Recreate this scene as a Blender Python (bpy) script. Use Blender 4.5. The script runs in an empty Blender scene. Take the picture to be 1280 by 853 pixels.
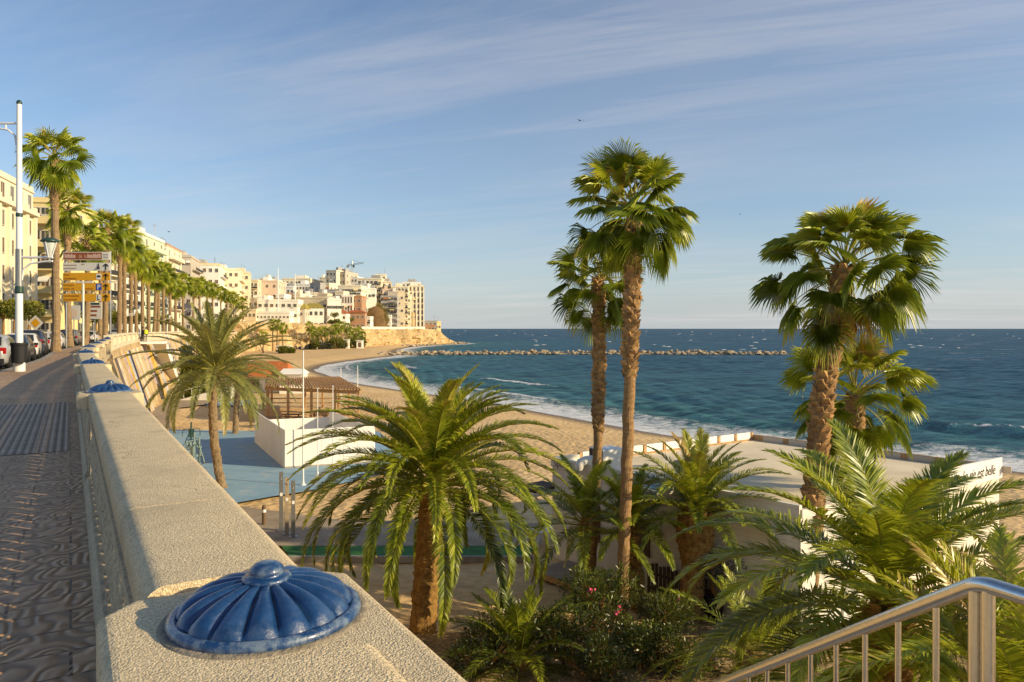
import bpy, math, random
import numpy as np
from mathutils import Vector, Matrix
R = math.radians
rng = np.random.default_rng(7)
random.seed(7)
scene = bpy.context.scene
col = scene.collection
CAMZ = 10.0                      # eye height above the sea
F = 900.0 / 1280.0               # focal length over image width

def at(px, py, Y):               # a place seen at a pixel of the photo, at depth Y
    return ((px - 640) * Y / 900.0, Y, CAMZ - (py - 411) * Y / 900.0)
def gx(px, Y): return (px - 640) * Y / 900.0

# ------------------------------------------------------------------ materials
class NT:
    def __init__(s, name):
        s.m = bpy.data.materials.new(name); s.m.use_nodes = True
        s.t = s.m.node_tree; s.t.nodes.clear()
        s.out = s.t.nodes.new('ShaderNodeOutputMaterial')
    def n(s, typ, **kw):
        nd = s.t.nodes.new('ShaderNode' + typ)
        for k, v in kw.items():
            setattr(nd, k, v)
        return nd
    def l(s, a, b): s.t.links.new(a, b)
    def val(s, sock, v):
        if hasattr(v, 'is_output') or isinstance(v, bpy.types.NodeSocket): s.l(v, sock)
        else: sock.default_value = v
    def pos(s):
        return s.n('NewGeometry').outputs['Position']
    def mapping(s, vec, scale=(1,1,1), rot=(0,0,0), loc=(0,0,0)):
        m = s.n('Mapping'); s.l(vec, m.inputs['Vector'])
        m.inputs['Scale'].default_value = scale; m.inputs['Rotation'].default_value = rot; m.inputs['Location'].default_value = loc
        return m.outputs['Vector']
    def noise(s, vec, scale, detail=4, rough=.55, dist=0.0):
        t = s.n('TexNoise'); s.l(vec, t.inputs['Vector'])
        t.inputs['Scale'].default_value = scale; t.inputs['Detail'].default_value = detail
        t.inputs['Roughness'].default_value = rough; t.inputs['Distortion'].default_value = dist
        return t.outputs['Fac']
    def voro(s, vec, scale, feature='F1', out='Distance', rnd=1.0):
        t = s.n('TexVoronoi', feature=feature); s.l(vec, t.inputs['Vector'])
        t.inputs['Scale'].default_value = scale; t.inputs['Randomness'].default_value = rnd
        return t.outputs[out]
    def ramp(s, fac, stops, interp='LINEAR'):
        r = s.n('ValToRGB'); s.l(fac, r.inputs['Fac']); cr = r.color_ramp; cr.interpolation = interp
        while len(cr.elements) < len(stops): cr.elements.new(.5)
        for e, (p, c) in zip(cr.elements, stops):
            e.position = p; e.color = c if len(c) == 4 else (*c, 1)
        return r.outputs['Color']
    def mix(s, fac, a, b, mode='MIX'):
        m = s.n('Mix', data_type='RGBA', blend_type=mode)
        s.val(m.inputs['Factor'], fac)
        for k, v in (('A', a), ('B', b)):
            sk = [i for i in m.inputs if i.name == k and i.type == 'RGBA'][0]
            s.val(sk, v if not isinstance(v, tuple) else (*v, 1) if len(v) == 3 else v)
        return [o for o in m.outputs if o.type == 'RGBA'][0]
    def math(s, op, a, b=0.0, clamp=False):
        m = s.n('Math', operation=op, use_clamp=clamp); s.val(m.inputs[0], a); s.val(m.inputs[1], b)
        return m.outputs[0]
    def maprange(s, v, a, b, c=0.0, d=1.0):
        m = s.n('MapRange'); s.l(v, m.inputs['Value'])
        for k, x in (('From Min', a), ('From Max', b), ('To Min', c), ('To Max', d)): m.inputs[k].default_value = x
        return m.outputs['Result']
    def bump(s, h, strength=.4, dist=.02, normal=None):
        b = s.n('Bump'); s.l(h, b.inputs['Height']); b.inputs['Strength'].default_value = strength
        b.inputs['Distance'].default_value = dist
        if normal is not None: s.l(normal, b.inputs['Normal'])
        return b.outputs['Normal']
    def attr(s, name):
        a = s.n('Attribute', attribute_name=name); return a.outputs['Fac']
    def bsdf(s, base, rough=.6, spec=.3, metal=0.0, normal=None, **kw):
        p = s.n('BsdfPrincipled')
        s.val(p.inputs['Base Color'], (*base, 1) if isinstance(base, tuple) and len(base) == 3 else base)
        s.val(p.inputs['Roughness'], rough); s.val(p.inputs['Metallic'], metal)
        s.val(p.inputs['Specular IOR Level'], spec)
        if normal is not None: s.l(normal, p.inputs['Normal'])
        for k, v in kw.items(): s.val(p.inputs[k], v)
        return p.outputs['BSDF']
    def done(s, sh):
        s.l(sh, s.out.inputs['Surface']); return s.m

def plain(name, c, rough=.6, var=.18, scale=3.0, bump=.15, bscale=60, spec=.3, metal=0.0, streak=False, dist=.01):
    t = NT(name); p = t.pos()
    pv = t.mapping(p, scale=(1, 1, .25)) if streak else p
    n1 = t.noise(pv, scale, 5, .6)
    lo = tuple(x * (1 - var) for x in c); hi = tuple(min(1, x * (1 + var * .6)) for x in c)
    base = t.ramp(n1, [(.28, lo), (.72, hi)])
    nrm = t.bump(t.noise(p, bscale, 3), bump, dist) if bump else None
    return t.done(t.bsdf(base, rough, spec, metal, nrm))

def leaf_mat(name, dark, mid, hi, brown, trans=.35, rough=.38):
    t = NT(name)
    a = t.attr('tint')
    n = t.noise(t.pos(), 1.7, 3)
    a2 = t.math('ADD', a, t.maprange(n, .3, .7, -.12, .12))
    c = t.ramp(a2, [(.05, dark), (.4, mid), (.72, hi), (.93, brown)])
    d = t.bsdf(c, rough, .55)
    tr = t.n('BsdfTranslucent'); t.l(t.mix(.55, c, tuple(min(1, x * 1.5) for x in hi)), tr.inputs['Color'])
    m = t.n('MixShader'); m.inputs[0].default_value = trans
    t.l(d, m.inputs[1]); t.l(tr.outputs[0], m.inputs[2])
    return t.done(m.outputs[0])

M = {}
M['leaf_canary'] = leaf_mat('canary_leaf', (.018,.032,.005), (.15,.20,.014), (.50,.52,.035), (.46,.30,.10), .28)
M['leaf_date'] = leaf_mat('date_leaf', (.07,.08,.03), (.22,.24,.075), (.42,.40,.11), (.46,.35,.16), .32)
M['leaf_fan'] = leaf_mat('fan_leaf', (.020,.042,.005), (.165,.225,.015), (.49,.52,.035), (.56,.33,.09), .28)
M['leaf_bush'] = leaf_mat('bush_leaf', (.014,.024,.006), (.055,.08,.015), (.20,.23,.03), (.25,.17,.06), .2)
M['leaf_tree'] = leaf_mat('tree_leaf', (.03,.04,.006), (.12,.14,.018), (.30,.29,.04), (.25,.17,.05), .25)
M['leaf_grey'] = leaf_mat('olive_leaf', (.02,.025,.015), (.05,.06,.04), (.10,.11,.07), (.2,.16,.08), .15)

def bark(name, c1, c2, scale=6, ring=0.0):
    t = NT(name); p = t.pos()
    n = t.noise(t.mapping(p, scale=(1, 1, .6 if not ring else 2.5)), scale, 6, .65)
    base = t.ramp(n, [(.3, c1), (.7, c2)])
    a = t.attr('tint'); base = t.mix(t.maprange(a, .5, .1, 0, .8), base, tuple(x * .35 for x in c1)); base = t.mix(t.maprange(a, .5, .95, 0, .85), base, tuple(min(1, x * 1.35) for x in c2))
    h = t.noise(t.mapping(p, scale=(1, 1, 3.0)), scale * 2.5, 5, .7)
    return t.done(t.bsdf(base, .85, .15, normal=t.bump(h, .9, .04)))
M['bark_smooth'] = bark('smooth_palm_bark', (.22,.13,.06), (.50,.31,.145), 5, 1)
M['bark_boots'] = bark('palm_boot_bark', (.22,.12,.05), (.56,.34,.14), 7)
M['bark_date'] = bark('date_palm_bark', (.15,.10,.055), (.36,.26,.15), 7)
M['bark_canary'] = bark('canary_palm_bark', (.16,.085,.03), (.50,.29,.085), 9)
M['bark_far'] = bark('far_palm_bark', (.20,.13,.07), (.36,.25,.135), 3, 1)
M['rachis'] = plain('palm_rachis', (.33,.30,.05), .45, .15, 5, 0)

def granular(name, c, dark, scale=260, sp=.5):
    t = NT(name); p = t.pos()
    big = t.noise(p, 2.2, 6, .65); mid = t.noise(p, 14, 5, .65)
    grain = t.voro(p, scale); g2 = t.noise(p, scale * .55, 3, .7)
    base = t.ramp(big, [(.25, tuple(x * .72 for x in c)), (.5, c), (.8, tuple(min(1, x * 1.12) for x in c))])
    base = t.mix(t.maprange(mid, .35, .75, 0, .35), base, tuple(x * .55 for x in c))
    base = t.mix(t.maprange(g2, .38, .58, .62, 0), base, dark)
    wv = t.n('VectorMath', operation='ADD'); t.l(p, wv.inputs[0]); sc_ = t.n('TexNoise'); t.l(p, sc_.inputs['Vector']); sc_.inputs['Scale'].default_value = 5; sc_.inputs['Detail'].default_value = 5
    ml = t.n('VectorMath', operation='SCALE'); t.l(sc_.outputs['Color'], ml.inputs[0]); ml.inputs['Scale'].default_value = .22; t.l(ml.outputs[0], wv.inputs[1])
    ck = t.voro(wv.outputs[0], 1.15, 'DISTANCE_TO_EDGE'); ckm = t.math('MULTIPLY', t.maprange(ck, .0, .007, 1, 0), t.maprange(t.noise(p, 1.7, 3), .55, .63, 0, 1))
    grime = t.noise(t.mapping(p, scale=(1, 1, .3)), 6.5, 7, .7); base = t.mix(t.maprange(grime, .56, .74, 0, .5), base, tuple(x * .42 for x in c))
    base = t.mix(t.math('MULTIPLY', ckm, .85), base, tuple(x * .18 for x in c))
    hh = t.math('SUBTRACT', t.math('ADD', t.math('MULTIPLY', grain, -.7), t.math('MULTIPLY', g2, .9)), t.math('MULTIPLY', ckm, 2.0))
    return t.done(t.bsdf(base, .85, .2, normal=t.bump(hh, .65, .005)))
M['coping'] = granular('pebbledash_concrete', (.86,.69,.43), (.30,.23,.135), 230)
M['balus'] = granular('cast_stone', (.62,.51,.34), (.25,.2,.14), 90)
M['stone_pale'] = granular('pale_cast_stone', (.80,.69,.48), (.5,.42,.29), 30)

def mk_blue():
    t = NT('blue_enamel'); p = t.pos()
    n = t.noise(p, 22, 6, .7); n2 = t.noise(p, 120, 3)
    base = t.ramp(n, [(.3, (.006,.032,.105)), (.62, (.009,.052,.165))])
    ch = t.noise(p, 34, 8, .75)
    base = t.mix(t.maprange(ch, .69, .72, 0, .7), base, (.12,.16,.20))
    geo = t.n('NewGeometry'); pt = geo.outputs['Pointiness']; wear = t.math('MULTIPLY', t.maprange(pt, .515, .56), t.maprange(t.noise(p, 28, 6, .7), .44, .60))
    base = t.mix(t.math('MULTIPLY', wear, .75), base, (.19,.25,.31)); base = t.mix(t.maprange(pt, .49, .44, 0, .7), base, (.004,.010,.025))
    dust = t.noise(p, 9, 6, .7); base = t.mix(t.maprange(dust, .58, .8, 0, .06), base, (.07,.12,.18))
    rust = t.noise(p, 48, 8, .7)
    base = t.mix(t.maprange(rust, .70, .73, 0, .8), base, (.03,.02,.015))
    rough = t.maprange(n, .3, .75, .16, .42)
    nrm = t.bump(t.math('ADD', t.math('MULTIPLY', n2, .35), ch), .45, .005)
    return t.done(t.bsdf(base, rough, .5, normal=nrm, **{'Coat Weight': .5, 'Coat Roughness': .12}))
M['blue'] = mk_blue()

def mk_pave():
    t = NT('stamped_paving'); p = t.pos()
    pr = t.mapping(p, rot=(0, 0, R(-31.5)))
    b = t.n('TexBrick'); t.l(pr, b.inputs['Vector']); b.inputs['Scale'].default_value = 1.0
    b.inputs['Brick Width'].default_value = .62; b.inputs['Row Height'].default_value = .30; b.inputs['Mortar Size'].default_value = .008
    b.inputs['Mortar Smooth'].default_value = .1
    b.inputs['Color1'].default_value = (.42,.255,.14,1); b.inputs['Color2'].default_value = (.52,.325,.18,1); b.inputs['Mortar'].default_value = (.075,.05,.033,1)
    # carved curling grooves: contour lines of a soft noise, cut block by block
    shift = t.mix(1.0, b.outputs['Color'], b.outputs['Color'])
    sv = t.n('VectorMath', operation='SCALE'); t.l(shift, sv.inputs[0]); sv.inputs['Scale'].default_value = 40
    ad = t.n('VectorMath', operation='ADD'); t.l(t.mapping(pr, scale=(1.25, 1.0, 1)), ad.inputs[0]); t.l(sv.outputs[0], ad.inputs[1])
    cn = t.noise(ad.outputs[0], 3.4, .6, .5)
    wv = t.maprange(t.math('SINE', t.math('MULTIPLY', cn, 50)), -1, 1)
    big = t.noise(p, .8, 5, .6)
    base = t.mix(t.maprange(big, .3, .7, .0, .55), b.outputs['Color'], (.52,.36,.22))
    base = t.mix(t.maprange(wv, .0, .5, .55, 0), base, (.085,.057,.038))
    h = t.math('SUBTRACT', wv, t.math('MULTIPLY', b.outputs['Fac'], 1.2))
    rough = t.maprange(big, .3, .7, .45, .65)
    return t.done(t.bsdf(base, rough, .4, normal=t.bump(h, .9, .010)))
M['pave'] = mk_pave()
def mk_tactile():
    t = NT('ribbed_paving'); p = t.mapping(t.pos(), rot=(0, 0, R(-31.5)))
    w = t.n('TexWave', wave_type='BANDS', bands_direction='X', wave_profile='SIN'); t.l(p, w.inputs['Vector']); w.inputs['Scale'].default_value = 3.6
    b = t.n('TexBrick'); t.l(p, b.inputs['Vector']); b.offset = 0; b.inputs['Scale'].default_value = 1
    b.inputs['Brick Width'].default_value = .4; b.inputs['Row Height'].default_value = .4; b.inputs['Mortar Size'].default_value = .006
    n = t.noise(p, 3, 5)
    base = t.ramp(n, [(.3, (.28,.22,.165)), (.7, (.42,.335,.25))])
    base = t.mix(t.maprange(w.outputs['Fac'], .15, .5, .75, 0), base, (.06,.045,.035))
    base = t.mix(t.math('MULTIPLY', b.outputs['Fac'], .7), base, (.05,.04,.03))
    return t.done(t.bsdf(base, .6, .35, normal=t.bump(w.outputs['Fac'], .9, .012)))
M['tactile'] = mk_tactile()
M['asphalt'] = plain('asphalt', (.06,.057,.055), .85, .3, 1.2, .4, 90)
M['kerbstone'] = plain('kerb_concrete', (.34,.31,.27), .8, .3, 3, .3, 40)
M['concrete'] = plain('weathered_concrete', (.42,.37,.30), .85, .3, 1.5, .35, 30)

def mk_sand():
    t = NT('beach_sand'); p = t.pos()
    wet = t.attr('shore')
    n = t.noise(p, .18, 6, .6); n2 = t.noise(p, 2.2, 6, .65)
    base = t.ramp(n, [(.3, (.70,.46,.20)), (.55, (.86,.59,.28)), (.75, (.93,.67,.35))])
    base = t.mix(t.maprange(n2, .35, .7, .45, 0), base, (.44,.29,.14))
    # combed tractor lines and footprints
    w = t.n('TexWave', wave_type='BANDS', bands_direction='Y'); t.l(t.mapping(p, rot=(0, 0, R(48))), w.inputs['Vector'])
    w.inputs['Scale'].default_value = .28; w.inputs['Distortion'].default_value = 3.0; w.inputs['Detail'].default_value = 3
    base = t.mix(t.maprange(w.outputs['Fac'], .0, .35, .22, 0), base, (.46,.31,.16))
    foot = t.voro(t.mapping(p, scale=(1, 1.4, 0)), 2.6, 'SMOOTH_F1')
    gray = t.noise(p, .06, 2)
    base = t.mix(t.maprange(wet, -4.0, -1.0, 0, .9), base, (.15,.105,.062))
    rough = t.maprange(wet, -3, 0, .9, .4)
    h = t.math('ADD', t.math('MULTIPLY', foot, 1.0), t.math('MULTIPLY', n2, .5))
    h = t.math('ADD', h, t.math('MULTIPLY', t.noise(p, 26, 3), .10))
    return t.done(t.bsdf(base, rough, .25, normal=t.bump(h, .8, .16)))
M['sand'] = mk_sand()
M['soil'] = None
def mk_soil():
    t = NT('planting_soil'); p = t.pos()
    n = t.noise(p, 1.1, 6, .65); n2 = t.noise(p, 9, 6, .7)
    base = t.ramp(n, [(.3, (.28,.18,.085)), (.55, (.58,.40,.20)), (.75, (.74,.54,.29))])
    base = t.mix(t.maprange(n2, .4, .65, .7, 0), base, (.09,.06,.032))
    foot = t.voro(p, 3.0, 'SMOOTH_F1')
    h = t.math('ADD', foot, t.math('MULTIPLY', n2, .8))
    return t.done(t.bsdf(base, .9, .15, normal=t.bump(h, .9, .14)))
M['soil'] = mk_soil()
M['floor_blue'] = None
def mk_floorblue():
    t = NT('blue_rubber_floor'); p = t.pos()
    n = t.noise(p, .5, 6, .65); s = t.noise(p, 1.4, 5, .7)
    base = t.ramp(n, [(.3, (.21,.35,.47)), (.65, (.29,.44,.55))])
    base = t.mix(t.maprange(s, .56, .72, 0, .7), base, (.58,.50,.36))
    b = t.n('TexBrick'); t.l(p, b.inputs['Vector']); b.inputs['Scale'].default_value = 1; b.offset = 0
    b.inputs['Brick Width'].default_value = 1.0; b.inputs['Row Height'].default_value = 1.0; b.inputs['Mortar Size'].default_value = .012
    base = t.mix(t.math('MULTIPLY', b.outputs['Fac'], .35), base, (.13,.22,.30))
    return t.done(t.bsdf(base, .75, .25))
M['floor_blue'] = mk_floorblue()
M['path_grey'] = plain('grey_paving', (.38,.30,.21), .85, .35, .8, .3, 25)
M['turf'] = plain('artificial_turf', (.05,.19,.05), .9, .4, 3, .6, 120)
M['white'] = plain('white_paint', (.90,.87,.80), .5, .09, 1.2, .06, 25, streak=True)
M['white_far'] = plain('white_render', (.90,.86,.76), .8, .12, .35, 0, streak=True)
M['white_metal'] = plain('white_enamel', (.80,.80,.78), .35, .05, 2, 0, spec=.5)
M['steel'] = None
def mk_steel():
    t = NT('brushed_steel'); p = t.pos()
    n = t.noise(t.mapping(p, scale=(1, 1, 1)), 60, 4, .7)
    base = t.ramp(n, [(.3, (.62,.60,.57)), (.7, (.72,.70,.66))])
    return t.done(t.bsdf(base, t.maprange(n, .3, .7, .20, .27), .5, 1.0))
M['steel'] = mk_steel()
def mk_siding():
    t = NT('white_board_siding'); p = t.pos()
    w = t.n('TexWave', wave_type='BANDS', bands_direction='Z', wave_profile='SAW'); t.l(p, w.inputs['Vector']); w.inputs['Scale'].default_value = 1.9
    n = t.noise(p, 1.3, 5, .6)
    base = t.ramp(n, [(.3, (.80,.74,.62)), (.7, (.92,.87,.76))])
    base = t.mix(t.maprange(w.outputs['Fac'], .0, .10, .45, 0), base, (.25,.21,.16))
    return t.done(t.bsdf(base, .6, .3, normal=t.bump(w.outputs['Fac'], .6, .03)))
M['siding'] = mk_siding()
M['roof_felt'] = plain('roof_membrane', (.84,.70,.48), .85, .22, .5, .2, 20)
M['wood'] = plain('pergola_wood', (.52,.32,.15), .8, .35, 4, .4, 40)
M['wood_dark'] = plain('dark_wood', (.10,.06,.035), .75, .3, 4, .3, 40)
M['black'] = plain('black_plastic', (.022,.022,.024), .5, .2, 3, .1, 50)
M['dark_green'] = plain('dark_green_iron', (.02,.055,.04), .4, .2, 3, 0, spec=.5)
M['glass_lamp'] = plain('opal_glass', (.62,.66,.62), .2, .05, 3, 0, spec=.5)
M['glass'] = None
def mk_glass(name, c, rough=.12):
    t = NT(name); n = t.noise(t.pos(), .35, 3)
    base = t.ramp(n, [(.35, tuple(x * .6 for x in c)), (.65, tuple(x * 1.5 for x in c))])
    return t.done(t.bsdf(base, rough, .6))
M['glass'] = mk_glass('window_glass', (.075,.07,.062))
M['carglass'] = mk_glass('car_glass', (.025,.028,.03), .06)
M['tyre'] = plain('tyre_rubber', (.02,.02,.02), .85, .2, 5, 0)
M['rim'] = plain('alloy_rim', (.45,.45,.46), .35, .1, 5, 0, metal=.8)
M['red_lamp'] = plain('red_tail_lamp', (.42,.015,.012), .2, .1, 5, 0, spec=.6)
M['head_lamp'] = plain('clear_head_lamp', (.55,.56,.55), .12, .1, 5, 0, spec=.6)
M['plate'] = plain('number_plate', (.75,.75,.73), .4, .05, 5, 0)
def carpaint(name, c):
    t = NT(name); n = t.noise(t.pos(), 1.5, 3)
    base = t.ramp(n, [(.3, tuple(x * .85 for x in c)), (.7, tuple(min(1, x * 1.1) for x in c))])
    return t.done(t.bsdf(base, .28, .5, .15, None, **{'Coat Weight': .6, 'Coat Roughness': .06}))
for k, c in dict(car_dark=(.035,.033,.03), car_silver=(.42,.42,.41), car_white=(.75,.74,.71), car_blue=(.04,.055,.09), car_red=(.30,.03,.02), car_grey=(.16,.165,.17)).items():
    M[k] = carpaint(k, c)
M['sign_brown'] = plain('brown_sign_sheet', (.27,.075,.025), .45, .08, 3, 0)
M['sign_yellow'] = plain('yellow_sign_sheet', (.70,.34,.012), .45, .06, 3, 0)
M['sign_white'] = plain('white_sign_sheet', (.70,.665,.58), .45, .06, 3, 0)
M['sign_blue'] = plain('blue_sign_sheet', (.02,.07,.42), .45, .05, 3, 0)
M['sign_smudge'] = plain('faded_sign_print', (.40,.30,.20), .5, .3, 9, 0)
M['sign_smudge_y'] = plain('faded_yellow_print', (.45,.19,.01), .5, .3, 9, 0)
M['sign_smudge_b'] = plain('faded_brown_print', (.62,.42,.33), .5, .25, 9, 0)
M['ink'] = plain('black_ink', (.012,.010,.010), .5, 0.0, 3, 0)
M['grey_metal'] = plain('grey_metal', (.30,.30,.29), .4, .12, 3, .1, 40, metal=.6)
M['pot'] = plain('black_pot', (.03,.027,.025), .6, .2, 4, .1)
M['flower'] = plain('pink_petals', (.62,.05,.16), .6, .2, 20, 0)
def wallm(name, c, var=.14, scale=.22): 
    M[name] = plain(name, c, .85, var, scale, .12, 6, streak=True)
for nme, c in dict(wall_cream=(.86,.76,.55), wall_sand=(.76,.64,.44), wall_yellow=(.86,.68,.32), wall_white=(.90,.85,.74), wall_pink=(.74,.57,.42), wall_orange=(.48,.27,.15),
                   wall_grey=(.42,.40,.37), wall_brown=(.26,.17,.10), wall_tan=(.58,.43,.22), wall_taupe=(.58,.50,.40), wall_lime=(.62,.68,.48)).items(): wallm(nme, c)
M['frame_w'] = plain('window_frame_paint', (.62,.57,.48), .6, .1, 1, 0)
M['shutter'] = plain('brown_shutter', (.16,.10,.06), .7, .2, 1, 0)
M['tile_roof'] = plain('terracotta_roof', (.42,.13,.05), .85, .3, 1.5, .5, 8)
M['moss_roof'] = plain('mossy_roof', (.38,.30,.06), .9, .3, 1.0, .5, 6)
M['orange_roof'] = plain('orange_canopy', (.50,.16,.045), .8, .25, 1.2, .2, 10)
M['railing_dark'] = plain('dark_balcony_iron', (.05,.045,.04), .6, .2, 2, 0)
def mk_rock(name, c, sc=.25, z=1.0, wet=False):
    t = NT(name); p = t.pos(); pm = t.mapping(p, scale=(1, 1, z))
    n = t.noise(pm, sc, 8, .65); n2 = t.noise(pm, sc * 6, 6, .7); v = t.voro(pm, sc * 3, 'DISTANCE_TO_EDGE')
    base = t.ramp(n, [(.28, tuple(x * .55 for x in c)), (.5, c), (.75, tuple(min(1, x * 1.3) for x in c))])
    base = t.mix(t.maprange(n2, .38, .62, .6, 0), base, tuple(x * .45 for x in c))
    if wet: sp = t.n('SeparateXYZ'); t.l(p, sp.inputs[0]); base = t.mix(t.maprange(t.math('ADD', sp.outputs['Z'], t.math('MULTIPLY', n2, .5)), .35, .75, .85, 0), base, (.06,.05,.035)); oi = t.n('ObjectInfo'); base = t.mix(t.maprange(oi.outputs['Random'], 0, 1, 0, .55), base, tuple(x * .5 for x in c))
    h = t.math('ADD', n2, t.math('MULTIPLY', t.math('MINIMUM', v, .2), 2.0))
    return t.done(t.bsdf(base, .9, .15, normal=t.bump(h, .8, 1.0 / (sc * 12))))
M['cliff'] = mk_rock('sandstone_cliff', (.70,.50,.25), .10, .7)
M['rock'] = mk_rock('breakwater_rock', (.58,.46,.31), .5, wet=True)
M['scrub'] = mk_rock('dry_scrub', (.22,.135,.06), .35)
M['hill'] = mk_rock('dry_ground', (.55,.42,.22), .12)
M['mural_wall'] = mk_rock('painted_sea_wall', (.70,.50,.26), .22)
for k, c in dict(rib_white=(.66,.58,.46), rib_lilac=(.48,.40,.42), rib_ice=(.50,.52,.55), rib_navy=(.045,.05,.10), rib_yellow=(.62,.42,.08), rib_slate=(.13,.12,.13), rib_cream=(.60,.48,.28)).items():
    M[k] = plain(k, c, .8, .35, 1.2, .2, 12)

def mk_sea():
    t = NT('sea_water'); p = t.pos(); sh = t.attr('shore'); cr = t.attr('crest')
    pm = t.mapping(p, scale=(1.0, 1.0, 0), rot=(0, 0, R(35)))
    n1 = t.noise(pm, .018, 5, .6)
    base = t.ramp(t.maprange(sh, 0, 420), [(0, (.19,.26,.22)), (.03, (.085,.25,.235)), (.085, (.060,.19,.215)), (.19, (.045,.135,.205)), (.42, (.040,.115,.20)), (1, (.031,.090,.172))])
    base = t.mix(t.maprange(n1, .38, .65, 0, .6), base, (.026,.115,.15))
    # chop: two octaves of ripples, elongated along the crests
    st = t.mapping(p, scale=(.30, 1.0, 0), rot=(0, 0, R(-10)))
    c1 = t.noise(st, .42, 6, .7, .4); c2 = t.noise(st, 2.4, 4, .6); c3 = t.noise(st, .085, 5, .65, .3)
    dark = t.mix(t.maprange(c1, .42, .58, .8, 0), base, (.006,.028,.060)); dark = t.mix(t.maprange(c3, .45, .62, 0, .55), dark, (.055,.155,.215)); dark = t.mix(t.maprange(c1, .57, .72, 0, .6), dark, (.095,.22,.28))  # light and dark ripple faces are mixed into the water colour as shading
    # foam
    f = t.noise(p, .9, 8, .72, .6); f2 = t.noise(p, 4.5, 5, .7)
    edge = t.maprange(t.math('ADD', sh, t.math('MULTIPLY', t.noise(p, .12, 3), 9.0)), 2.5, 17.5, 1.0, 0.0)
    lace = t.math('ADD', t.math('MULTIPLY', f, .75), t.math('MULTIPLY', f2, .25))
    foam = t.math('MULTIPLY', t.maprange(t.math('ADD', lace, t.math('MULTIPLY', edge, .42)), .62, .78), t.maprange(edge, 0.02, .3))
    crest = t.maprange(t.math('ADD', t.math('MULTIPLY', cr, .5), lace), .86, .96)
    capn = t.noise(t.mapping(p, scale=(.4, 1.0, 0), rot=(0, 0, R(-10))), .075, 10, .78)
    cap = t.math('MULTIPLY', t.maprange(capn, .585, .625), t.maprange(sh, 60, 330))
    foam = t.math('MAXIMUM', foam, t.math('MAXIMUM', crest, t.math('MULTIPLY', cap, .75)))
    colr = t.mix(foam, dark, (.74,.74,.72))
    h = t.math('ADD', t.math('MULTIPLY', c1, 1.0), t.math('ADD', t.math('MULTIPLY', c2, .25), t.math('MULTIPLY', c3, 2.5)))
    rough = t.math('ADD', .22, t.math('MULTIPLY', foam, .6))
    nb = t.bump(h, 1.0, .55)
    df = t.n('BsdfDiffuse'); t.l(colr, df.inputs['Color']); t.l(nb, df.inputs['Normal'])
    gl = t.n('BsdfGlossy'); gl.inputs['Roughness'].default_value = .22; t.l(nb, gl.inputs['Normal'])
    lw = t.n('LayerWeight'); lw.inputs['Blend'].default_value = .25; t.l(nb, lw.inputs['Normal'])
    mx = t.n('MixShader'); t.l(t.math('MULTIPLY', t.math('ADD', .05, t.math('MULTIPLY', lw.outputs['Fresnel'], .16)), t.math('SUBTRACT', 1.0, foam)), mx.inputs[0]); t.l(df.outputs[0], mx.inputs[1]); t.l(gl.outputs[0], mx.inputs[2])
    return t.done(mx.outputs[0])
M['sea'] = mk_sea()
M['foam'] = plain('sea_foam', (.80,.80,.78), .9, .2, 2, 0)

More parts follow.
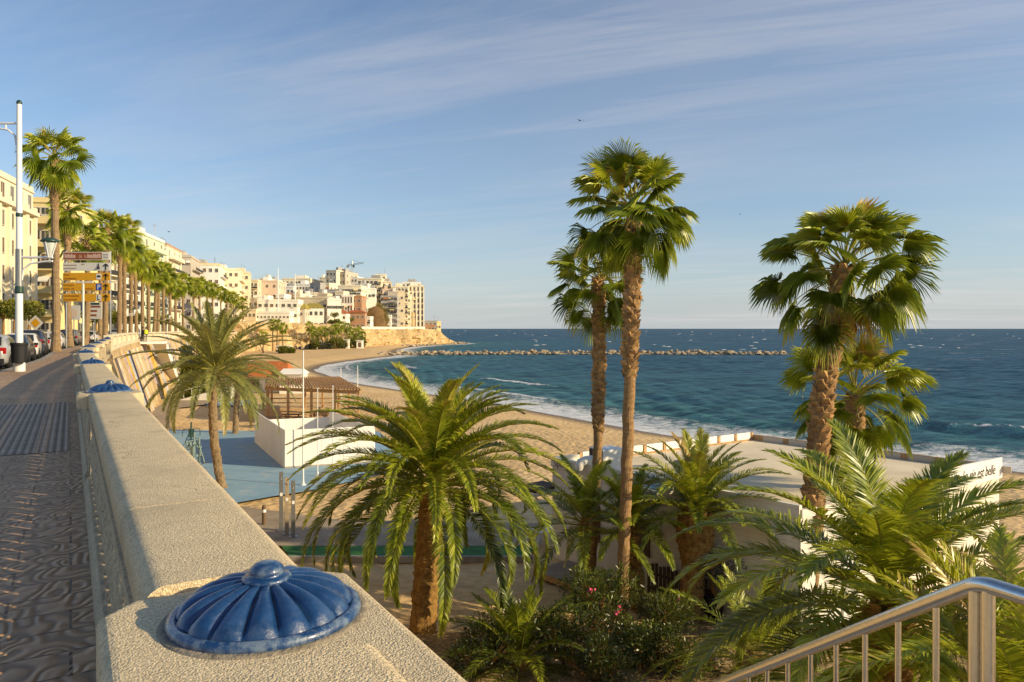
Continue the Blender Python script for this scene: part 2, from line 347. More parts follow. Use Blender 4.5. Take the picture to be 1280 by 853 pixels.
# ------------------------------------------------------------------ mesh builder
class MB:
    def __init__(s): s.V = []; s.Fs = []; s.Mi = []; s.T = []; s.n = 0
    def add(s, v, f, m=0, t=.5):
        v = np.asarray(v, float).reshape(-1, 3)
        f = [np.asarray(q, int) for q in f] if not isinstance(f, np.ndarray) else f
        s.V.append(v)
        tt = np.full(len(v), t, float) if np.isscalar(t) else np.asarray(t, float)
        s.T.append(tt)
        if isinstance(f, np.ndarray): s.Fs.append(f + s.n); s.Mi.append(np.full(len(f), m, int))
        else:
            for q in f: s.Fs.append((q + s.n).reshape(1, -1)); s.Mi.append(np.array([m]))
        s.n += len(v)
        return s
    def box(s, c, sz, rz=0.0, m=0, t=.5, tilt=None):
        x, y, z = np.array(sz) / 2.0
        v = np.array([[-x,-y,-z],[x,-y,-z],[x,y,-z],[-x,y,-z],[-x,-y,z],[x,-y,z],[x,y,z],[-x,y,z]])
        if tilt is not None: v = v @ np.array(tilt).T
        if rz: 
            cs, sn = math.cos(rz), math.sin(rz); v = v @ np.array([[cs, sn, 0], [-sn, cs, 0], [0, 0, 1]])
        s.add(v + np.array(c), np.array([[0,3,2,1],[4,5,6,7],[0,1,5,4],[1,2,6,5],[2,3,7,6],[3,0,4,7]]), m, t); return s
    def bevbox(s, c, sz, b=.01, rz=0.0, m=0):        # box with chamfered edges all round
        x, y, z = np.array(sz) / 2.0
        me = bpy.data.meshes.new('t'); import bmesh
        bm = bmesh.new(); bmesh.ops.create_cube(bm, size=1.0)
        for v in bm.verts: v.co = Vector((v.co.x * 2 * x, v.co.y * 2 * y, v.co.z * 2 * z))
        bmesh.ops.bevel(bm, geom=list(bm.edges), offset=b, segments=2, affect='EDGES', profile=.6)
        vs = np.array([v.co[:] for v in bm.verts]); bm.verts.index_update()
        fs = [[v.index for v in f.verts] for f in bm.faces]; bm.free(); bpy.data.meshes.remove(me)
        cs, sn = math.cos(rz), math.sin(rz)
        vs = vs @ np.array([[cs, sn, 0], [-sn, cs, 0], [0, 0, 1]]) + np.array(c)
        s.add(vs, fs, m); return s
    def tube(s, path, rad, n=10, m=0, cap=True, t=.5, jitter=0.0):
        P = np.asarray(path, float); k = len(P)
        rad = np.full(k, rad, float) if np.isscalar(rad) else np.asarray(rad, float)
        T = np.gradient(P, axis=0); T /= np.linalg.norm(T, axis=1)[:, None] + 1e-9
        ref = np.array([0, 0, 1.0]) if abs(T[0][2]) < .9 else np.array([1.0, 0, 0])
        vs = []
        for i in range(k):
            a = np.cross(ref, T[i]); a /= np.linalg.norm(a) + 1e-9; b = np.cross(T[i], a); ref = np.cross(a, T[i]) * -1 if False else ref
            ang = np.linspace(0, 2 * math.pi, n, endpoint=False)
            r = rad[i] * (1 + (rng.normal(0, jitter, n) if jitter else 0))
            vs.append(P[i] + (np.cos(ang) * r)[:, None] * a + (np.sin(ang) * r)[:, None] * b)
        vs = np.concatenate(vs); i, j = np.meshgrid(np.arange(k - 1), np.arange(n), indexing='ij'); i = i.ravel(); j = j.ravel(); j2 = (j + 1) % n
        f = np.stack([i * n + j, i * n + j2, (i + 1) * n + j2, (i + 1) * n + j], 1)
        tt = t if np.isscalar(t) else np.repeat(np.asarray(t), n)
        s.add(vs, f, m, tt)
        if cap:
            s.add(vs[:n], [list(range(n))[::-1]], m, t if np.isscalar(t) else t[0]); s.add(vs[-n:], [list(range(n))], m, t if np.isscalar(t) else t[-1])
        return s
    def lathe(s, prof, c=(0, 0, 0), n=16, m=0, t=.5):
        prof = np.asarray(prof, float); k = len(prof); ang = np.linspace(0, 2 * math.pi, n, endpoint=False)
        vs = np.stack([np.outer(prof[:, 0], np.cos(ang)), np.outer(prof[:, 0], np.sin(ang)), np.repeat(prof[:, 1][:, None], n, 1)], 2).reshape(-1, 3) + np.array(c)
        i, j = np.meshgrid(np.arange(k - 1), np.arange(n), indexing='ij'); i = i.ravel(); j = j.ravel(); j2 = (j + 1) % n
        s.add(vs, np.stack([i * n + j, i * n + j2, (i + 1) * n + j2, (i + 1) * n + j], 1), m, t)
        if prof[-1][0] > 1e-4: s.add(vs[-n:], [list(range(n))], m, t)
        if prof[0][0] > 1e-4: s.add(vs[:n], [list(range(n))[::-1]], m, t)
        return s
    def prism(s, poly, z0, z1, m=0, mtop=None):      # poly counter-clockwise in xy
        n = len(poly); v = [(x, y, z0) for x, y in poly] + [(x, y, z1) for x, y in poly]
        s.add(v, [[i, (i + 1) % n, n + (i + 1) % n, n + i] for i in range(n)], m)
        s.add([(x, y, z1) for x, y in poly], [list(range(n))], m if mtop is None else mtop)
        s.add([(x, y, z0) for x, y in poly], [list(range(n))[::-1]], m); return s
    def sweep(s, path, prof, m=0, closed=True, caps=True, t=.5):   # prof: (right offset, z); path: (x, y)
        P = np.asarray(path, float)[:, :2]; T = np.gradient(P, axis=0); T /= np.linalg.norm(T, axis=1)[:, None]
        Nr = np.stack([T[:, 1], -T[:, 0]], 1); k = len(P); prof = np.asarray(prof, float); n = len(prof)
        vs = np.zeros((k, n, 3)); vs[:, :, :2] = P[:, None, :] + Nr[:, None, :] * prof[None, :, 0, None]; vs[:, :, 2] = prof[None, :, 1]
        vs = vs.reshape(-1, 3); jj = n if closed else n - 1
        i, j = np.meshgrid(np.arange(k - 1), np.arange(jj), indexing='ij'); i = i.ravel(); j = j.ravel(); j2 = (j + 1) % n
        s.add(vs, np.stack([i * n + j, (i + 1) * n + j, (i + 1) * n + j2, i * n + j2], 1), m, t)
        if caps and closed: s.add(vs[:n], [list(range(n))], m, t); s.add(vs[-n:], [list(range(n))[::-1]], m, t)
        return s
    def mesh(s, name, mats, smooth=False):
        me = bpy.data.meshes.new(name)
        V = np.concatenate(s.V); T = np.concatenate(s.T)
        loops = np.concatenate([f.ravel() for f in s.Fs]); sizes = np.concatenate([np.full(len(f), f.shape[1]) for f in s.Fs])
        me.vertices.add(len(V)); me.vertices.foreach_set('co', V.ravel().astype(np.float32))
        me.loops.add(len(loops)); me.loops.foreach_set('vertex_index', loops.astype(np.int32))
        st = np.concatenate([[0], np.cumsum(sizes)[:-1]])
        me.polygons.add(len(sizes)); me.polygons.foreach_set('loop_start', st.astype(np.int32))
        me.polygons.foreach_set('material_index', np.concatenate(s.Mi).astype(np.int32))
        for mm in (mats if isinstance(mats, (list, tuple)) else [mats]): me.materials.append(mm)
        a = me.attributes.new('tint', 'FLOAT', 'POINT'); a.data.foreach_set('value', T.astype(np.float32))
        me.update(calc_edges=True); me.validate()
        me.polygons.foreach_set('use_smooth', np.full(len(me.polygons), bool(smooth)))
        return me
    def build(s, name, mats, parent=None, smooth=False, loc=None):
        o = bpy.data.objects.new(name, s.mesh(name, mats, smooth)); col.objects.link(o)
        if parent is not None: o.parent = parent
        if loc is not None: o.location = loc
        return o

def smooth_by_angle(o, ang=35):
    for p in o.data.polygons: p.use_smooth = True
    try: o.data.set_sharp_from_angle(angle=R(ang))
    except Exception: pass
    return o
def tag(o, label=None, cat=None, group=None, kind=None):
    if label: o['label'] = label
    if cat: o['category'] = cat
    if group: o['group'] = group
    if kind: o['kind'] = kind
    return o
def empty(name, loc=(0, 0, 0), rz=0.0, label=None, cat=None, group=None):
    e = bpy.data.objects.new(name, None); col.objects.link(e); e.location = loc; e.rotation_euler = (0, 0, rz); e.empty_display_size = .3
    return tag(e, label, cat, group)
def copy_tree(o, parent=None):
    c = o.copy(); col.objects.link(c)
    if parent is not None: c.parent = parent
    for ch in [x for x in o.children]: copy_tree(ch, c)
    return c
def structure(mb, name, mats, smooth=False):
    return tag(mb.build(name, mats, None, smooth), kind='structure')
def catmull(pts, step):
    P = np.array(pts, float); Q = np.vstack([2 * P[0] - P[1], P, 2 * P[-1] - P[-2]]); out = []
    for i in range(len(P) - 1):
        a, b, c, d = Q[i:i + 4]; n = max(2, int(np.linalg.norm(c - b) / step))
        for u in np.arange(n) / n:
            out.append(.5 * (2 * b + (c - a) * u + (2 * a - 5 * b + 4 * c - d) * u * u + (3 * b - a - 3 * c + d) * u ** 3))
    out.append(P[-1]); return np.array(out)
class Path:
    def __init__(s, pts, step=.5):
        s.P = catmull(pts, step); d = np.linalg.norm(np.diff(s.P, axis=0), axis=1); s.S = np.concatenate([[0], np.cumsum(d)])
    def at(s, q): return np.array([np.interp(q, s.S, s.P[:, 0]), np.interp(q, s.S, s.P[:, 1])])
    def tan(s, q):
        a = s.at(q + .3) - s.at(q - .3); return a / (np.linalg.norm(a) + 1e-9)
    def s_of_y(s, y): return float(np.interp(y, s.P[:, 1], s.S))
    def seg(s, a, b, step=.5):
        n = max(2, int((b - a) / step) + 1); return np.array([s.at(q) for q in np.linspace(a, b, n)])
def unitrot(rz): return np.array([math.cos(rz), math.sin(rz)])
# ------------------------------------------------------------------ world, sun, camera
SUN_AZ = math.atan2(.955, -.297)           # clockwise from +Y
SUN_EL = R(20.5)
w = bpy.data.worlds.new('World'); scene.world = w; w.use_nodes = True
nt = w.node_tree; nt.nodes.clear()
def wn(t, **k):
    n = nt.nodes.new('ShaderNode' + t)
    for a, b in k.items(): setattr(n, a, b)
    return n
sky = wn('TexSky'); sky.sky_type = 'NISHITA'; sky.sun_disc = False
sky.sun_elevation = SUN_EL; sky.sun_rotation = SUN_AZ; sky.air_density = 1.0; sky.dust_density = .15; sky.ozone_density = 3.0; sky.altitude = 20
tc = wn('TexCoord')
sep = wn('SeparateXYZ'); nt.links.new(tc.outputs['Generated'], sep.inputs[0])
def wm(op, a, b=0.0, clamp=False):
    n = wn('Math', operation=op, use_clamp=clamp)
    for i, v in enumerate((a, b)):
        if isinstance(v, bpy.types.NodeSocket): nt.links.new(v, n.inputs[i])
        else: n.inputs[i].default_value = v
    return n.outputs[0]
zz = wm('ADD', wm('MAXIMUM', sep.outputs['Z'], 0.0), .10)
cx = wm('DIVIDE', sep.outputs['X'], zz); cy = wm('DIVIDE', sep.outputs['Y'], zz)
cmb = wn('CombineXYZ'); nt.links.new(cx, cmb.inputs[0]); nt.links.new(cy, cmb.inputs[1])
def cloud(scale, rot, sc, lo, hi, detail=8, rough=.6, dist=.5, loc=(0, 0, 0)):
    rt = wn('Mapping'); nt.links.new(cmb.outputs[0], rt.inputs['Vector']); rt.inputs['Rotation'].default_value = (0, 0, rot)
    mp = wn('Mapping'); nt.links.new(rt.outputs[0], mp.inputs['Vector']); mp.inputs['Scale'].default_value = sc; mp.inputs['Location'].default_value = loc
    n = wn('TexNoise'); nt.links.new(mp.outputs[0], n.inputs['Vector']); n.inputs['Scale'].default_value = scale; n.inputs['Detail'].default_value = detail
    n.inputs['Roughness'].default_value = rough; n.inputs['Distortion'].default_value = dist
    r = wn('MapRange'); nt.links.new(n.outputs['Fac'], r.inputs['Value']); r.inputs['From Min'].default_value = lo; r.inputs['From Max'].default_value = hi
    return r.outputs['Result']
c_streak = cloud(.8, R(24), (.28, 1.35, 1), .47, .80, 10, .64, .7)
c_mask = wm('MULTIPLY', cloud(.34, R(10), (.8, 1.0, 1), .36, .60, 3, .5, .3, (2.3, .7, 0)), wm('ADD', .35, wm('MULTIPLY', wm('ADD', sep.outputs['X'], .35), 1.3, True), True))
c_fine = cloud(2.2, R(18), (.22, 1.7, 1), .50, .78, 9, .68, .5)
cl = wm('MULTIPLY', wm('ADD', c_streak, wm('MULTIPLY', c_fine, .5)), wm('ADD', wm('MULTIPLY', c_mask, .8), .12), True)
soft = wm('MULTIPLY', cloud(.45, R(22), (.4, 1.0, 1), .40, .74, 5, .55, .3, (5.1, 1.4, 0)), wm('ADD', .25, wm('MULTIPLY', wm('ADD', sep.outputs['X'], .35), 1.3, True), True))
cl = wm('ADD', wm("MULTIPLY", cl, 1.0), wm('MULTIPLY', soft, .22), True)
cl = wm('MULTIPLY', cl, 1.0, True)
mixc = wn('Mix', data_type='RGBA'); nt.links.new(cl, mixc.inputs['Factor'])
hsv = wn('HueSaturation'); nt.links.new(sky.outputs[0], hsv.inputs['Color']); hsv.inputs['Saturation'].default_value = 1.0; hsv.inputs['Value'].default_value = .98
A = [i for i in mixc.inputs if i.name == 'A' and i.type == 'RGBA'][0]; B = [i for i in mixc.inputs if i.name == 'B' and i.type == 'RGBA'][0]
hz = wm('POWER', wm('SUBTRACT', 1.0, wm('MAXIMUM', sep.outputs['Z'], 0.0)), 7.0)
hmix = wn('Mix', data_type='RGBA'); nt.links.new(wm('MULTIPLY', hz, .86), hmix.inputs['Factor']); HA = [i for i in hmix.inputs if i.name == 'A' and i.type == 'RGBA'][0]; HB = [i for i in hmix.inputs if i.name == 'B' and i.type == 'RGBA'][0]
nt.links.new(hsv.outputs[0], HA); HB.default_value = (3.0, 3.35, 3.75, 1)
nt.links.new([o for o in hmix.outputs if o.type == 'RGBA'][0], A); B.default_value = (4.9, 4.75, 4.75, 1)
bg = wn('Background'); bg.inputs['Strength'].default_value = .15
nt.links.new([o for o in mixc.outputs if o.type == 'RGBA'][0], bg.inputs['Color'])
wo = wn('OutputWorld'); nt.links.new(bg.outputs[0], wo.inputs['Surface'])

sun = bpy.data.lights.new('sun', 'SUN'); sun.energy = 5.0; sun.angle = R(.5); sun.color = (1.14, .92, .565)
so = bpy.data.objects.new('sun', sun); col.objects.link(so)
sd = Vector((math.sin(SUN_AZ) * math.cos(SUN_EL), math.cos(SUN_AZ) * math.cos(SUN_EL), math.sin(SUN_EL)))
so.rotation_euler = sd.to_track_quat('Z', 'Y').to_euler(); so.location = (40, -20, 40)

cam = bpy.data.cameras.new('camera'); co = bpy.data.objects.new('camera', cam); col.objects.link(co); scene.camera = co
cam.sensor_width = 36; cam.lens = 36 * F; cam.shift_y = -15.5 / 1280; cam.clip_start = .05; cam.clip_end = 120000
co.location = (0, 0, CAMZ); co.rotation_euler = (R(90), 0, 0)
scene.view_settings.view_transform = 'Standard'; scene.view_settings.look = 'None'; scene.view_settings.exposure = 0; scene.view_settings.gamma = 1
scene.cycles.max_bounces = 6; scene.cycles.transparent_max_bounces = 6; scene.cycles.sample_clamp_indirect = 6
scene.render.film_transparent = False

# ------------------------------------------------------------------ plan of the place
PZ = 8.4                                  # promenade level
def X0(y): return .383 - .613 * y
PAR = Path([(X0(-10), -10), (X0(-4), -4), (X0(2), 2), (X0(8), 8), (X0(13), 13), (X0(18), 18), (-13.8, 23.5), (-17.0, 29.5), (-20.2, 35.5), (-23.3, 41.5), (-26.4, 47),
            (-29.6, 53), (-35.4, 65), (-41, 77), (-47, 91), (-51.5, 106), (-57, 124), (-64, 146), (-72, 170), (-83, 205), (-98, 255), (-116, 305)])
KERB = Path([(-.2, -10), (-5.3, 0), (-10.5, 10), (-15.7, 20), (-18.3, 25), (-25, 38), (-32.2, 50.5), (-38.5, 63), (-44.5, 75), (-50.5, 89), (-55.5, 104), (-61, 122), (-68, 145), (-76.5, 170), (-88, 205), (-103, 255), (-121, 305)])
def offset(path, d):
    P = path.P; T = np.gradient(P, axis=0); T /= np.linalg.norm(T, axis=1)[:, None]; return P + np.stack([T[:, 1], -T[:, 0]], 1) * d
def ribbon(a, b, z, mb=None, m=0, n=400):
    pa = np.array([a.at(q) for q in np.linspace(0, a.S[-1], n)]); pb = np.array([b.at(q) for q in np.linspace(0, b.S[-1], n)])
    v = np.concatenate([np.column_stack([pa, np.full(n, z)]), np.column_stack([pb, np.full(n, z)])])
    i = np.arange(n - 1); (mb or MB()).add(v, np.stack([i, n + i, n + i + 1, i + 1], 1), m); return mb
class PP(Path):
    def __init__(s, P): s.P = np.asarray(P); d = np.linalg.norm(np.diff(s.P, axis=0), axis=1); s.S = np.concatenate([[0], np.cumsum(d)])
ROADW = 7.2
FARK = PP(offset(KERB, -ROADW)); BLINE = PP(offset(KERB, -ROADW - 3.5))
K_in = PP(offset(KERB, .28))

mb = MB(); ribbon(K_in, PAR, PZ, mb); structure(mb, 'promenade_pavement', M['pave'])
mb = MB(); mb.sweep(KERB.P[::2], [(0, PZ - .16), (.28, PZ - .16), (.28, PZ + .002), (.03, PZ + .002), (0, PZ - .02)]); structure(mb, 'kerb', M['kerbstone'])
mb = MB(); ribbon(FARK, KERB, PZ - .13, mb); structure(mb, 'road', M['asphalt'])
mb = MB(); mb.sweep(FARK.P[::2], [(-.25, PZ - .16), (0, PZ - .16), (0, PZ), (-.25, PZ)]); structure(mb, 'far_kerb', M['kerbstone'])
mb = MB(); fk2 = PP(offset(FARK, -.25)); far = PP(offset(KERB, -70)); ribbon(far, fk2, PZ - .01, mb); structure(mb, 'far_pavement', M['path_grey'])
# white parking line along the parked cars
mb = MB(); ribbon(PP(offset(KERB, -2.2)), PP(offset(KERB, -2.1)), PZ - .126, mb); structure(mb, 'road_marking', M['white'])

# ribbed tactile paving and its two drain grates
d0 = np.array([-.523, .853]); n0 = np.array([.853, .523])
def plane_strip(name, s0, s1, o0, o1, z, mat):
    y0 = PAR
    p = [PAR.at(s0) - n0 * o1, PAR.at(s0) - n0 * o0, PAR.at(s1) - n0 * o0, PAR.at(s1) - n0 * o1]
    mb = MB(); mb.add([(*q, z) for q in p], [[0, 1, 2, 3]]); return structure(mb, name, mat)
sA, sB = PAR.s_of_y(9.6), PAR.s_of_y(15.8)
plane_strip('tactile_paving', sA, sB, .34, 4.6, PZ + .006, M['tactile'])
def grate(s, o0, o1):
    e = empty('drain_grate', (*PAR.at(s), PZ)); ang = math.atan2(-n0[1], -n0[0])
    fr = MB(); L = o1 - o0; cx = (o0 + o1) / 2
    for sx in (-1, 1): fr.box((cx, sx * .12, .013), (L, .03, .012))
    fr.build('grate_frame', M['grey_metal'], e)
    b = MB(); k = int(L / .06)
    for i in range(k): b.box((o0 + (i + .5) * L / k, 0, .010), (.035, .21, .010))
    b.box((cx, 0, .0035), (L, .21, .002), m=1)
    b.build('grate_bars', [M['grey_metal'], M['black']], e)
    e.rotation_euler = (0, 0, ang); return e
tag(grate(sA - .18, 1.5, 4.6), 'long iron drain grate across the promenade at the near edge of the ribbed paving', 'drain grate', 'drain grates')
tag(grate(sB + .18, 1.9, 4.6), 'long iron drain grate across the promenade at the far edge of the ribbed paving', 'drain grate', 'drain grates')

# ------------------------------------------------------------------ shore, beach, sea
SHORE = [(220, -60), (120, 5), (62, 33), (35.8, 50), (24.5, 59.5), (14.9, 67.2), (5.5, 82.6), (-4.4, 98.9), (-18, 117), (-29.9, 134), (-41, 158), (-48, 176), (-51, 204), (-47.5, 235), (-43, 262),
         (-46, 285), (-52, 320), (-54, 350), (-54, 385), (-50, 418), (-41, 450), (-30, 478), (-38, 496), (-70, 530), (-160, 600), (-400, 800)]
SH = catmull(SHORE, 4.0)
LANDP = np.vstack([SH, [(-900, 900), (-900, -400), (300, -400)]])
def seg_dist(P, S):
    best = np.full(len(P), 1e9)
    for a, b in zip(S[:-1], S[1:]):
        d = b - a; L = d @ d + 1e-12; u = np.clip(((P - a) @ d) / L, 0, 1); q = a + u[:, None] * d
        best = np.minimum(best, ((P - q) ** 2).sum(1))
    return np.sqrt(best)
def inside(P, poly):
    x, y = P[:, 0], P[:, 1]; r = np.zeros(len(P), bool); q = np.roll(poly, -1, 0)
    for (x1, y1), (x2, y2) in zip(poly, q):
        c = ((y1 > y) != (y2 > y)); 
        if y1 != y2: r ^= c & (x < (x2 - x1) * (y - y1) / (y2 - y1) + x1)
    return r
def shore_d(P):                            # + out at sea, - inland
    far_ = (np.abs(P[:, 0]) > 900) | (P[:, 1] > 1500)
    d = np.full(len(P), 2000.0); k = ~far_
    d[k] = seg_dist(P[k], SH); d[k] *= np.where(inside(P[k], LANDP), -1, 1); return d
def vnoise(x, y, sc, seed=0):              # cheap smooth value noise
    r = np.random.default_rng(seed).random((256, 256)); x = x * sc; y = y * sc
    xi = np.floor(x).astype(int); yi = np.floor(y).astype(int); fx = x - xi; fy = y - yi; fx = fx * fx * (3 - 2 * fx); fy = fy * fy * (3 - 2 * fy)
    g = lambda a, b: r[a & 255, b & 255]
    return (g(xi, yi) * (1 - fx) + g(xi + 1, yi) * fx) * (1 - fy) + (g(xi, yi + 1) * (1 - fx) + g(xi + 1, yi + 1) * fx) * fy
def grid(xs, ys):
    X, Y = np.meshgrid(xs, ys); nx, ny = len(xs), len(ys)
    i, j = np.meshgrid(np.arange(ny - 1), np.arange(nx - 1), indexing='ij'); i = i.ravel(); j = j.ravel(); a = i * nx + j
    return X.ravel(), Y.ravel(), np.stack([a, a + 1, a + nx + 1, a + nx], 1)
def fattr(o, name, vals):
    a = o.data.attributes.new(name, 'FLOAT', 'POINT'); a.data.foreach_set('value', np.asarray(vals, np.float32))

xs = np.concatenate([np.arange(-170, -30, 1.6), np.arange(-30, 40, .45), np.arange(40, 130, 2.0)]); ys = np.concatenate([np.arange(-40, 10, 2.0), np.arange(10, 70, .45), np.arange(70, 200, 1.2), np.arange(200, 440, 2.5)])
X, Y, Fq = grid(xs, ys); d = shore_d(np.column_stack([X, Y]))
z = np.where(d < 0, np.minimum(1.0, -d * .085), -d * .09)
z = np.where(z > .9, .9 + .1 * np.tanh((z - .9) * 10), z)
rough = (vnoise(X, Y, .35, 1) - .5) * .10 + (vnoise(X, Y, 1.1, 2) - .5) * .07
z = z + rough * np.clip((-d - 6) / 10, 0, 1)
keep = (d[Fq].min(1) < 25)
mb = MB(); mb.add(np.column_stack([X, Y, z]), Fq[keep]); beach = structure(mb, 'beach', M['sand'], True); fattr(beach, 'shore', d)

az = np.linspace(R(-48), R(66), 900); rr = np.concatenate([np.exp(np.linspace(math.log(34), math.log(420), 420)), np.exp(np.linspace(math.log(424), math.log(60000), 110))])
A_, R_ = np.meshgrid(az, rr); X = (np.sin(A_) * R_).ravel(); Y = (np.cos(A_) * R_).ravel(); na = len(az)
i, j = np.meshgrid(np.arange(len(rr) - 1), np.arange(na - 1), indexing='ij'); a = (i * na + j).ravel(); Fq = np.stack([a, a + 1, a + na + 1, a + na], 1)
P2 = np.column_stack([X, Y]); d = shore_d(P2)
fade = np.clip(1.3 - R_.ravel() / 420, .0, 1)
warp = (vnoise(X, Y, .02, 5) - .5) * 26
z = np.zeros_like(X)
for wl, amp, th in ((9.0, .10, 200), (6.1, .08, 222), (3.7, .05, 185), (14, .11, 212)):
    kx, ky = math.cos(R(th)), math.sin(R(th)); ph = (X * kx + Y * ky + warp * .5) * 2 * math.pi / wl; z += amp * (np.sin(ph) + .25 * np.sin(2 * ph + 1)) * (.4 + 1.2 * vnoise(X, Y, .05, 8))
z *= fade * np.clip(d / 14, .12, 1)
# two breaking swells running parallel to the shore
crest = np.zeros_like(X)
for dd, wd, am in ((9.0, 2.2, .40), (24.0, 2.6, .62)):
    g = np.clip(vnoise(X, Y, .045, int(dd)) * 2.2 - .75, 0, 1); u = (d - dd - warp * .12) / wd
    z += am * g * np.exp(-u * u) * np.where(u < 0, 1.0, 1.0); crest += g * np.exp(-((u + .35) * 2.2) ** 2)
ok = d[Fq].max(1) > -9
mb = MB(); mb.add(np.column_stack([X, Y, z]), Fq[ok]); sea = structure(mb, 'sea', M['sea'], True); fattr(sea, 'shore', d); fattr(sea, 'crest', crest)

# white horses: short foaming crests scattered over the open water
r = np.random.default_rng(17); mb = MB(); cnt = 0
while cnt < 85:
    yy = math.exp(r.uniform(math.log(260), math.log(3200))); xx = r.uniform(-.25, .78) * yy; q = np.array([[xx, yy]]); ds = shore_d(q)[0]
    if ds < 55 or (225 < yy < 300 and -55 < xx < 112) or (yy < 300 and r.random() < .75): continue
    cnt += 1; k = 1 + yy / 900.0; wd = r.uniform(.5, 1.5) * k; ht = r.uniform(.10, .26) * k; n_ = 7; V = []
    for i_ in range(n_):
        u = i_ / (n_ - 1) * 2 - 1; e_ = max(.05, 1 - u * u) * r.uniform(.6, 1.1); V += [(xx + u * wd, yy + .5 * u * wd * .2 - .9 * e_, .02), (xx + u * wd, yy + .1 * u * wd + r.normal(0, .1), .05 + ht * e_), (xx + u * wd, yy + .1 * u * wd + 1.2 * e_, .02)]
    a_ = np.arange(n_ - 1) * 3; mb.add(V, np.concatenate([np.stack([a_, a_ + 3, a_ + 4, a_ + 1], 1), np.stack([a_ + 1, a_ + 4, a_ + 5, a_ + 2], 1)]))
tag(mb.build('whitecap_foam', M['foam'], None, True), 'small white foaming crests scattered over the open sea', 'foam', kind='stuff')

# the lie of the land behind the town: one ground sheet reaching far inland
mb = MB(); mb.add([(-3000, -1500, PZ - .4), (-70, -1500, PZ - .4), (-70, -12, PZ - .4), (-62, 62, PZ - .4), (-140, 300, PZ - .4), (-150, 330, PZ - .4), (-170, 620, PZ - .4), (-3000, 1500, PZ - .4)], [list(range(8))])
structure(mb, 'inland_ground', M['hill'])

# headland: foot of the cliff, cliff face and the built-over hill above it
FOOT = catmull([(-118, 262), (-110, 276), (-104.5, 286), (-99, 298), (-93.6, 312), (-86.7, 325), (-81, 335), (-73.5, 358), (-69.5, 388), (-62.5, 411), (-52, 430), (-41, 453), (-34, 474), (-40, 488), (-70, 515), (-130, 560), (-260, 620)], 1.6)
def toph(P): 
    y = P[:, 1]; return np.interp(y, [270, 300, 330, 362, 425, 440, 452, 474, 480, 620], [12.8, 13.0, 12.2, 10.6, 10.4, 9.8, 8.8, 4.0, 3.0, 4])
T = np.gradient(FOOT, axis=0); T /= np.linalg.norm(T, axis=1)[:, None]; NL = np.stack([-T[:, 1], T[:, 0]], 1)
th = toph(FOOT); rows = 13; V = []
for r in range(rows):
    u = r / (rows - 1.0); n1 = vnoise(FOOT[:, 0] + FOOT[:, 1], np.full(len(FOOT), u * 22), .30, 11); n2 = vnoise(FOOT[:, 0] * 1.7 + FOOT[:, 1], np.full(len(FOOT), u * 30), .9, 12)
    tip = np.clip((FOOT[:, 1] - 450) / 25, 0, 1)
    inn = u * (3.2 + 15 * tip) + (n1 - .5) * 3.4 + (n2 - .5) * 1.6 if r < rows - 1 else u * (4.5 + 15 * tip) + (n1 - .5) * 2
    V.append(np.column_stack([FOOT + NL * np.asarray(inn)[:, None], .5 + u * (th - .5)]))
inn = 11 + 15 * np.clip((FOOT[:, 1] - 450) / 25, 0, 1); V.append(np.column_stack([FOOT + NL * inn[:, None], th + .25]))
n = len(FOOT); i, j = np.meshgrid(np.arange(rows), np.arange(n - 1), indexing='ij'); a = (i * n + j).ravel()
mb = MB(); mb.add(np.concatenate(V), np.stack([a, a + 1, a + n + 1, a + n], 1)); structure(mb, 'cliff', M['cliff'])
xs = np.arange(-330, -25, 3.0); ys = np.arange(262, 640, 3.0); X, Y, Fq = grid(xs, ys); P2 = np.column_stack([X, Y])
FP = np.vstack([FOOT, [(-400, 640), (-400, 262)]]); ins = inside(P2, FP); dl = seg_dist(P2, FOOT) * np.where(ins, 1, -1)
h = toph(P2) + np.clip((dl - 22) * .17, 0, 15) * np.clip((560 - Y) / 120, 0, 1) * np.clip((-48 - X) / 22, 0, 1)
z = np.where(dl > 8, h + .1, h - 3) + (vnoise(X, Y, .2, 4) - .5) * .4
kp = (dl[Fq].min(1) > 6 + 8 * 0)
mb = MB(); mb.add(np.column_stack([X, Y, z]), Fq[kp]); structure(mb, 'hill', M['hill'], True)

# ------------------------------------------------------------------ floors laid on the beach
def sheet(name, pts, z, mat):             # pts in plan, z above the sea
    mb = MB(); mb.add([(x, y, z) for x, y in pts], [list(range(len(pts)))]); return structure(mb, name, mat)
def gp(px, py, z=1.0):                     # ground point seen at a pixel
    Y = (CAMZ - z) * 900 / (py - 411); return ((px - 640) * Y / 900, Y)
ZB = 1.14
sheet('blue_sports_floor', [gp(262, 640, ZB), gp(299, 628, ZB), gp(350, 619, ZB), gp(378, 615, ZB), gp(430, 604, ZB), gp(492, 590, ZB), gp(520, 575, ZB), (-11.5, 62), gp(324, 539, ZB), gp(205, 537, ZB), gp(185, 560, ZB)], ZB, M['floor_blue'])
sheet('blue_sports_floor', [gp(258, 508, ZB), gp(312, 507, ZB), gp(316, 500, ZB), gp(262, 499.5, ZB)], ZB, M['floor_blue'])
sheet('beach_path', [gp(160, 537, ZB), gp(212, 537, ZB), gp(213, 526, ZB), gp(224, 510, ZB), gp(262, 505, ZB), gp(268, 497, ZB), gp(292, 484, ZB), gp(255, 484, ZB), gp(222, 496, ZB), gp(190, 512, ZB), gp(165, 525, ZB)], ZB - .004, M['path_grey'])
sheet('footpath', [(-16, 37.2), (-17.5, 33.5), (-10.5, 29.4), (1.2, 29.4), (1.3, 32.8), (-8, 33.4), (-12.8, 35.6)], ZB - .002, M['path_grey'])
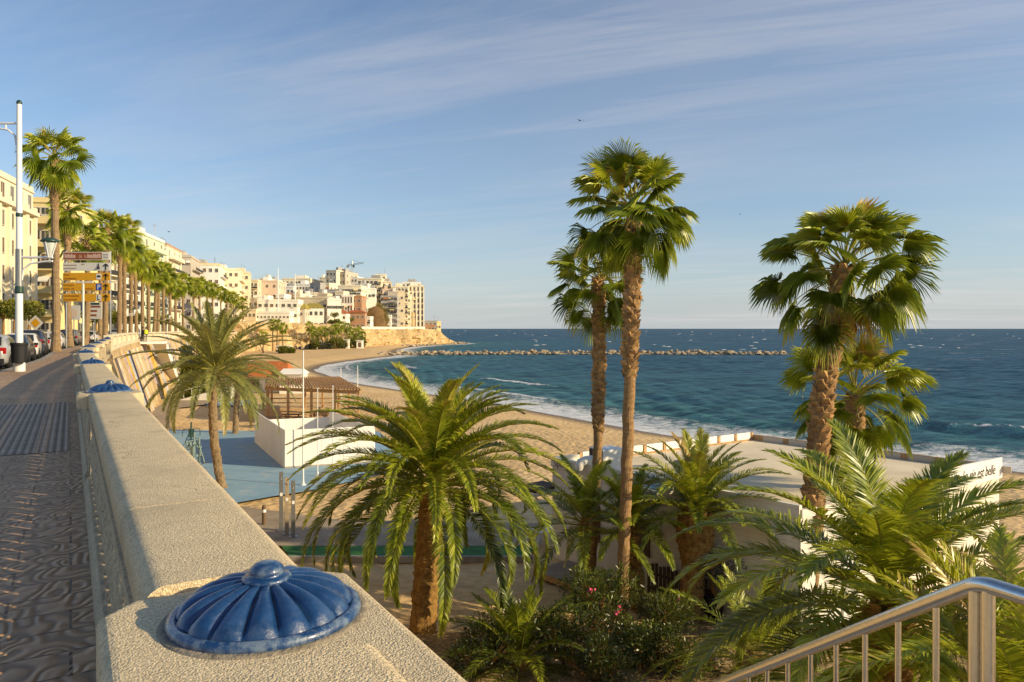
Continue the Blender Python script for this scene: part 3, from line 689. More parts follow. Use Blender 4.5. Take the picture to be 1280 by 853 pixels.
sheet('turf_strip', [(-8.6, 27.9), (.6, 27.9), (1.0, 29.36), (-9.4, 29.36)], ZB, M['turf'])
mb = MB(); mb.bevbox((-4.0, 27.78, 1.10), (9.6, .16, .26), .02); structure(mb, 'concrete_edging', M['kerbstone'])
xs = np.arange(-16, 18, .35); ys = np.arange(-4, 22.6, .35); X, Y, Fq = grid(xs, ys)
edge = np.clip((22.3 - Y + (vnoise(X, Y, .5, 21) - .5) * 2.2) / 1.5, 0, 1)
z = .86 + edge * .30 + (vnoise(X, Y, .7, 22) - .5) * .14 + (vnoise(X, Y, 2.0, 23) - .5) * .05 + np.clip((13 - Y) * .16, 0, 1.6)
mb = MB(); mb.add(np.column_stack([X, Y, z]), Fq); structure(mb, 'planting_bed', M['soil'], True)

# ------------------------------------------------------------------ sea wall with painted ribs
S_END = PAR.S[-1]
sw = empty('sea_wall', (0, 0, 0), 0, 'tall sloping brown sea wall with painted pale, lilac and navy ribs under the curved balustrade', 'sea wall')
mb = MB(); mb.sweep(PAR.P[::3], [(-.25, PZ - .03), (.26, PZ - .03), (.26, PZ - .35), (2.55, .4), (-.25, .4)]); mb.build('wall_face', M['mural_wall'], sw)
cols = ['rib_slate', 'rib_white', 'rib_cream', 'rib_white', 'rib_lilac', 'rib_yellow', 'rib_ice', 'rib_navy', 'rib_cream', 'rib_white']
s0 = PAR.s_of_y(52); k = 0
for q in np.arange(s0, PAR.s_of_y(128), 3.1):
    p = PAR.at(q); t_ = PAR.tan(q); nr = np.array([t_[1], -t_[0]]); wd = .55 + .5 * random.random()
    if random.random() < .12: k += 1; continue
    u0, u1 = (.03, 1.0) if random.random() < .6 else (.03, .45 + .3 * random.random())
    for (ua, ub), cc in (((u0, u1), cols[k % len(cols)]),):
        mb = MB(); P3 = []
        for u in (ua, ub):
            off = .26 + u * 2.29; zz_ = PZ - .35 - u * (PZ - .75)
            for du in (0, .16):
                for sg in (-1, 1): c = p + nr * (off + du) + t_ * sg * wd / 2; P3.append((c[0], c[1], zz_))
        mb.add(P3, [[2, 3, 7, 6], [0, 2, 6, 4], [1, 5, 7, 3], [0, 1, 3, 2], [4, 6, 7, 5]]); mb.build('painted_rib', M[cc], sw)
    k += 1
low = MB(); lp = [gp(176, 503), gp(190, 487), gp(206, 474), gp(222, 462), gp(240, 455)]
low.sweep(catmull(lp, 1.5), [(-.12, .9), (.12, .9), (.12, 2.3), (-.12, 2.3)]); lo = low.build('low_wall', M['white_far'])
tag(lo, 'low white wall along the beach path at the foot of the painted sea wall', 'low wall')
# ------------------------------------------------------------------ balustrades
COPZ = PZ + 1.0
cop_prof = []
for a in np.linspace(180, 90, 8): cop_prof.append((-.185 + .05 + .05 * math.cos(R(a)), COPZ - .05 + .05 * math.sin(R(a))))
for a in np.linspace(90, 0, 6): cop_prof.append((.185 - .045 + .045 * math.cos(R(a)), COPZ - .05 + .045 * math.sin(R(a)) + .005))
cop_prof += [(.185, COPZ - .12), (.165, COPZ - .146), (-.165, COPZ - .146), (-.185, COPZ - .12)]
cop_prof = cop_prof[::-1]
bprof = [(.045, 0), (.062, .012), (.062, .045), (.054, .065), (.052, .09), (.06, .14), (.072, .20), (.078, .26), (.070, .33), (.056, .40), (.050, .46), (.052, .49), (.056, .505), (.04, .52), (.055, .535), (.055, .57)]
bal = MB(); bal.lathe([(r, z_) for r, z_ in bprof], n=12); bal.box((0, 0, -.02), (.13, .13, .04)); bal.box((0, 0, .585), (.13, .13, .03))
bal_me = bal.mesh('baluster', M['balus'], False)
for p in bal_me.polygons: p.use_smooth = len(p.vertices) == 4 and p.index < 180
def obj_from(me, name, parent, loc, rz=0, sc=None):
    o = bpy.data.objects.new(name, me); col.objects.link(o); o.parent = parent; o.location = loc; o.rotation_euler = (0, 0, rz)
    if sc: o.scale = sc
    return o
M['mortar'] = plain('grey_mortar', (.30,.25,.18), .95, .4, 30, .6, 90)
def dome_mesh():
    nA, nR, lobes = 192, 18, 16; V = []
    for i in range(nR + 1):
        u = i / nR; r = .186 - u * (.186 - .045)
        for j in range(nA):
            a = 2 * math.pi * j / nA; c = abs(math.sin(lobes * a / 2)) ** .62
            h = (1 - (r / .186) ** 2.6) ** .58 if u > 0 else 0
            rr_ = r * (1 - .045 * (1 - c) * (1 if r > .06 else .3))
            zc = .020 + .064 * h - .019 * (1 - c) * min(1, (r - .035) / .06) * (1 if u > 0 else 0) * min(1, h * 2.2)
            V.append((rr_ * math.cos(a), rr_ * math.sin(a), zc))
    i, j = np.meshgrid(np.arange(nR), np.arange(nA), indexing='ij'); i = i.ravel(); j = j.ravel(); j2 = (j + 1) % nA
    m = MB(); m.add(V, np.stack([i * nA + j, i * nA + j2, (i + 1) * nA + j2, (i + 1) * nA + j], 1))
    m.lathe([(.203, 0), (.206, .008), (.203, .018), (.194, .024), (.184, .022), (.183, .018)], n=96)
    m.lathe([(.050, .076), (.053, .084), (.049, .088), (.040, .089), (.038, .091), (.037, .094)], n=48)
    m.lathe([(.036, .091), (.0375, .097), (.035, .105), (.028, .112), (.018, .116), (.006, .118), (0, .118)], n=40)
    m.lathe([(.222, 0), (.218, .005), (.205, .0065), (.20, .004)], n=64, m=1)
    return m.mesh('dome', [M['blue'], M['mortar']], True)
dome_me = dome_mesh()
def cap_mesh(front=.27):
    import bmesh
    bm = bmesh.new(); hw, hl, ch = .28, .27, .075
    pts = [(-hw, -front + ch), (-hw + ch, -front), (hw - ch, -front), (hw, -front + ch), (hw, hl - ch), (hw - ch, hl), (-hw + ch, hl), (-hw, hl - ch)]
    vs = [bm.verts.new((x, y, 0)) for x, y in pts]; f = bm.faces.new(vs); r = bmesh.ops.extrude_face_region(bm, geom=[f])
    for v in r['geom']:
        if isinstance(v, bmesh.types.BMVert): v.co.z = .13
    bmesh.ops.recalc_face_normals(bm, faces=bm.faces)
    top = [e for e in bm.edges if all(v.co.z > .1 for v in e.verts)]
    bmesh.ops.bevel(bm, geom=top, offset=.028, segments=4, affect='EDGES', profile=.5)
    me = bpy.data.meshes.new('cap'); bm.to_mesh(me); bm.free(); me.materials.append(M['coping']); return me
cap_me = cap_mesh(); cap_long = cap_mesh(.80)
ped = MB(); ped.bevbox((0, 0, .47), (.34, .34, .78), .015); ped.bevbox((0, 0, .07), (.44, .44, .14), .02); ped.bevbox((0, 0, .84), (.40, .40, .06), .012); ped.bevbox((-.173, 0, .48), (.02, .22, .5), .006); ped.bevbox((.173, 0, .48), (.02, .22, .5), .006)
ped_me = ped.mesh('pillar', M['balus'])

br = empty('stone_balustrade', (0, 0, 0), 0, 'long pebbledash stone balustrade with wide coping and a glossy blue fluted dome on every pillar', 'balustrade')
s1 = PAR.s_of_y(1.525); SP = 6.45; pill = [s1 + SP * k for k in range(-1, 9)]
nb = 0; rest = MB()
for k, s in enumerate(pill):
    p = PAR.at(s); t_ = PAR.tan(s); rz = math.atan2(t_[1], t_[0]) - math.pi / 2
    pl = obj_from(ped_me, 'pillar', br, (p[0], p[1], PZ), rz)
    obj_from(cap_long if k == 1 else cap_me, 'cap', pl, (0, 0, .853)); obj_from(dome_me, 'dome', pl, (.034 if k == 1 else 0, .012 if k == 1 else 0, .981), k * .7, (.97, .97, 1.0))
    if k == len(pill) - 1: break
    a, b = s + .265, pill[k + 1] - .265
    cuts = [a, (a + b) / 2 - 2.1 if k == 1 else (a + b) / 2, b]
    for c0, c1 in zip(cuts[:-1], cuts[1:]):
        m = MB(); m.sweep(PAR.seg(c0 + .003, c1 - .003, .6), cop_prof); smooth_by_angle(m.build('coping', M['coping'], br), 50)
    m = MB(); m.sweep(PAR.seg(a - .08, b + .08, .6), [(-.215, PZ), (-.215, PZ + .15), (-.19, PZ + .20), (.12, PZ + .20), (.17, PZ + .17), (.17, PZ)]); m.build('plinth', M['balus'], br)
    m = MB(); m.sweep(PAR.seg(a - .08, b + .08, .6), [(-.19, PZ + .805), (-.19, PZ + .852), (.12, PZ + .852), (.12, PZ + .805)]); m.build('top_rail', M['balus'], br)
    nn = 25
    for i in range(nn):
        q = a + .12 + (b - a - .24) * i / (nn - 1); p = PAR.at(q); t_ = PAR.tan(q); r_ = math.atan2(t_[1], t_[0]); p = p - np.array([t_[1], -t_[0]]) * .095
        if k in (1, 2, 3, 4) and nb < 100: obj_from(bal_me, 'baluster', br, (p[0], p[1], PZ + .24), r_, (1.18, 1.18, .93)); nb += 1
        else: rest.lathe([(r * 1.2, z_ * .93) for r, z_ in bprof[::2]], (p[0], p[1], PZ + .24), 8)
tag(rest.build('baluster', M['balus'], br, True), kind='stuff')
# curved stretch
cb = empty('curved_balustrade', (0, 0, 0), 0, 'pale stone balustrade curving round the bay on top of the painted sea wall', 'balustrade')
sa, gapa, gapb, se = pill[-1] + .3, PAR.s_of_y(89), PAR.s_of_y(93.5), PAR.s_of_y(300)
scale_h = 1.12
for (a, b) in ((sa, gapa), (gapb, se)):
    seg = PAR.seg(a, b, 1.0)
    m = MB(); m.sweep(seg, [(-.2, PZ + .98), (-.2, PZ + 1.09), (-.15, PZ + 1.13), (.15, PZ + 1.13), (.2, PZ + 1.09), (.2, PZ + .98)]); m.build('coping', M['stone_pale'], cb)
    m = MB(); m.sweep(seg, [(-.2, PZ), (-.2, PZ + .28), (.2, PZ + .28), (.2, PZ - .05)]); m.build('plinth', M['stone_pale'], cb)
rest = MB(); nb = 0; q = sa + .2; bfar = None
while q < PAR.s_of_y(170):
    if not (gapa < q < gapb):
        p = PAR.at(q); t_ = PAR.tan(q); r_ = math.atan2(t_[1], t_[0])
        if nb < 100:
            if bfar is None: fm = MB(); fm.lathe([(.07, .0), (.05, .08), (.11, .28), (.06, .5), (.05, .6), (.08, .7)], n=10); bfar = fm.mesh('baluster', M['stone_pale'], True)
            obj_from(bfar, 'baluster', cb, (p[0], p[1], PZ + .28), r_); nb += 1
        else: rest.lathe([(.07, .0), (.05, .08), (.11, .28), (.06, .5), (.05, .6), (.08, .7)], (p[0], p[1], PZ + .28), 6)
    q += .36
tag(rest.build('baluster', M['stone_pale'], cb), kind='stuff')
m0 = MB()
for q in np.arange(sa, PAR.s_of_y(160), 7.2):
    if gapa - .5 < q < gapb + .5: continue
    p = PAR.at(q); t_ = PAR.tan(q); pm = MB(); pm.bevbox((0, 0, .58), (.46, .46, 1.16), .02); pm.build('pillar', M['stone_pale'], cb, loc=(p[0], p[1], PZ)).rotation_euler = (0, 0, math.atan2(t_[1], t_[0]))
# lookout slab at the gap, with its white stair running down the wall
p = PAR.at((gapa + gapb) / 2); t_ = PAR.tan((gapa + gapb) / 2); nr = np.array([t_[1], -t_[0]]); rz = math.atan2(t_[1], t_[0])
st = empty('beach_stair', (p[0], p[1], 0), rz, 'white concrete stair leaving the gap in the curved balustrade and running down the sea wall', 'stair')
m = MB(); m.bevbox((0, -1.5, PZ - .16), (4.8, 2.6, .3), .02); m.build('landing', M['white_far'], st)
m = MB()
for i in range(36): m.box((2.6 + i * .34, -1.9 - i * .02, PZ - .32 - i * .2), (.36, 1.6, .26))
m.add([(2.4, -2.75, PZ - .1), (15, -3.5, 1.3), (15, -3.5, .5), (2.4, -2.75, PZ - 1.2)], [[0, 1, 2, 3]]); m.build('flight', M['white_far'], st)
m = MB(); m.tube([(2.4, -2.78, PZ + .8), (15, -3.5, 2.1)], .05, 6); m.tube([(-2.4, -2.7, PZ + .8), (2.4, -2.78, PZ + .8)], .05, 6)
for i in range(9): m.tube([(2.4 + i * 1.5, -2.78 - i * .085, PZ - .3 - i * .83), (2.4 + i * 1.5, -2.78 - i * .085, PZ + .8 - i * .83)], .04, 6)
m.build('handrail', M['white_metal'], st)

# ------------------------------------------------------------------ steel stair railing beside the viewer, and its stair
rl = empty('stair_railing', (1.3, 2.0, PZ), 0, 'brushed stainless steel stair railing with round balusters going down among the palms', 'railing')
RZ = CAMZ - .706 - PZ; st_v = np.array([-.027, .162, -.1085])
def rp(n): return np.array([0, 0, RZ]) + st_v * n
N_ = 24
m = MB()
lev = np.array([.05, -.104, 0]) / .1154
pts = [lev * 2.6 + np.array([0, 0, RZ]), lev * .05 + np.array([0, 0, RZ])]
c = np.array([0, 0, RZ]); 
for u in np.linspace(0, 1, 7): pts.append((1 - u) ** 2 * lev * .035 + 2 * u * (1 - u) * np.zeros(3) + u * u * st_v * .22 + c)
pts += [rp(1), rp(N_ / 2), rp(N_)]
m.tube(np.array(pts), .0225, 20); smooth_by_angle(m.build('handrail', M['steel'], rl), 60)
low1 = np.array([0, 0, -.80]); 
m = MB(); m.tube([rp(0) + low1 + (0, 0, 0), rp(N_) + low1], .014, 12); m.tube([np.array([0, 0, RZ]) + low1, lev * 2.6 + np.array([0, 0, RZ]) + low1], .014, 12); m.build('bottom_rail', M['steel'], rl, True)
for off in (st_v[:2] / .2 * .022, lev[:2] * .022):
    m = MB(); m.tube([(off[0] * 1.0, off[1], 0), (off[0], off[1], RZ - .012)], .0175, 16); m.build('post', M['steel'], rl, True)
for k in (12, 23):
    q = rp(k + .5); m = MB(); m.tube([(q[0], q[1], q[2] - 1.0), (q[0], q[1], q[2])], .0175, 14); m.build('post', M['steel'], rl, True)
for n in range(1, N_):
    q = rp(n); m = MB(); m.tube([(q[0], q[1], q[2] - .80), (q[0], q[1], q[2] - .006)], .0098, 12); m.build('baluster', M['steel'], rl, True)
for n in range(1, 15):
    q = lev * (n * .165) + np.array([0, 0, RZ]); m = MB(); m.tube([(q[0], q[1], q[2] - .80), (q[0], q[1], q[2] - .006)], .0098, 12); m.build('baluster', M['steel'], rl, True)
m = MB(); m.prism([(2.6, -.6), (1.42, 1.95), (-.55, 1.95), (1.8, -2.8), (4.0, -2.8)], .9, PZ - .004)
structure(m, 'stair_landing', M['concrete'])
m = MB(); ang = math.atan2(st_v[1], st_v[0])
for i in range(16):
    q = np.array([.45, 2.1]) + st_v[:2] / np.linalg.norm(st_v[:2]) * (.13 + i * .27); top = PZ - .18 * (i + 1)
    m.box((q[0], q[1], (top + .9) / 2), (.268, 1.75, top - .9), rz=ang)
structure(m, 'steps', M['concrete'])
# ------------------------------------------------------------------ palms
def norm(v): return v / (np.linalg.norm(v, axis=-1, keepdims=True) + 1e-9)
def feather(mb, org, az, e0, L, bend, r, nl=70, ll=.55, wid=.030, tint=.45, twist=0.0, vee=.35, brown=0.0, power=1.5, droop=.35):
    """one pinnate frond: arching midrib with folded leaflets down both sides"""
    ns = 16; s = np.linspace(0, 1, ns); el = e0 - bend * s ** power
    dv = np.stack([np.cos(el), np.sin(el)], 1); c = np.concatenate([[[0, 0]], np.cumsum((dv[:-1] + dv[1:]) * .5 * L / (ns - 1), 0)])
    side_sw = twist * s ** 2 * L
    ca, sa = math.cos(az), math.sin(az)
    def W(x, y, z): return np.stack([x * ca - y * sa, x * sa + y * ca, z], -1) + org
    P = W(c[:, 0], side_sw, c[:, 1])
    tz = tint * .4 + .55
    mb.tube(P[::2], np.linspace(.028, .006, 8) * (L / 3.2), 5, 1, False, .72)
    t = np.linspace(.13, .995, nl); t = np.repeat(t, 2); sg = np.tile([1, -1], nl); n = len(t)
    t = np.clip(t + r.normal(0, .35 / nl, n), .1, 1)
    px, py_, pz = (np.interp(t, s, P[:, k]) for k in range(3)); B = np.stack([px, py_, pz], 1)
    Tn = np.stack([np.interp(t, s, np.gradient(P[:, k])) for k in range(3)], 1); Tn = norm(Tn)
    latw = np.array([sa, -ca, 0.0]); lat = norm(latw[None] - (Tn @ latw)[:, None] * Tn)
    nor = norm(np.cross(lat, Tn)); nor = np.where(nor[:, 2:3] < -.99, -nor, nor)
    ang = np.interp(t, [.1, .4, 1], [R(72), R(56), R(24)]) + r.normal(0, .06, n)
    v = vee + r.normal(0, .10, n)
    D = norm(Tn * np.cos(ang)[:, None] + lat * (sg * np.sin(ang) * np.cos(v))[:, None] + nor * (np.sin(ang) * np.sin(v))[:, None])
    ln = ll * np.interp(t, [.1, .2, .45, .8, 1], [.45, .8, 1.0, .72, .34]) * r.uniform(.85, 1.12, n)
    wv = norm(np.cross(D, nor * np.cos(r.normal(0, .35, n))[:, None] + lat * np.sin(r.normal(0, .35, n))[:, None]))
    wd = wid * r.uniform(.8, 1.2, n)
    mid = B + D * (ln * .5)[:, None]; D2 = norm(D + np.array([0, 0, -1.0]) * droop * r.uniform(.4, 1.4, n)[:, None]); tip = mid + D2 * (ln * .5)[:, None]
    v5 = np.stack([B - wv * (wd * .32)[:, None], B + wv * (wd * .32)[:, None], mid + wv * (wd * .5)[:, None], tip, mid - wv * (wd * .5)[:, None]], 1).reshape(-1, 3)
    k = np.arange(n)[:, None] * 5
    tt = np.clip(tint + r.normal(0, .09, n) + brown * t ** 3, 0, 1); tt = np.repeat(tt, 5).reshape(-1, 5); tt[:, 3] += .06; tt = np.clip(tt, 0, 1).ravel()
    mb.V.append(v5); mb.T.append(tt); mb.Fs.append(k + np.array([[0, 1, 2, 4]]) + mb.n); mb.Mi.append(np.zeros(n, int)); mb.Fs.append(k + np.array([[4, 2, 3]]) + mb.n); mb.Mi.append(np.zeros(n, int)); mb.n += len(v5)

def fan(mb, org, az, e0, Lp, Rb, r, tint=.45, bend=.5, ns=34, droop=.5, spread=2.0, brown=0.0):
    """one costapalmate frond: petiole, pleated fan, free drooping tips"""
    ca, sa = math.cos(az), math.sin(az); s = np.linspace(0, 1, 6); el = e0 - bend * s ** 1.4
    c = np.concatenate([[[0, 0]], np.cumsum(np.stack([np.cos(el), np.sin(el)], 1)[:-1] * Lp / 5, 0)])
    P = np.stack([c[:, 0] * ca, c[:, 0] * sa, c[:, 1]], 1) + org
    mb.tube(P, np.linspace(.026, .012, 6) * (Rb / .9), 4, 1, False, .75)
    e1 = el[-1] - .15; T = np.array([math.cos(e1) * ca, math.cos(e1) * sa, math.sin(e1)]); S = np.array([-sa, ca, 0.0])
    roll = r.normal(0, .6); N_ = np.cross(T, S); S, N_ = S * math.cos(roll) + N_ * math.sin(roll), N_ * math.cos(roll) - S * math.sin(roll)
    if N_[2] < 0 and abs(e1) < 1.4: N_ = -N_
    O = P[-1]; ph = np.linspace(-spread, spread, ns + 1); pm = (ph[1:] + ph[:-1]) / 2
    def pt(phi, rad, n, sag):
        phi = np.asarray(phi); d = np.cos(phi)[:, None] * T + np.sin(phi)[:, None] * S
        p = O + d * np.asarray(rad)[:, None] + N_ * np.asarray(n)[:, None]
        p[:, 2] -= sag; return p
    ln = Rb * (.70 + .30 * np.cos(pm / 1.6)) * r.uniform(.9, 1.08, ns)
    curl = .16
    fr = .33
    lnE = Rb * (.70 + .30 * np.cos(ph / 1.6))
    ed0 = pt(ph, lnE * .04, 0 * ph, 0); 
    ed1 = pt(ph, lnE * fr, -.03 * Rb - curl * Rb * np.abs(np.sin(ph)) * .5 + 0 * ph, droop * Rb * .10)
    md0 = pt(pm, ln * .04, 0 * pm, 0); md1 = pt(pm, ln * fr * 1.02, .05 * Rb - curl * Rb * np.abs(np.sin(pm)) * .5, droop * Rb * .10)
    dr = droop * r.uniform(.6, 1.5, ns)
    w = .27 * (ph[1] - ph[0])
    a2 = pt(pm - w * r.uniform(.6, 1.1, ns), ln * r.uniform(.64, .76, ns), -curl * Rb * np.abs(np.sin(pm)) * .8, dr * Rb * .22); b2 = pt(pm + w * r.uniform(.6, 1.1, ns), ln * r.uniform(.64, .76, ns), -curl * Rb * np.abs(np.sin(pm)) * .8, dr * Rb * .22)
    m2 = pt(pm, ln * .72, .045 * Rb - curl * Rb * np.abs(np.sin(pm)) * .8, dr * Rb * .18)
    tp = pt(pm + r.normal(0, .035, ns), ln * .99, -curl * Rb * np.abs(np.sin(pm)), dr * Rb * .66)
    k = np.arange(ns); base = 0; V = np.concatenate([ed0, ed1, md0, md1, a2, b2, m2, tp]); E0, E1, M0, M1 = 0, ns + 1, 2 * (ns + 1), 2 * (ns + 1) + ns
    A2, B2, M2, TP = M1 + ns, M1 + 2 * ns, M1 + 3 * ns, M1 + 4 * ns
    q = np.concatenate([np.stack([E0 + k, E1 + k, M1 + k, M0 + k], 1), np.stack([M0 + k, M1 + k, E1 + k + 1, E0 + k + 1], 1), np.stack([E1 + k, A2 + k, M2 + k, M1 + k], 1), np.stack([M1 + k, M2 + k, B2 + k, E1 + k + 1], 1)])
    tr = np.concatenate([np.stack([A2 + k, TP + k, M2 + k], 1), np.stack([M2 + k, TP + k, B2 + k], 1)])
    tt = np.full(len(V), tint) + r.normal(0, .05, len(V)); tt[E0:E1] += .18; tt[M0:M1] += .18; tt[TP:] += .15 + brown; tt[A2:TP] += brown * .5 + .03
    tt = np.clip(tt, 0, 1)
    mb.add(V, q, 0, tt); mb.n -= len(V); mb.V.pop(); mb.T.pop(); mb.add(V, tr, 0, tt)

GA = 2.399963
BIGROT = 1.95
def crown_feather(r, n, L, ll, e_hi=82, e_lo=-22, b0=.5, b1=1.9, nl=70, wid=.03, t0=.62, t1=.35, dead=0.05, rad=.14, hz=.5, vee=.35, droop=.35):
    mb = MB()
    for i in range(n):
        u = (i + .5) / n; e = R(e_hi + (e_lo - e_hi) * u ** .95) + r.normal(0, .07)
        az = i * GA + r.normal(0, .12); Li = L * (.72 + .34 * min(1, u * 2.2)) * r.uniform(.9, 1.08); bd = b0 + (b1 - b0) * min(1, u * 1.15) ** .9 + r.normal(0, .10)
        br = .55 if u > 1 - dead else 0
        ti = t0 + (t1 - t0) * u + r.normal(0, .09)  # lower fronds tinted darker, putting the crown's inner shade into leaf colour
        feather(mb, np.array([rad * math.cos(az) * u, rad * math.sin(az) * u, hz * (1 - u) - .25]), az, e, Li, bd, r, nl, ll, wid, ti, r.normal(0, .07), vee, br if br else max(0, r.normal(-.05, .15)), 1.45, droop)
    return mb
def crown_fan(r, n, Lp, Rb, e_hi=85, e_lo=-62, ns=34, t0=.66, t1=.22, droop=.5, dead=.1, hz=.55):
    mb = MB()
    for i in range(n):
        u = (i + .5) / n; e = R(e_hi + (e_lo - e_hi) * u) + r.normal(0, .09); az = i * GA + r.normal(0, .2)
        ti = t0 + (t1 - t0) * u + r.normal(0, .08)  # shade under the fan crown painted in: tint darkens towards the lower fans
        fan(mb, np.array([.12 * math.cos(az) * u, .12 * math.sin(az) * u, hz * (.5 - u)]), az, e, Lp * r.uniform(.75, 1.25) * (.75 + .3 * min(1, u * 3)), Rb * r.uniform(.8, 1.12), r, ti, .22 + .40 * u + r.normal(0, .1), ns, droop * (.25 + .8 * u) * r.uniform(.6, 1.4), 1.75 + .4 * r.random(), .45 if u > 1 - dead else .05)
    return mb
def trunk_path(p0, p1, sway=.15, n=40, r=rng, curve=None):
    p0 = np.array(p0, float); p1 = np.array(p1, float); u = np.linspace(0, 1, n)[:, None]; mid = np.array(curve if curve is not None else (r.normal(0, sway), r.normal(0, sway), 0))
    P = p0 + (p1 - p0) * u + mid * 4 * u * (1 - u); P[1:-1, :2] += r.normal(0, .012, (n - 2, 2)); return P
def boots(mb, P, rad, u0, u1, per_m, size, r, m=0, out=.6):
    """stubs of cut leaf bases wound round the trunk"""
    L = np.linalg.norm(P[-1] - P[0]); cnt = int(L * (u1 - u0) * per_m)
    for i in range(cnt):
        u = u0 + (u1 - u0) * (i + .5) / cnt; k = u * (len(P) - 1); a = int(k); f = k - a; b = min(a + 1, len(P) - 1); p = P[a] * (1 - f) + P[b] * f; rd = rad[a] * (1 - f) + rad[b] * f
        az = i * GA + r.normal(0, .12); d = np.array([math.cos(az), math.sin(az), 0]); s = np.array([-d[1], d[0], 0]); z = np.array([0, 0, 1.0]); sz = size * r.uniform(.7, 1.25)
        b0 = p + d * rd * .86; w = sz * .62
        tipv = b0 + d * sz * out + z * sz * r.uniform(.75, 1.2) + s * r.normal(0, .12) * sz
        V = [b0 - s * w, b0 + s * w, b0 + s * w * .8 + z * sz * .95, b0 - s * w * .8 + z * sz * .95, tipv - s * w * .42, tipv + s * w * .42]
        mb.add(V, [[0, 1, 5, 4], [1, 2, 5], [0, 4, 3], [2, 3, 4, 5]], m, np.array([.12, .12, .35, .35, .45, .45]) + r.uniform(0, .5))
def palm(name, loc, label, crown_mb, P, rad, leafmat, barkmats, boot=None, group=None, skirt=None, jit=.03, nseg=18):
    e = empty(name, loc, 0, label, 'palm tree', group)
    t = MB(); t.tube(P, rad, nseg, 0, True, .5, jit)
    if boot: 
        for b in boot: boots(t, P, rad, *b)
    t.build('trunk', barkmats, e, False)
    crown_mb.build('crown', [leafmat, M['rachis']], e, False, tuple(P[-1]))
    if skirt: skirt.build('dry_fronds', [leafmat, M['rachis']], e, False, tuple(P[-1]))
    return e
def R_(seed): return np.random.default_rng(seed)
def skirt_fan(r, n, Lp, Rb):
    mb = MB()
    for i in range(n):
        az = i * GA + r.normal(0, .3); fan(mb, np.array([.1 * math.cos(az), .1 * math.sin(az), -.35 - .5 * r.random()]), az, R(-55) + r.normal(0, .15), Lp, Rb * r.uniform(.7, 1), r, .93, .5, 22, .9, 1.3, .05)
    return mb

# two tall slender fan palms over the beach bar
def place_fan(px0, py0, Y, px1, py1, label, n, Lp, Rb, r0, r1, uboot, seed, bootsz=.13, ns=34, droop=.5, e_lo=-62, curve=None, skirt=3, dens=26):
    a = np.array(at(px0, py0, Y)); b = np.array(at(px1, py1, Y)); r = R_(seed)
    P = trunk_path((0, 0, 0), b - a, .1, 60, r, curve); k = len(P); u = np.linspace(0, 1, k)
    rad = r0 + (r1 - r0) * u; rad[0] *= 1.25; rad[1] *= 1.12; rad = rad * (1 + .32 * np.clip((u - uboot) / .06, 0, 1))
    return palm('fan_palm', tuple(a), label, crown_fan(r, n, Lp, Rb, 86, e_lo, ns, droop=droop), P, rad, M['leaf_fan'], [M['bark_smooth'], M['bark_boots']], [(uboot, 1.0, dens, bootsz, r, 1)], None, skirt_fan(r, skirt, Lp * .55, Rb * .8) if skirt else None)
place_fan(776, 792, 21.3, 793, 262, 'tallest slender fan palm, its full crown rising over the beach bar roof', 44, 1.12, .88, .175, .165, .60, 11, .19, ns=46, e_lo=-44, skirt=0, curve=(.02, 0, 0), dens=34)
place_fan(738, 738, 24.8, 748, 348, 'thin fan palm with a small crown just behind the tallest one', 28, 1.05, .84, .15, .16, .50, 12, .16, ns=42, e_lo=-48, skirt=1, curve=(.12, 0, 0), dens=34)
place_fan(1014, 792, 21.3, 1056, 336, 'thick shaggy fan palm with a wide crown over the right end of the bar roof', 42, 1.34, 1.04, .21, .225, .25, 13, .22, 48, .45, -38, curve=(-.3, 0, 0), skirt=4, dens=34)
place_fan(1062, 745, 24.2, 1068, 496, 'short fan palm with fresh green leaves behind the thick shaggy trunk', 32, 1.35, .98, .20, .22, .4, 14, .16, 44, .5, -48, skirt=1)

# feather palms
def place_feather(name, px0, py0, Y, pxc, pyc, label, n, L, ll, rt, seed, mat='leaf_canary', bk='bark_canary', boot=None, curve=(0, 0, 0), swell=0.0, **kw):
    a = np.array(at(px0, py0, Y)); b = np.array(at(pxc, pyc, Y)); r = R_(seed); P = trunk_path((0, 0, 0), b - a, .05, 46, r, curve); n = int(n * 1.12); u = np.linspace(0, 1, 46)
    rad = rt * (1.12 - .12 * u); rad *= 1 + swell * np.clip((u - .55) / .2, 0, 1); rad[:2] *= 1.15; rad[-3:] *= (.95, .8, .5)
    return palm(name, tuple(a), label, crown_feather(r, n, L, ll, **kw), P, rad, M[mat], [M[bk], M[bk]], boot, jit=.05)
def rb(s): return R_(s)
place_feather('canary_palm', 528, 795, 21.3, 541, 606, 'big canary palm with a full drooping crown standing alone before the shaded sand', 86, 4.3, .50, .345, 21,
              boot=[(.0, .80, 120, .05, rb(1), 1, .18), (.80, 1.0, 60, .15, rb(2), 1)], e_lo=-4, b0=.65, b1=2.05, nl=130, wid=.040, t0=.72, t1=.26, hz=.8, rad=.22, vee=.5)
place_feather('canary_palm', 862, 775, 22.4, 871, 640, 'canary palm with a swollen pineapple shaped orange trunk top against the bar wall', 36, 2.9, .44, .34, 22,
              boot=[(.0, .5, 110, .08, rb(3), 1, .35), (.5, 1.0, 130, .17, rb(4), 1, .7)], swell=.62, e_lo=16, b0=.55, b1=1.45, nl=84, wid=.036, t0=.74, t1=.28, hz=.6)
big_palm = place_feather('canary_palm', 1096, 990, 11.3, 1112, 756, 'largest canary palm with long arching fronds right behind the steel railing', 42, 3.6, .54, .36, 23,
              boot=[(.3, 1.0, 70, .16, rb(5), 1)], e_hi=76, e_lo=-6, b0=.80, b1=1.75, nl=116, wid=.034, t0=.64, t1=.24, hz=.6, dead=.08, vee=.25, droop=.25)
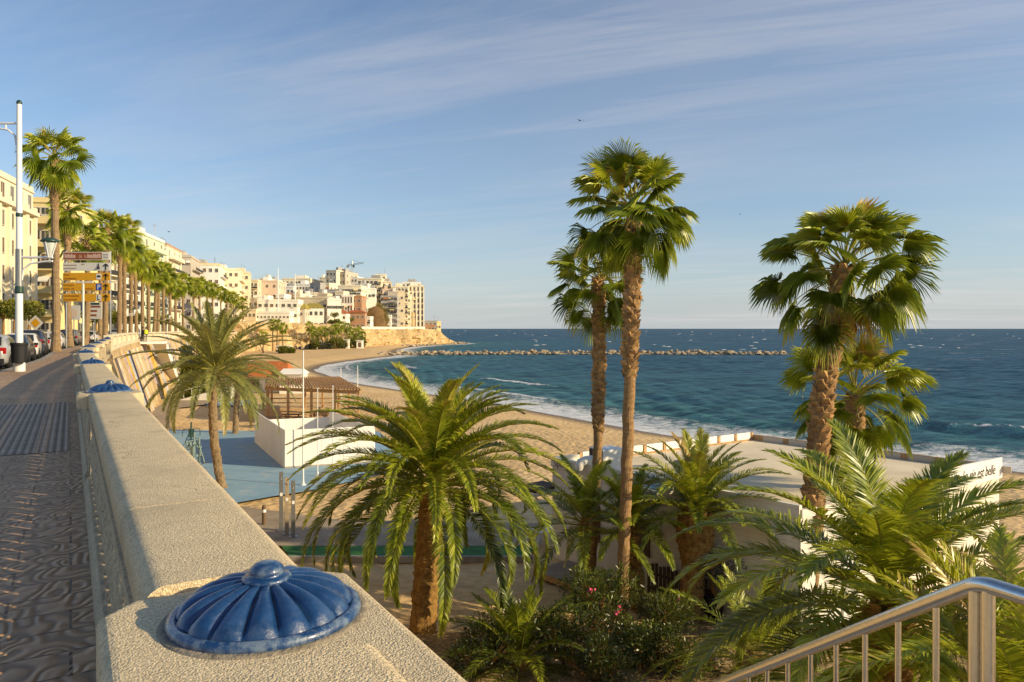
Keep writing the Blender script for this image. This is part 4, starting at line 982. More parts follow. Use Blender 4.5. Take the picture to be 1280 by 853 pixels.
[c for c in big_palm.children if c.name.startswith('crown')][0].rotation_euler.z = BIGROT
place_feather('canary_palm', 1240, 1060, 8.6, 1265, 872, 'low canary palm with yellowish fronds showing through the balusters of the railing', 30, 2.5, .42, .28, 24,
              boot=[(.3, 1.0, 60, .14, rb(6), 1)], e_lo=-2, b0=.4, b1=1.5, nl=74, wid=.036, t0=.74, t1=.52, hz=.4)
place_feather('date_palm', 735, 742, 23.3, 730, 650, 'small dark date palm with long thin fronds in front of the bar corner', 20, 2.7, .42, .15, 25, boot=[(.3, 1, 60, .10, rb(7), 1)],
              e_lo=-8, b0=.4, b1=1.5, nl=80, wid=.034, t0=.52, t1=.32, hz=.4)
place_feather('date_palm', 797, 768, 23.0, 788, 656, 'bushy date palm between the tallest trunk and the pineapple trunk', 24, 2.2, .40, .19, 26, boot=[(.2, 1, 70, .13, rb(8), 1)],
              e_lo=8, b0=.4, b1=1.4, nl=80, wid=.032, t0=.64, t1=.36, hz=.5)
place_feather('date_palm', 655, 850, 18.8, 648, 822, 'low trunkless date palm in deep shade beside the stone coping', 34, 2.3, .40, .20, 27, e_lo=6, b0=.3, b1=1.4, nl=60, wid=.026, t0=.30, t1=.14, hz=.3)  # low tints paint in the shade of the bigger palms
place_feather('date_palm', 930, 845, 17.0, 945, 818, 'low date palm sprawling over the sand beside the yucca', 22, 2.6, .36, .2, 28, e_lo=-6, b0=.35, b1=1.2, nl=60, wid=.022, t0=.5, t1=.45, hz=.3, dead=.2)
place_feather('date_palm', 279, 613, 40.1, 269, 462, 'greyish date palm with a curved bare trunk on the blue sports floor', 60, 4.6, .56, .215, 29, 'leaf_date', 'bark_date',
              boot=[(0, .82, 60, .10, rb(9), 1, .3), (.82, 1, 60, .2, rb(10), 1)], curve=(-.32, 0, 0), e_lo=-12, b0=.35, b1=1.4, nl=120, wid=.042, t0=.66, t1=.46, hz=.6, rad=.2)
place_feather('date_palm', 294, 545, 61, 297, 478, 'smaller date palm half hidden behind the greyish one', 30, 3.2, .5, .22, 30, 'leaf_date', 'bark_date', boot=[(0, 1, 40, .12, rb(11), 1, .3)], e_lo=-25, b0=.6, b1=1.8, nl=50, wid=.05, t0=.6, t1=.42)

# kerbside row of fan palms receding along the road: three crowns shared between them
row_cr = []
for sd_ in (41, 42, 43):
    r = R_(sd_); row_cr.append((crown_fan(r, 38, 1.25, 1.12, 86, -62, 22, t0=.62, t1=.34, droop=.55).mesh('crown', [M['leaf_fan'], M['rachis']]), skirt_fan(r, 5, .6, .9).mesh('dry_fronds', [M['leaf_fan'], M['rachis']])))
row = [(70, 50.3, 197, .25, 1.06), (87, 64, 262, .27, .98), (106, 67, 300, .27, 1.0), (132, 76, 286, .27, 1.05), (149, 82, 292, .26, 1.12), (124, 88, 312, .26, .9), (163, 99, 322, .26, 1.0), (179, 107, 330, .26, 1.08), (192, 118, 346, .28, .95), (197, 124, 342, .28, 1.0),
       (212, 136, 352, .28, 1.0), (220, 145, 358, .28, 1.0), (229, 156, 353, .28, 1.08), (241, 170, 358, .28, 1.05), (250, 186, 356, .28, 1.1), (259, 202, 360, .28, 1.1), (266, 218, 362, .28, 1.1), (276, 236, 366, .28, 1.1), (284, 256, 370, .28, 1.1), (292, 280, 372, .28, 1.2), (303, 300, 378, .28, 1.2), (156, 91, 306, .26, 1.05), (171, 103, 320, .26, 1.0), (186, 112, 330, .26, 1.05), (205, 128, 342, .26, 1.05)]
ords = ['nearest the two arm lamp post', 'second from the two arm lamp post', 'third from the two arm lamp post', 'fourth from the two arm lamp post', 'fifth from the two arm lamp post', 'sixth from the two arm lamp post', 'seventh from the two arm lamp post', 'eighth from the two arm lamp post']
for i, (px, Y, pyc, rt, sc) in enumerate(row):
    x = gx(px, Y); zc = CAMZ - (pyc - 411) * Y / 900; H = zc - PZ; r = R_(100 + i)
    lab = ('tall kerbside fan palm with ragged upper trunk, ' if i < 2 else 'kerbside fan palm of the promenade row, ') + (ords[i] if i < 8 else '')
    if i >= 8: lab = 'distant fan palm of the kerbside row receding along the bay road'
    e = empty('fan_palm', (x, Y, PZ), 0, lab, 'palm tree', 'fan palms lining the promenade kerb')
    if i >= 8: e['group'] = 'distant fan palms lining the bay road'
    P = trunk_path((0, 0, 0), (r.normal(0, .15), 0, H), .08, 24, r); u = np.linspace(0, 1, 24); rad = rt * (1.05 - .25 * u); rad[0] *= 1.35; rad[1] *= 1.15; rad *= 1 + .3 * np.clip((u - .72) / .06, 0, 1)
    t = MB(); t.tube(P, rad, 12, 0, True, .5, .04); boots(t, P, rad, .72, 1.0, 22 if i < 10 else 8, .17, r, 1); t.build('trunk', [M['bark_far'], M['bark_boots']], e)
    cm, sm = row_cr[i % 3]; rz = r.uniform(0, 6.28)
    obj_from(cm, 'crown', e, tuple(P[-1]), rz, (sc,) * 3); obj_from(sm, 'dry_fronds', e, tuple(P[-1]), rz, (sc,) * 3)

# palms at the foot of the cliff
small_cr = []
for sd_ in (51, 52): small_cr.append(crown_fan(R_(sd_), 26, 1.2, 1.15, 84, -60, 12, t0=.55, t1=.25, droop=.5).mesh('crown', [M['leaf_fan'], M['rachis']]))
cf = [(388, 424, 330, 408, -1), (396, 434, 318, 414, -6), (403, 434, 322, 415, -6), (411, 434, 326, 414, -5), (416, 433, 332, 412, 0), (421, 434, 330, 410, 1), (427, 434, 332, 407, 0), (432, 434, 334, 409, 2), (438, 434, 336, 414, 0), (444, 433, 338, 416, 1), (449, 433, 340, 414, 0), (453, 433, 340, 419, 0),
      (341, 436, 290, 406, 0), (346, 437, 286, 405, 1), (353, 437, 290, 410, 0), (329, 438, 270, 420, 0)]
for i, (px, pyb, Y, pyc, lean) in enumerate(cf):
    Y = float(np.interp(px, [310, 340, 370, 400, 418, 457], [283, 296, 310, 323, 330, 356])) - 7 if i < 12 else Y
    b = at(px, 411 + (CAMZ - 1.0) * 900 / Y, Y); c = at(px + lean, pyc, Y); r = R_(200 + i)
    e = empty('fan_palm', (b[0], b[1], 1.0), 0, 'small palm in the grove on the sand at the foot of the cliff' if i < 12 else 'thin palm in the small group left of the grove under the cliff', 'palm tree', 'palms in the grove at the cliff foot' if i < 12 else 'palms left of the cliff grove')
    d = np.array([c[0] - b[0], 0, c[2] - 1.0]); P = trunk_path((0, 0, 0), d, .05, 10, r); t = MB(); t.tube(P, np.linspace(.34, .24, 10), 8); t.build('trunk', M['bark_far'], e)
    obj_from(small_cr[i % 2], 'crown', e, tuple(P[-1]), r.uniform(0, 6), (1.15,) * 3)

# ------------------------------------------------------------------ shrubs, flowers, yucca, pot
def leafcloud(mb, c, rad, n, lsz, r, tint=.4, wid=.3, shell=.55, up=.3):
    d = norm(r.normal(0, 1, (n, 3))); rr = (shell + (1 - shell) * r.random(n)) ** .8; p = np.array(c) + d * np.array(rad) * rr[:, None]
    ax = norm(d + r.normal(0, .7, (n, 3)) + np.array([0, 0, up])); sd_ = norm(np.cross(ax, r.normal(0, 1, (n, 3)))); L = lsz * r.uniform(.6, 1.3, n)[:, None]
    V = np.stack([p, p + ax * L * .5 + sd_ * L * wid * .5, p + ax * L, p + ax * L * .5 - sd_ * L * wid * .5], 1).reshape(-1, 3); k = np.arange(n)[:, None] * 4
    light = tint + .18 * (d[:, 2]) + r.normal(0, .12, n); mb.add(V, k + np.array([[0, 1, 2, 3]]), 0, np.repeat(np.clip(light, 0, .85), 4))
def bush(name, loc, label, clumps, n, lsz, seed, mat='leaf_bush', tint=.4, wid=.25, flowers=0, group=None, cat='shrub'):
    r = R_(seed); e = empty(name, loc, 0, label, cat, group); mb = MB(); st_ = MB()
    for (x, y, z_, rx, rz_) in clumps:
        leafcloud(mb, (x, y, z_), (rx, rx, rz_), n, lsz, r, tint, wid); st_.tube([(x * .2, y * .2, 0), (x * .6, y * .6, z_ * .5), (x, y, z_)], (.03, .022, .012), 5)
        for k in range(5):
            q = norm(r.normal(0, 1, 3)); st_.tube([(x * .6, y * .6, z_ * .5), (x + q[0] * rx * .8, y + q[1] * rx * .8, z_ + abs(q[2]) * rz_ * .7)], (.014, .006), 4)
    mb.build('foliage', M[mat], e); st_.build('stem', M['bark_canary'], e)
    for k in range(flowers):
        x, y, z_, rx, rz_ = clumps[k % len(clumps)]; d = norm(r.normal(0, 1, 3)); d[2] = abs(d[2]); d[1] = -abs(d[1]); f = MB(); c = np.array((x, y, z_)) + d * np.array((rx, rx, rz_)) * 1.02
        for j in range(7):
            a = j * .9; t_ = norm(np.array([math.cos(a), math.sin(a), .6])); s_ = norm(np.cross(t_, d)); cc = c + r.normal(0, .05, 3); f.add([cc, cc + t_ * .045 + s_ * .035, cc + t_ * .09, cc + t_ * .045 - s_ * .035], [[0, 1, 2, 3]])
        f.build('blossom', M['flower'], e)
    return e
def rc(r, n, sx, sz, z0): return [(r.uniform(-sx, sx), r.uniform(-sx, sx) * .8, z0 + r.uniform(0, sz), r.uniform(.35, .62), r.uniform(.35, .6)) for _ in range(n)]
ZG = 1.1
def gpt(px, Y): return (gx(px, Y), Y, ZG)
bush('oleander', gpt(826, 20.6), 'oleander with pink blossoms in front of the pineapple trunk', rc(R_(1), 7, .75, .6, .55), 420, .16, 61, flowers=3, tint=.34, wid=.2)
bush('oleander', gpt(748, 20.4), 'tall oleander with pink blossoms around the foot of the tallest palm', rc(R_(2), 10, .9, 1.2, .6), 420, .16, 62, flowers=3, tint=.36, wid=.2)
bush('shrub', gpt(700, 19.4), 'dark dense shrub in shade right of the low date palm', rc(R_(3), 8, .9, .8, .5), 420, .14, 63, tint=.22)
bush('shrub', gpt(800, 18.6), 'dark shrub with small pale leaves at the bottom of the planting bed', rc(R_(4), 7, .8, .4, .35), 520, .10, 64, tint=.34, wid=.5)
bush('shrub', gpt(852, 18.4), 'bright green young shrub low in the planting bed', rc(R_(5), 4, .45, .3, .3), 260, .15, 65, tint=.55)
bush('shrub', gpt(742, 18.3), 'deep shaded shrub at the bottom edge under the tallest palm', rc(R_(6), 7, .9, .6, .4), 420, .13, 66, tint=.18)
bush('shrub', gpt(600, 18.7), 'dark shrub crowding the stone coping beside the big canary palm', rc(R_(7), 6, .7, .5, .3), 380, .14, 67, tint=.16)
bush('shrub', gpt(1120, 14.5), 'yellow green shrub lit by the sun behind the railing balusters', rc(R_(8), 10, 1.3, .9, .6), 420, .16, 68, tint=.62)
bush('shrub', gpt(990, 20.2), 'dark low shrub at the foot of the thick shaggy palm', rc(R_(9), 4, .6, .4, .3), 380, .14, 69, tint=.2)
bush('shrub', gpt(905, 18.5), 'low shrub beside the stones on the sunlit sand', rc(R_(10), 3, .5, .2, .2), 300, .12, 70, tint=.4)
# potted shrub by the bar wall
pc = gpt(894, 22.2); e = empty('potted_shrub', pc, 0, 'olive like shrub in a tall black pot against the pale bar wall', 'potted plant')
mb = MB(); mb.lathe([(.20, 0), (.22, .02), (.29, .62), (.31, .66), (.28, .66), (.26, .6), (0, .6)], n=20); mb.build('pot', M['pot'], e, True)
mb = MB(); r = R_(71)
for q in rc(r, 9, .55, .75, 1.05): leafcloud(mb, q[:3], (q[3] * .75, q[3] * .75, q[4]), 260, .075, r, .35, .4)
mb.build('foliage', M['leaf_grey'], e); mb = MB()
for k in range(14): a = r.uniform(0, 6.28); mb.tube([(0, 0, .6), (.25 * math.cos(a), .25 * math.sin(a), 1.2), (.6 * math.cos(a), .6 * math.sin(a), 1.9 + r.uniform(-.3, .4))], (.02, .014, .006), 5)
mb.build('stem', M['bark_canary'], e)
# yucca rosettes
def yucca(loc, label, n, L, seed, tint=.3):
    r = R_(seed); e = empty('yucca', loc, 0, label, 'yucca'); mb = MB()
    for i in range(n):
        az = i * GA; u = (i + .5) / n; el = R(88 - 95 * u) + r.normal(0, .1); d = np.array([math.cos(az) * math.cos(el), math.sin(az) * math.cos(el), math.sin(el)]); s = np.array([-math.sin(az), math.cos(az), 0]); o = np.array([0, 0, .55]); Li = L * r.uniform(.8, 1.1); w = .045
        m1 = o + d * Li * .5; m2 = o + d * Li * .5 + norm(d + np.array([0, 0, -.45 * u])) * Li * .5
        mb.add([o - s * w * .5, o + s * w * .5, m1 + s * w, m2, m1 - s * w], [[0, 1, 2, 4], [4, 2, 3]], 0, np.clip(tint + r.normal(0, .1) + np.array([0, 0, .1, .2, .1]), 0, 1))
    mb.build('leaves', M['leaf_fan'], e); t = MB(); t.tube([(0, 0, -.1), (0, 0, .6)], (.14, .11), 10); t.build('trunk', M['bark_canary'], e); return e
yucca(gpt(968, 20.4), 'dark spiky yucca rosette at the foot of the bar wall', 80, 1.45, 72, .26)
# a few stones on the sunlit sand of the bed
def boulder(seed, flat=.7):
    import bmesh
    bm = bmesh.new(); bmesh.ops.create_icosphere(bm, subdivisions=2, radius=1); r = R_(seed); ax = norm(r.normal(0, 1, (9, 3))); off = r.uniform(.55, .95, 9)
    for v in bm.verts:
        c = np.array(v.co); 
        for a, o in zip(ax, off):
            q = c @ a
            if q > o: c = c - a * (q - o)
        v.co = Vector((c[0], c[1] * .85, c[2] * flat))
    me = bpy.data.meshes.new('rock'); bm.to_mesh(me); bm.free(); return me
stones = [boulder(i) for i in range(6)]
for m_ in stones: m_.materials.append(M['rock'])
for i, (px, py, Y, s, lab) in enumerate([(870, 833, 19.2, .42, 'upright pale stone on the sunlit sand of the planting bed'), (892, 838, 19.0, .3, 'flat stone beside the upright pale stone'), (690, 838, 18.9, .3, 'orange lit stone at the bottom of the shaded bed')]):
    o = obj_from(stones[i], 'stone', None, (gx(px, Y), Y, ZG + .08), i * 1.3, (s, s * .7, s)); tag(o, lab, 'stone')
# ------------------------------------------------------------------ beach bar with flat roof
BA, BB, BC, BD = np.array([1.6, 28.5]), np.array([11.7, 35.0]), np.array([18.4, 27.2]), np.array([8.3, 20.7])
bar = empty('beach_bar', (0, 0, 0), 0, 'low white boarded beach bar with a wide flat beige roof among the palms', 'restaurant')
m = MB(); m.prism([BA, BD, BC, BB], .8, 4.55); m.build('wall', M['siding'], bar)
def inset(P, k):
    c = sum(P) / 4; return [p + (c - p) / np.linalg.norm(c - p) * k for p in P]
m = MB(); q = inset([BA, BD, BC, BB], .22); m.prism(q, 4.553, 4.60); m.build('roof', M['roof_felt'], bar)
def wallstrip(mb, a, b, z0, z1, th, off=0.0):
    d = (b - a) / np.linalg.norm(b - a); L = np.linalg.norm(b - a); c = (a + b) / 2 + np.array([d[1], -d[0]]) * off
    mb.box((c[0], c[1], (z0 + z1) / 2), (L, th, z1 - z0), rz=math.atan2(d[1], d[0]))
m = MB(); d = (BD - BA) / np.linalg.norm(BD - BA); wallstrip(m, BA, BD, 4.553, 4.92, .16, .0); wallstrip(m, BA + (BC - BD) * 0.001, BA + (BB - BA) * .11, 4.556, 4.90, .15); m.build('parapet', M['siding'], bar)
# seaward parapet of separate white panels with dark gaps
L = np.linalg.norm(BB - BA); u = (BB - BA) / L
m = MB()
wallstrip(m, BA + u * 1.3, BB, 4.556, 4.66, .14); m.build('parapet_base', M['wood'], bar)
k = 9
for i in range(k):
    a = BA + u * (1.5 + (L - 1.5) * i / k); b = BA + u * (1.5 + (L - 1.5) * (i + .80) / k); m = MB(); wallstrip(m, a, b, 4.663, 4.98, .10); m.build('parapet_panel', M['white'], bar)
for i in range(k + 1):
    a = BA + u * (1.5 + (L - 1.5) * (i - .10) / k); m = MB(); m.box((a[0], a[1], 4.82), (.12, .16, .30), rz=math.atan2(u[1], u[0])); m.build('parapet_post', M['wood'], bar)
m = MB(); wallstrip(m, BB, BC, 4.556, 4.86, .12); m.build('parapet', M['wood'], bar)
L2 = np.linalg.norm(BC - BB); v_ = (BC - BB) / L2
for i in range(8): 
    a = BB + v_ * (.6 + i * 1.3); m = MB(); wallstrip(m, a, a + v_ * 1.0, 4.60, 4.84, .03, .075); m.build('parapet_panel', M['wall_taupe'], bar)
# sign fascia at the sunny corner, with its handwriting
w_ = (BD - BC) / np.linalg.norm(BD - BC); s0, s1_ = BC + w_ * .05, BC + w_ * 3.9
m = MB(); wallstrip(m, s0, s1_, 4.40, 5.16, .08, -.09); m.build('sign_board', M['white'], bar)
m = MB(); wallstrip(m, s1_, BD, 4.556, 4.80, .12); m.build('parapet', M['siding'], bar)
def text(body, size, loc, rot, mat, parent, shear=0.0, ext=.004, name='lettering', align='LEFT', sx=1.0):
    c = bpy.data.curves.new(name, 'FONT'); c.body = body; c.size = size; c.shear = shear; c.extrude = ext; c.align_x = align; c.resolution_u = 3
    o = bpy.data.objects.new(name, c); col.objects.link(o); bpy.context.view_layer.update()
    me = bpy.data.meshes.new_from_object(o.evaluated_get(bpy.context.evaluated_depsgraph_get())); bpy.data.objects.remove(o)
    me.materials.clear(); me.materials.append(mat); o2 = bpy.data.objects.new(name, me); col.objects.link(o2); o2.parent = parent; o2.location = loc; o2.rotation_euler = rot; o2.scale = (sx, 1, 1); return o2
nD = np.array([.54, -.84]); ang = math.atan2(-w_[1], -w_[0]); p = s1_ + nD * .136 + (-w_) * .85
text('La vie est belle', .52, (p[0], p[1], 4.60), (R(90), 0, ang), M['ink'], bar, .35, .004, sx=.78)
dA = (BD - BA) / np.linalg.norm(BD - BA); nA = np.array([dA[1], -dA[0]])
if nA @ np.array([-1, -1]) < 0: nA = -nA
p = BA + dA * .18 + nA * .085; text('Spoon', .34, (p[0], p[1], 4.60), (R(90), 0, math.atan2(dA[1], dA[0])), M['shutter'], bar, 0, .004)
# service windows and side door on the shaded wall
for q, wv in ((2.1, .9), (4.4, .9)):
    c = BA + dA * q + nA * .02; m = MB(); m.box((c[0], c[1], 2.75), (wv, .08, 1.3), rz=math.atan2(dA[1], dA[0])); o = m.build('window', M['shutter'], bar)
c = BD + (BC - BD) / np.linalg.norm(BC - BD) * 2.5 + nD * .03; m = MB(); m.box((c[0], c[1], 1.95), (1.0, .08, 2.1), rz=math.atan2(-w_[1], -w_[0])); m.build('door', M['white'], bar)
# awning and brackets at the corner towards the sand
c = BA - dA * .75 + nA * .05; m = MB(); m.bevbox((BA[0] - .55, BA[1] + .1, 3.72), (1.1, 1.5, .12), .02, math.atan2(dA[1], dA[0])); m.build('awning', M['wood_dark'], bar)
m = MB(); m.bevbox((BA[0] - .55, BA[1] + .1, 3.58), (1.14, 1.54, .15), .02, math.atan2(dA[1], dA[0])); m.tube([(BA[0] - .02, BA[1] - .3, 2.3), (BA[0] - .75, BA[1] - .1, 3.5)], .05, 8); m.build('awning_frame', M['white'], bar)
# plant on the roof
def onroof(px, Y): return (gx(px, Y), Y, 4.603)
e = empty('air_handler', onroof(752, 27.4), R(28), 'pale grey box shaped air handling unit on the bar roof by the thin palm', 'air conditioner')
m = MB(); m.bevbox((.25, 0, .46), (1.0, .9, .78), .02); m.build('cabinet', M['white'], e); m = MB(); m.box((-.27, 0, .46), (.06, .8, .7)); m.build('grille', M['black'], e)
m = MB(); m.tube([(-.25, 0, .45), (-.7, 0, .45), (-.95, 0, .38), (-1.05, 0, .12), (-1.05, 0, .0)], (.17, .17, .17, .17, .17), 16); m.build('duct', M['white'], e, True)
e = empty('roof_vent', onroof(868, 25.8), R(28), 'white boxy vent with a hood standing in the middle of the bar roof', 'roof vent'); m = MB(); m.bevbox((0, 0, .30), (1.0, .8, .6), .02); m.build('cabinet', M['white'], e); m = MB(); m.bevbox((0, 0, .63), (1.1, .9, .06), .02); m.build('hood', M['concrete'], e)
e = empty('roof_hatch', onroof(835, 24.0), R(28), 'flat blue grey skylight hatch on the bar roof behind the bushy palm', 'skylight'); m = MB(); m.bevbox((0, 0, .08), (1.8, .9, .16), .02); m.build('kerb_frame', M['white'], e); m = MB(); m.box((0, 0, .17), (1.6, .7, .03)); m.build('pane', M['floor_blue'], e)
# timber deck step outside and dark fence slats by the wall
e = empty('timber_deck', (2.6, 26.0, 1.0), math.atan2(dA[1], dA[0]), 'low timber deck in shade on the sand before the bar corner', 'deck')
m = MB()
for i in range(12): m.box((0, -1.2 + i * .145, .22), (2.6, .135, .04))
m.build('boards', M['path_grey'], e); m = MB(); m.box((0, -1.28, .13), (2.6, .04, .2)); m.box((0, .47, .13), (2.6, .04, .2)); m.box((-1.3, -.4, .13), (.04, 1.72, .2)); m.build('frame', M['wood'], e)
e = empty('slat_fence', (*(BA + dA * 6.4 + nA * .5), 1.0), math.atan2(dA[1], dA[0]), 'short dark upright slat fence between the oleanders and the bar wall', 'fence')
for i in range(16): m = MB(); m.box((-1.2 + i * .16, 0, .55 + .04 * (i % 3)), (.11, .03, 1.1)); m.build('slat', M['wood_dark'], e)
m = MB(); m.box((0, .03, .8), (2.6, .03, .08)); m.box((0, .03, .3), (2.6, .03, .08)); m.build('rail', M['wood_dark'], e)
# table and chair left outside, white
def furn(px, Y, rz, kind):
    if kind == 't':
        e = empty('bar_table', (gx(px, Y), Y, 1.0), rz, 'white outdoor table in the shade left of the bar corner', 'table'); m = MB(); m.bevbox((0, 0, .74), (1.2, .75, .04), .01); m.build('tabletop', M['white'], e)
        for x in (-.52, .52):
            for y in (-.3, .3): m = MB(); m.tube([(x, y, 0), (x, y, .72)], .022, 8); m.build('leg', M['white'], e)
furn(683, 29.6, .4, 't')

# ------------------------------------------------------------------ white walled terrace with pergola
ZP = 1.14
cP, cQ, cR_ = np.array(gp(356, 585.5, ZP)), np.array(gp(468, 578, ZP)), np.array(gp(319, 553, ZP))
cS = cR_ + (cQ - cP)
te = empty('terrace_enclosure', (0, 0, 0), 0, 'white panelled wall enclosure of the beach terrace on the blue floor', 'enclosure')
def panelwall(a, b, z0, z1, n):
    for i in range(n):
        p0 = a + (b - a) * (i + .006) / n; p1 = a + (b - a) * (i + .994) / n; m = MB(); wallstrip(m, p0, p1, z0, z1, .08); m.build('panel', M['white'], te)
H_ = ZP + 2.42
panelwall(cP, cQ, ZP, H_, 5); panelwall(cR_, cP, ZP, H_, 7); panelwall(cR_, cS, ZP, H_ - .7, 5); panelwall(cQ, cS, ZP, H_ - .2, 6)
m = MB()
wallstrip(m, cP, cQ, ZP - .02, ZP + .10, .13); m.build('skirting', M['concrete'], te)
m = MB(); m.box(((cR_[0] + cP[0]) / 2 + 2.4, (cR_[1] + cP[1]) / 2 + 1, ZP + .12), (.1, .1, .1)); 
sheet('terrace_floor', [cP + (cS - cP) * .03, cQ + (cR_ - cQ) * .03, cS + (cP - cS) * .03, cR_ + (cQ - cR_) * .03], ZP + .006, M['wood'])
def sbox(px, Y, rz, nm, label, cat, mats, parts):
    e = empty(nm, (gx(px, Y), Y, ZP + .01), rz, label, cat)
    for pn, c, s, mt in parts: m = MB(); m.bevbox(c, s, .015); m.build(pn, M[mt], e)
    return e
# pergola
pg = empty('wooden_pergola', (0, 0, 0), 0, 'weathered brown timber pergola with slatted roof on slender posts behind the white enclosure', 'pergola')
gA, gB, gC, gD = np.array((-25.3, 69)), np.array((-14.2, 67)), np.array((-16.2, 81)), np.array((-26.6, 82))
gA, gB, gC, gD = np.array((gx(332, 70), 70)), np.array((gx(450, 66), 66)), np.array((gx(425, 82), 82)), np.array((gx(338, 82), 82))
zt = 4.35
for (a, b) in ((gA, gB), (gD, gC), (gA, gD), (gB, gC), ((gA + gB) / 2, (gC + gD) / 2)):
    m = MB(); wallstrip(m, a, b, zt - .34, zt - .04, .16); m.build('beam', M['wood'], pg)
for i in range(34):
    f = i / 33; a = gA + (gB - gA) * f; b = gD + (gC - gD) * f; e_ = (b - a) * .04; m = MB(); wallstrip(m, a - e_, b + e_, zt, zt + .15, .10); m.build('rafter', M['wood'], pg)
mm = MB()
for j in range(9):
    f = j / 8; a = gA + (gD - gA) * f; b = gB + (gC - gB) * f; wallstrip(mm, a, b, zt + .153, zt + .19, .14)
mm.build('reed_cover', M['wood'], pg)
for f, (a, b) in [(f, e) for e in ((gA, gB), (gD, gC)) for f in (.02, .25, .5, .75, .98)] + [(.5, (gA, gD)), (.5, (gB, gC))]:
    p = a + (b - a) * f; m = MB(); m.box((p[0], p[1], (zt + .8) / 2), (.2, .2, zt - .8)); m.build('post', M['wood'], pg)
for (a, b) in ((gA, gB), (gD, gC), (gA, gD), (gB, gC)):
    for zz_ in (1.55, 2.05): m = MB(); wallstrip(m, a, b, zz_ - .06, zz_ + .06, .07); m.build('rail', M['wood'], pg)
# tables and benches under it
for i, (px, Y, rz) in enumerate([(352, 62, .2), (372, 60, .2), (392, 63, .2), (365, 68, .2), (400, 70, .1), (340, 66, .1)]):
    e = empty('picnic_table', (gx(px, Y), Y, ZP + .01), rz, 'dark timber picnic table on the terrace under the pergola', 'picnic table', 'picnic tables under the pergola')
    m = MB(); m.bevbox((0, 0, .75), (1.8, .75, .06), .01); m.build('tabletop', M['wood_dark'], e)
    for y in (-.65, .65): m = MB(); m.bevbox((0, y, .45), (1.8, .28, .05), .01); m.build('bench', M['wood_dark'], e)
    for x in (-.6, .6):
        m = MB(); m.box((x, 0, .42), (.08, 1.4, .08)); m.tube([(x, -.6, 0), (x, -.2, .74)], .05, 5); m.tube([(x, .6, 0), (x, .2, .74)], .05, 5); m.build('leg', M['wood_dark'], e)
for i, (px, Y, w_s) in enumerate([(392, 55, 2.4), (380, 53, 1.6)]):
    e = empty('bar_counter', (gx(px, Y), Y, ZP + .01), .1, ['long white bar counter inside the panelled enclosure', 'short white chest freezer inside the panelled enclosure'][i], ['counter', 'freezer'][i]); e.name = ['bar_counter', 'chest_freezer'][i]
    m = MB(); m.bevbox((0, 0, .5), (w_s, .7, 1.0), .02); m.build('body', M['white'], e); m = MB(); m.bevbox((0, 0, 1.03), (w_s + .06, .76, .05), .02); m.build('worktop' if i == 0 else 'lid', M['white_metal'], e)

# ------------------------------------------------------------------ poles, showers, bollard, exercise machines
def pole(px, Y, pytop, label, r0=.033, cat='flagpole', nm='flagpole'):
    e = empty(nm, (gx(px, Y), Y, ZP), 0, label, cat); h = CAMZ - (pytop - 411) * Y / 900 - ZP
    m = MB(); m.tube([(0, 0, 0), (0, 0, h)], (r0, r0 * .7), 10); m.build('pole', M['white_metal'], e, True)
    m = MB(); m.lathe([(.16, 0), (.16, .03), (.07, .08), (.055, .25)], n=14); m.build('base', M['white_metal'], e)
    m = MB(); m.lathe([(.0, h), (.05, h + .02), (.06, h + .05), (.0, h + .10)], n=10); m.build('finial', M['white_metal'], e); return e
pole(397, 43.3, 487, 'bare white flagpole left of the pair in front of the white panel wall'); pole(416, 45.0, 484, 'bare white flagpole rising before the middle of the white panel wall'); pole(430, 44.0, 540, 'short white pole near the right end of the white panel wall', .03)
pole(426, 84, 460, 'thin white goal post on the sand behind the pergola', .06, 'goal post', 'goal_post'); pole(447, 84, 458, 'thin white goal post nearest the water behind the pergola', .06, 'goal post', 'goal_post')
e = pole(379, 40.8, 437, 'tallest white beach light mast with dark floodlights on top', .05, 'light mast', 'light_mast'); hh = CAMZ - (437 - 411) * 40.8 / 900 - ZP
m = MB(); m.tube([(-.2, 0, hh), (.2, 0, hh)], .02, 6); m.build('crossarm', M['black'], e)
for x, t_ in ((-.16, .4), (.17, .3)): m = MB(); m.bevbox((x, -.05, hh + .10), (.17, .15, .16), .03, t_); m.build('floodlight', M['black'], e)
for i, (px, Y, pyt, lab, mt) in enumerate([(351.5, 31.6, 590, 'rust stained grey steel post nearest the bollard, topmost of three', 'grey_metal'), (358.5, 31.0, 597, 'middle pale timber post of the group of three', 'path_grey'), (366.5, 30.6, 601, 'dark steel post standing right in the group of three', 'grey_metal')]):
    h = CAMZ - (pyt - 411) * Y / 900 - ZP; e = empty('shower_post', (gx(px, Y), Y, ZP), .3, lab, 'post'); m = MB(); m.bevbox((0, 0, h / 2), (.17, .13, h), .012); m.build('column', M[mt], e)
    m = MB(); m.bevbox((0, 0, .02), (.34, .30, .04), .01); m.build('base_plate', M['grey_metal'], e); m = MB(); m.tube([(0, -.06, h - .25), (0, -.22, h - .22), (0, -.26, h - .30)], .018, 8); m.build('shower_head', M['grey_metal'], e)
    m = MB(); m.bevbox((0, -.072, h * .62), (.11, .02, .14), .004); m.build('plate', M['white'], e)
e = empty('bollard', (gx(330, 32.6), 32.6, ZP), 0, 'small dark bollard with a pale reflective ring near the stone coping', 'bollard'); m = MB(); m.lathe([(.09, 0), (.09, .80), (.075, .86), (0, .88)], n=16); m.build('column', M['shutter'], e, True); m = MB(); m.lathe([(.093, .55), (.093, .68)], n=16); m.build('ring', M['white'], e)
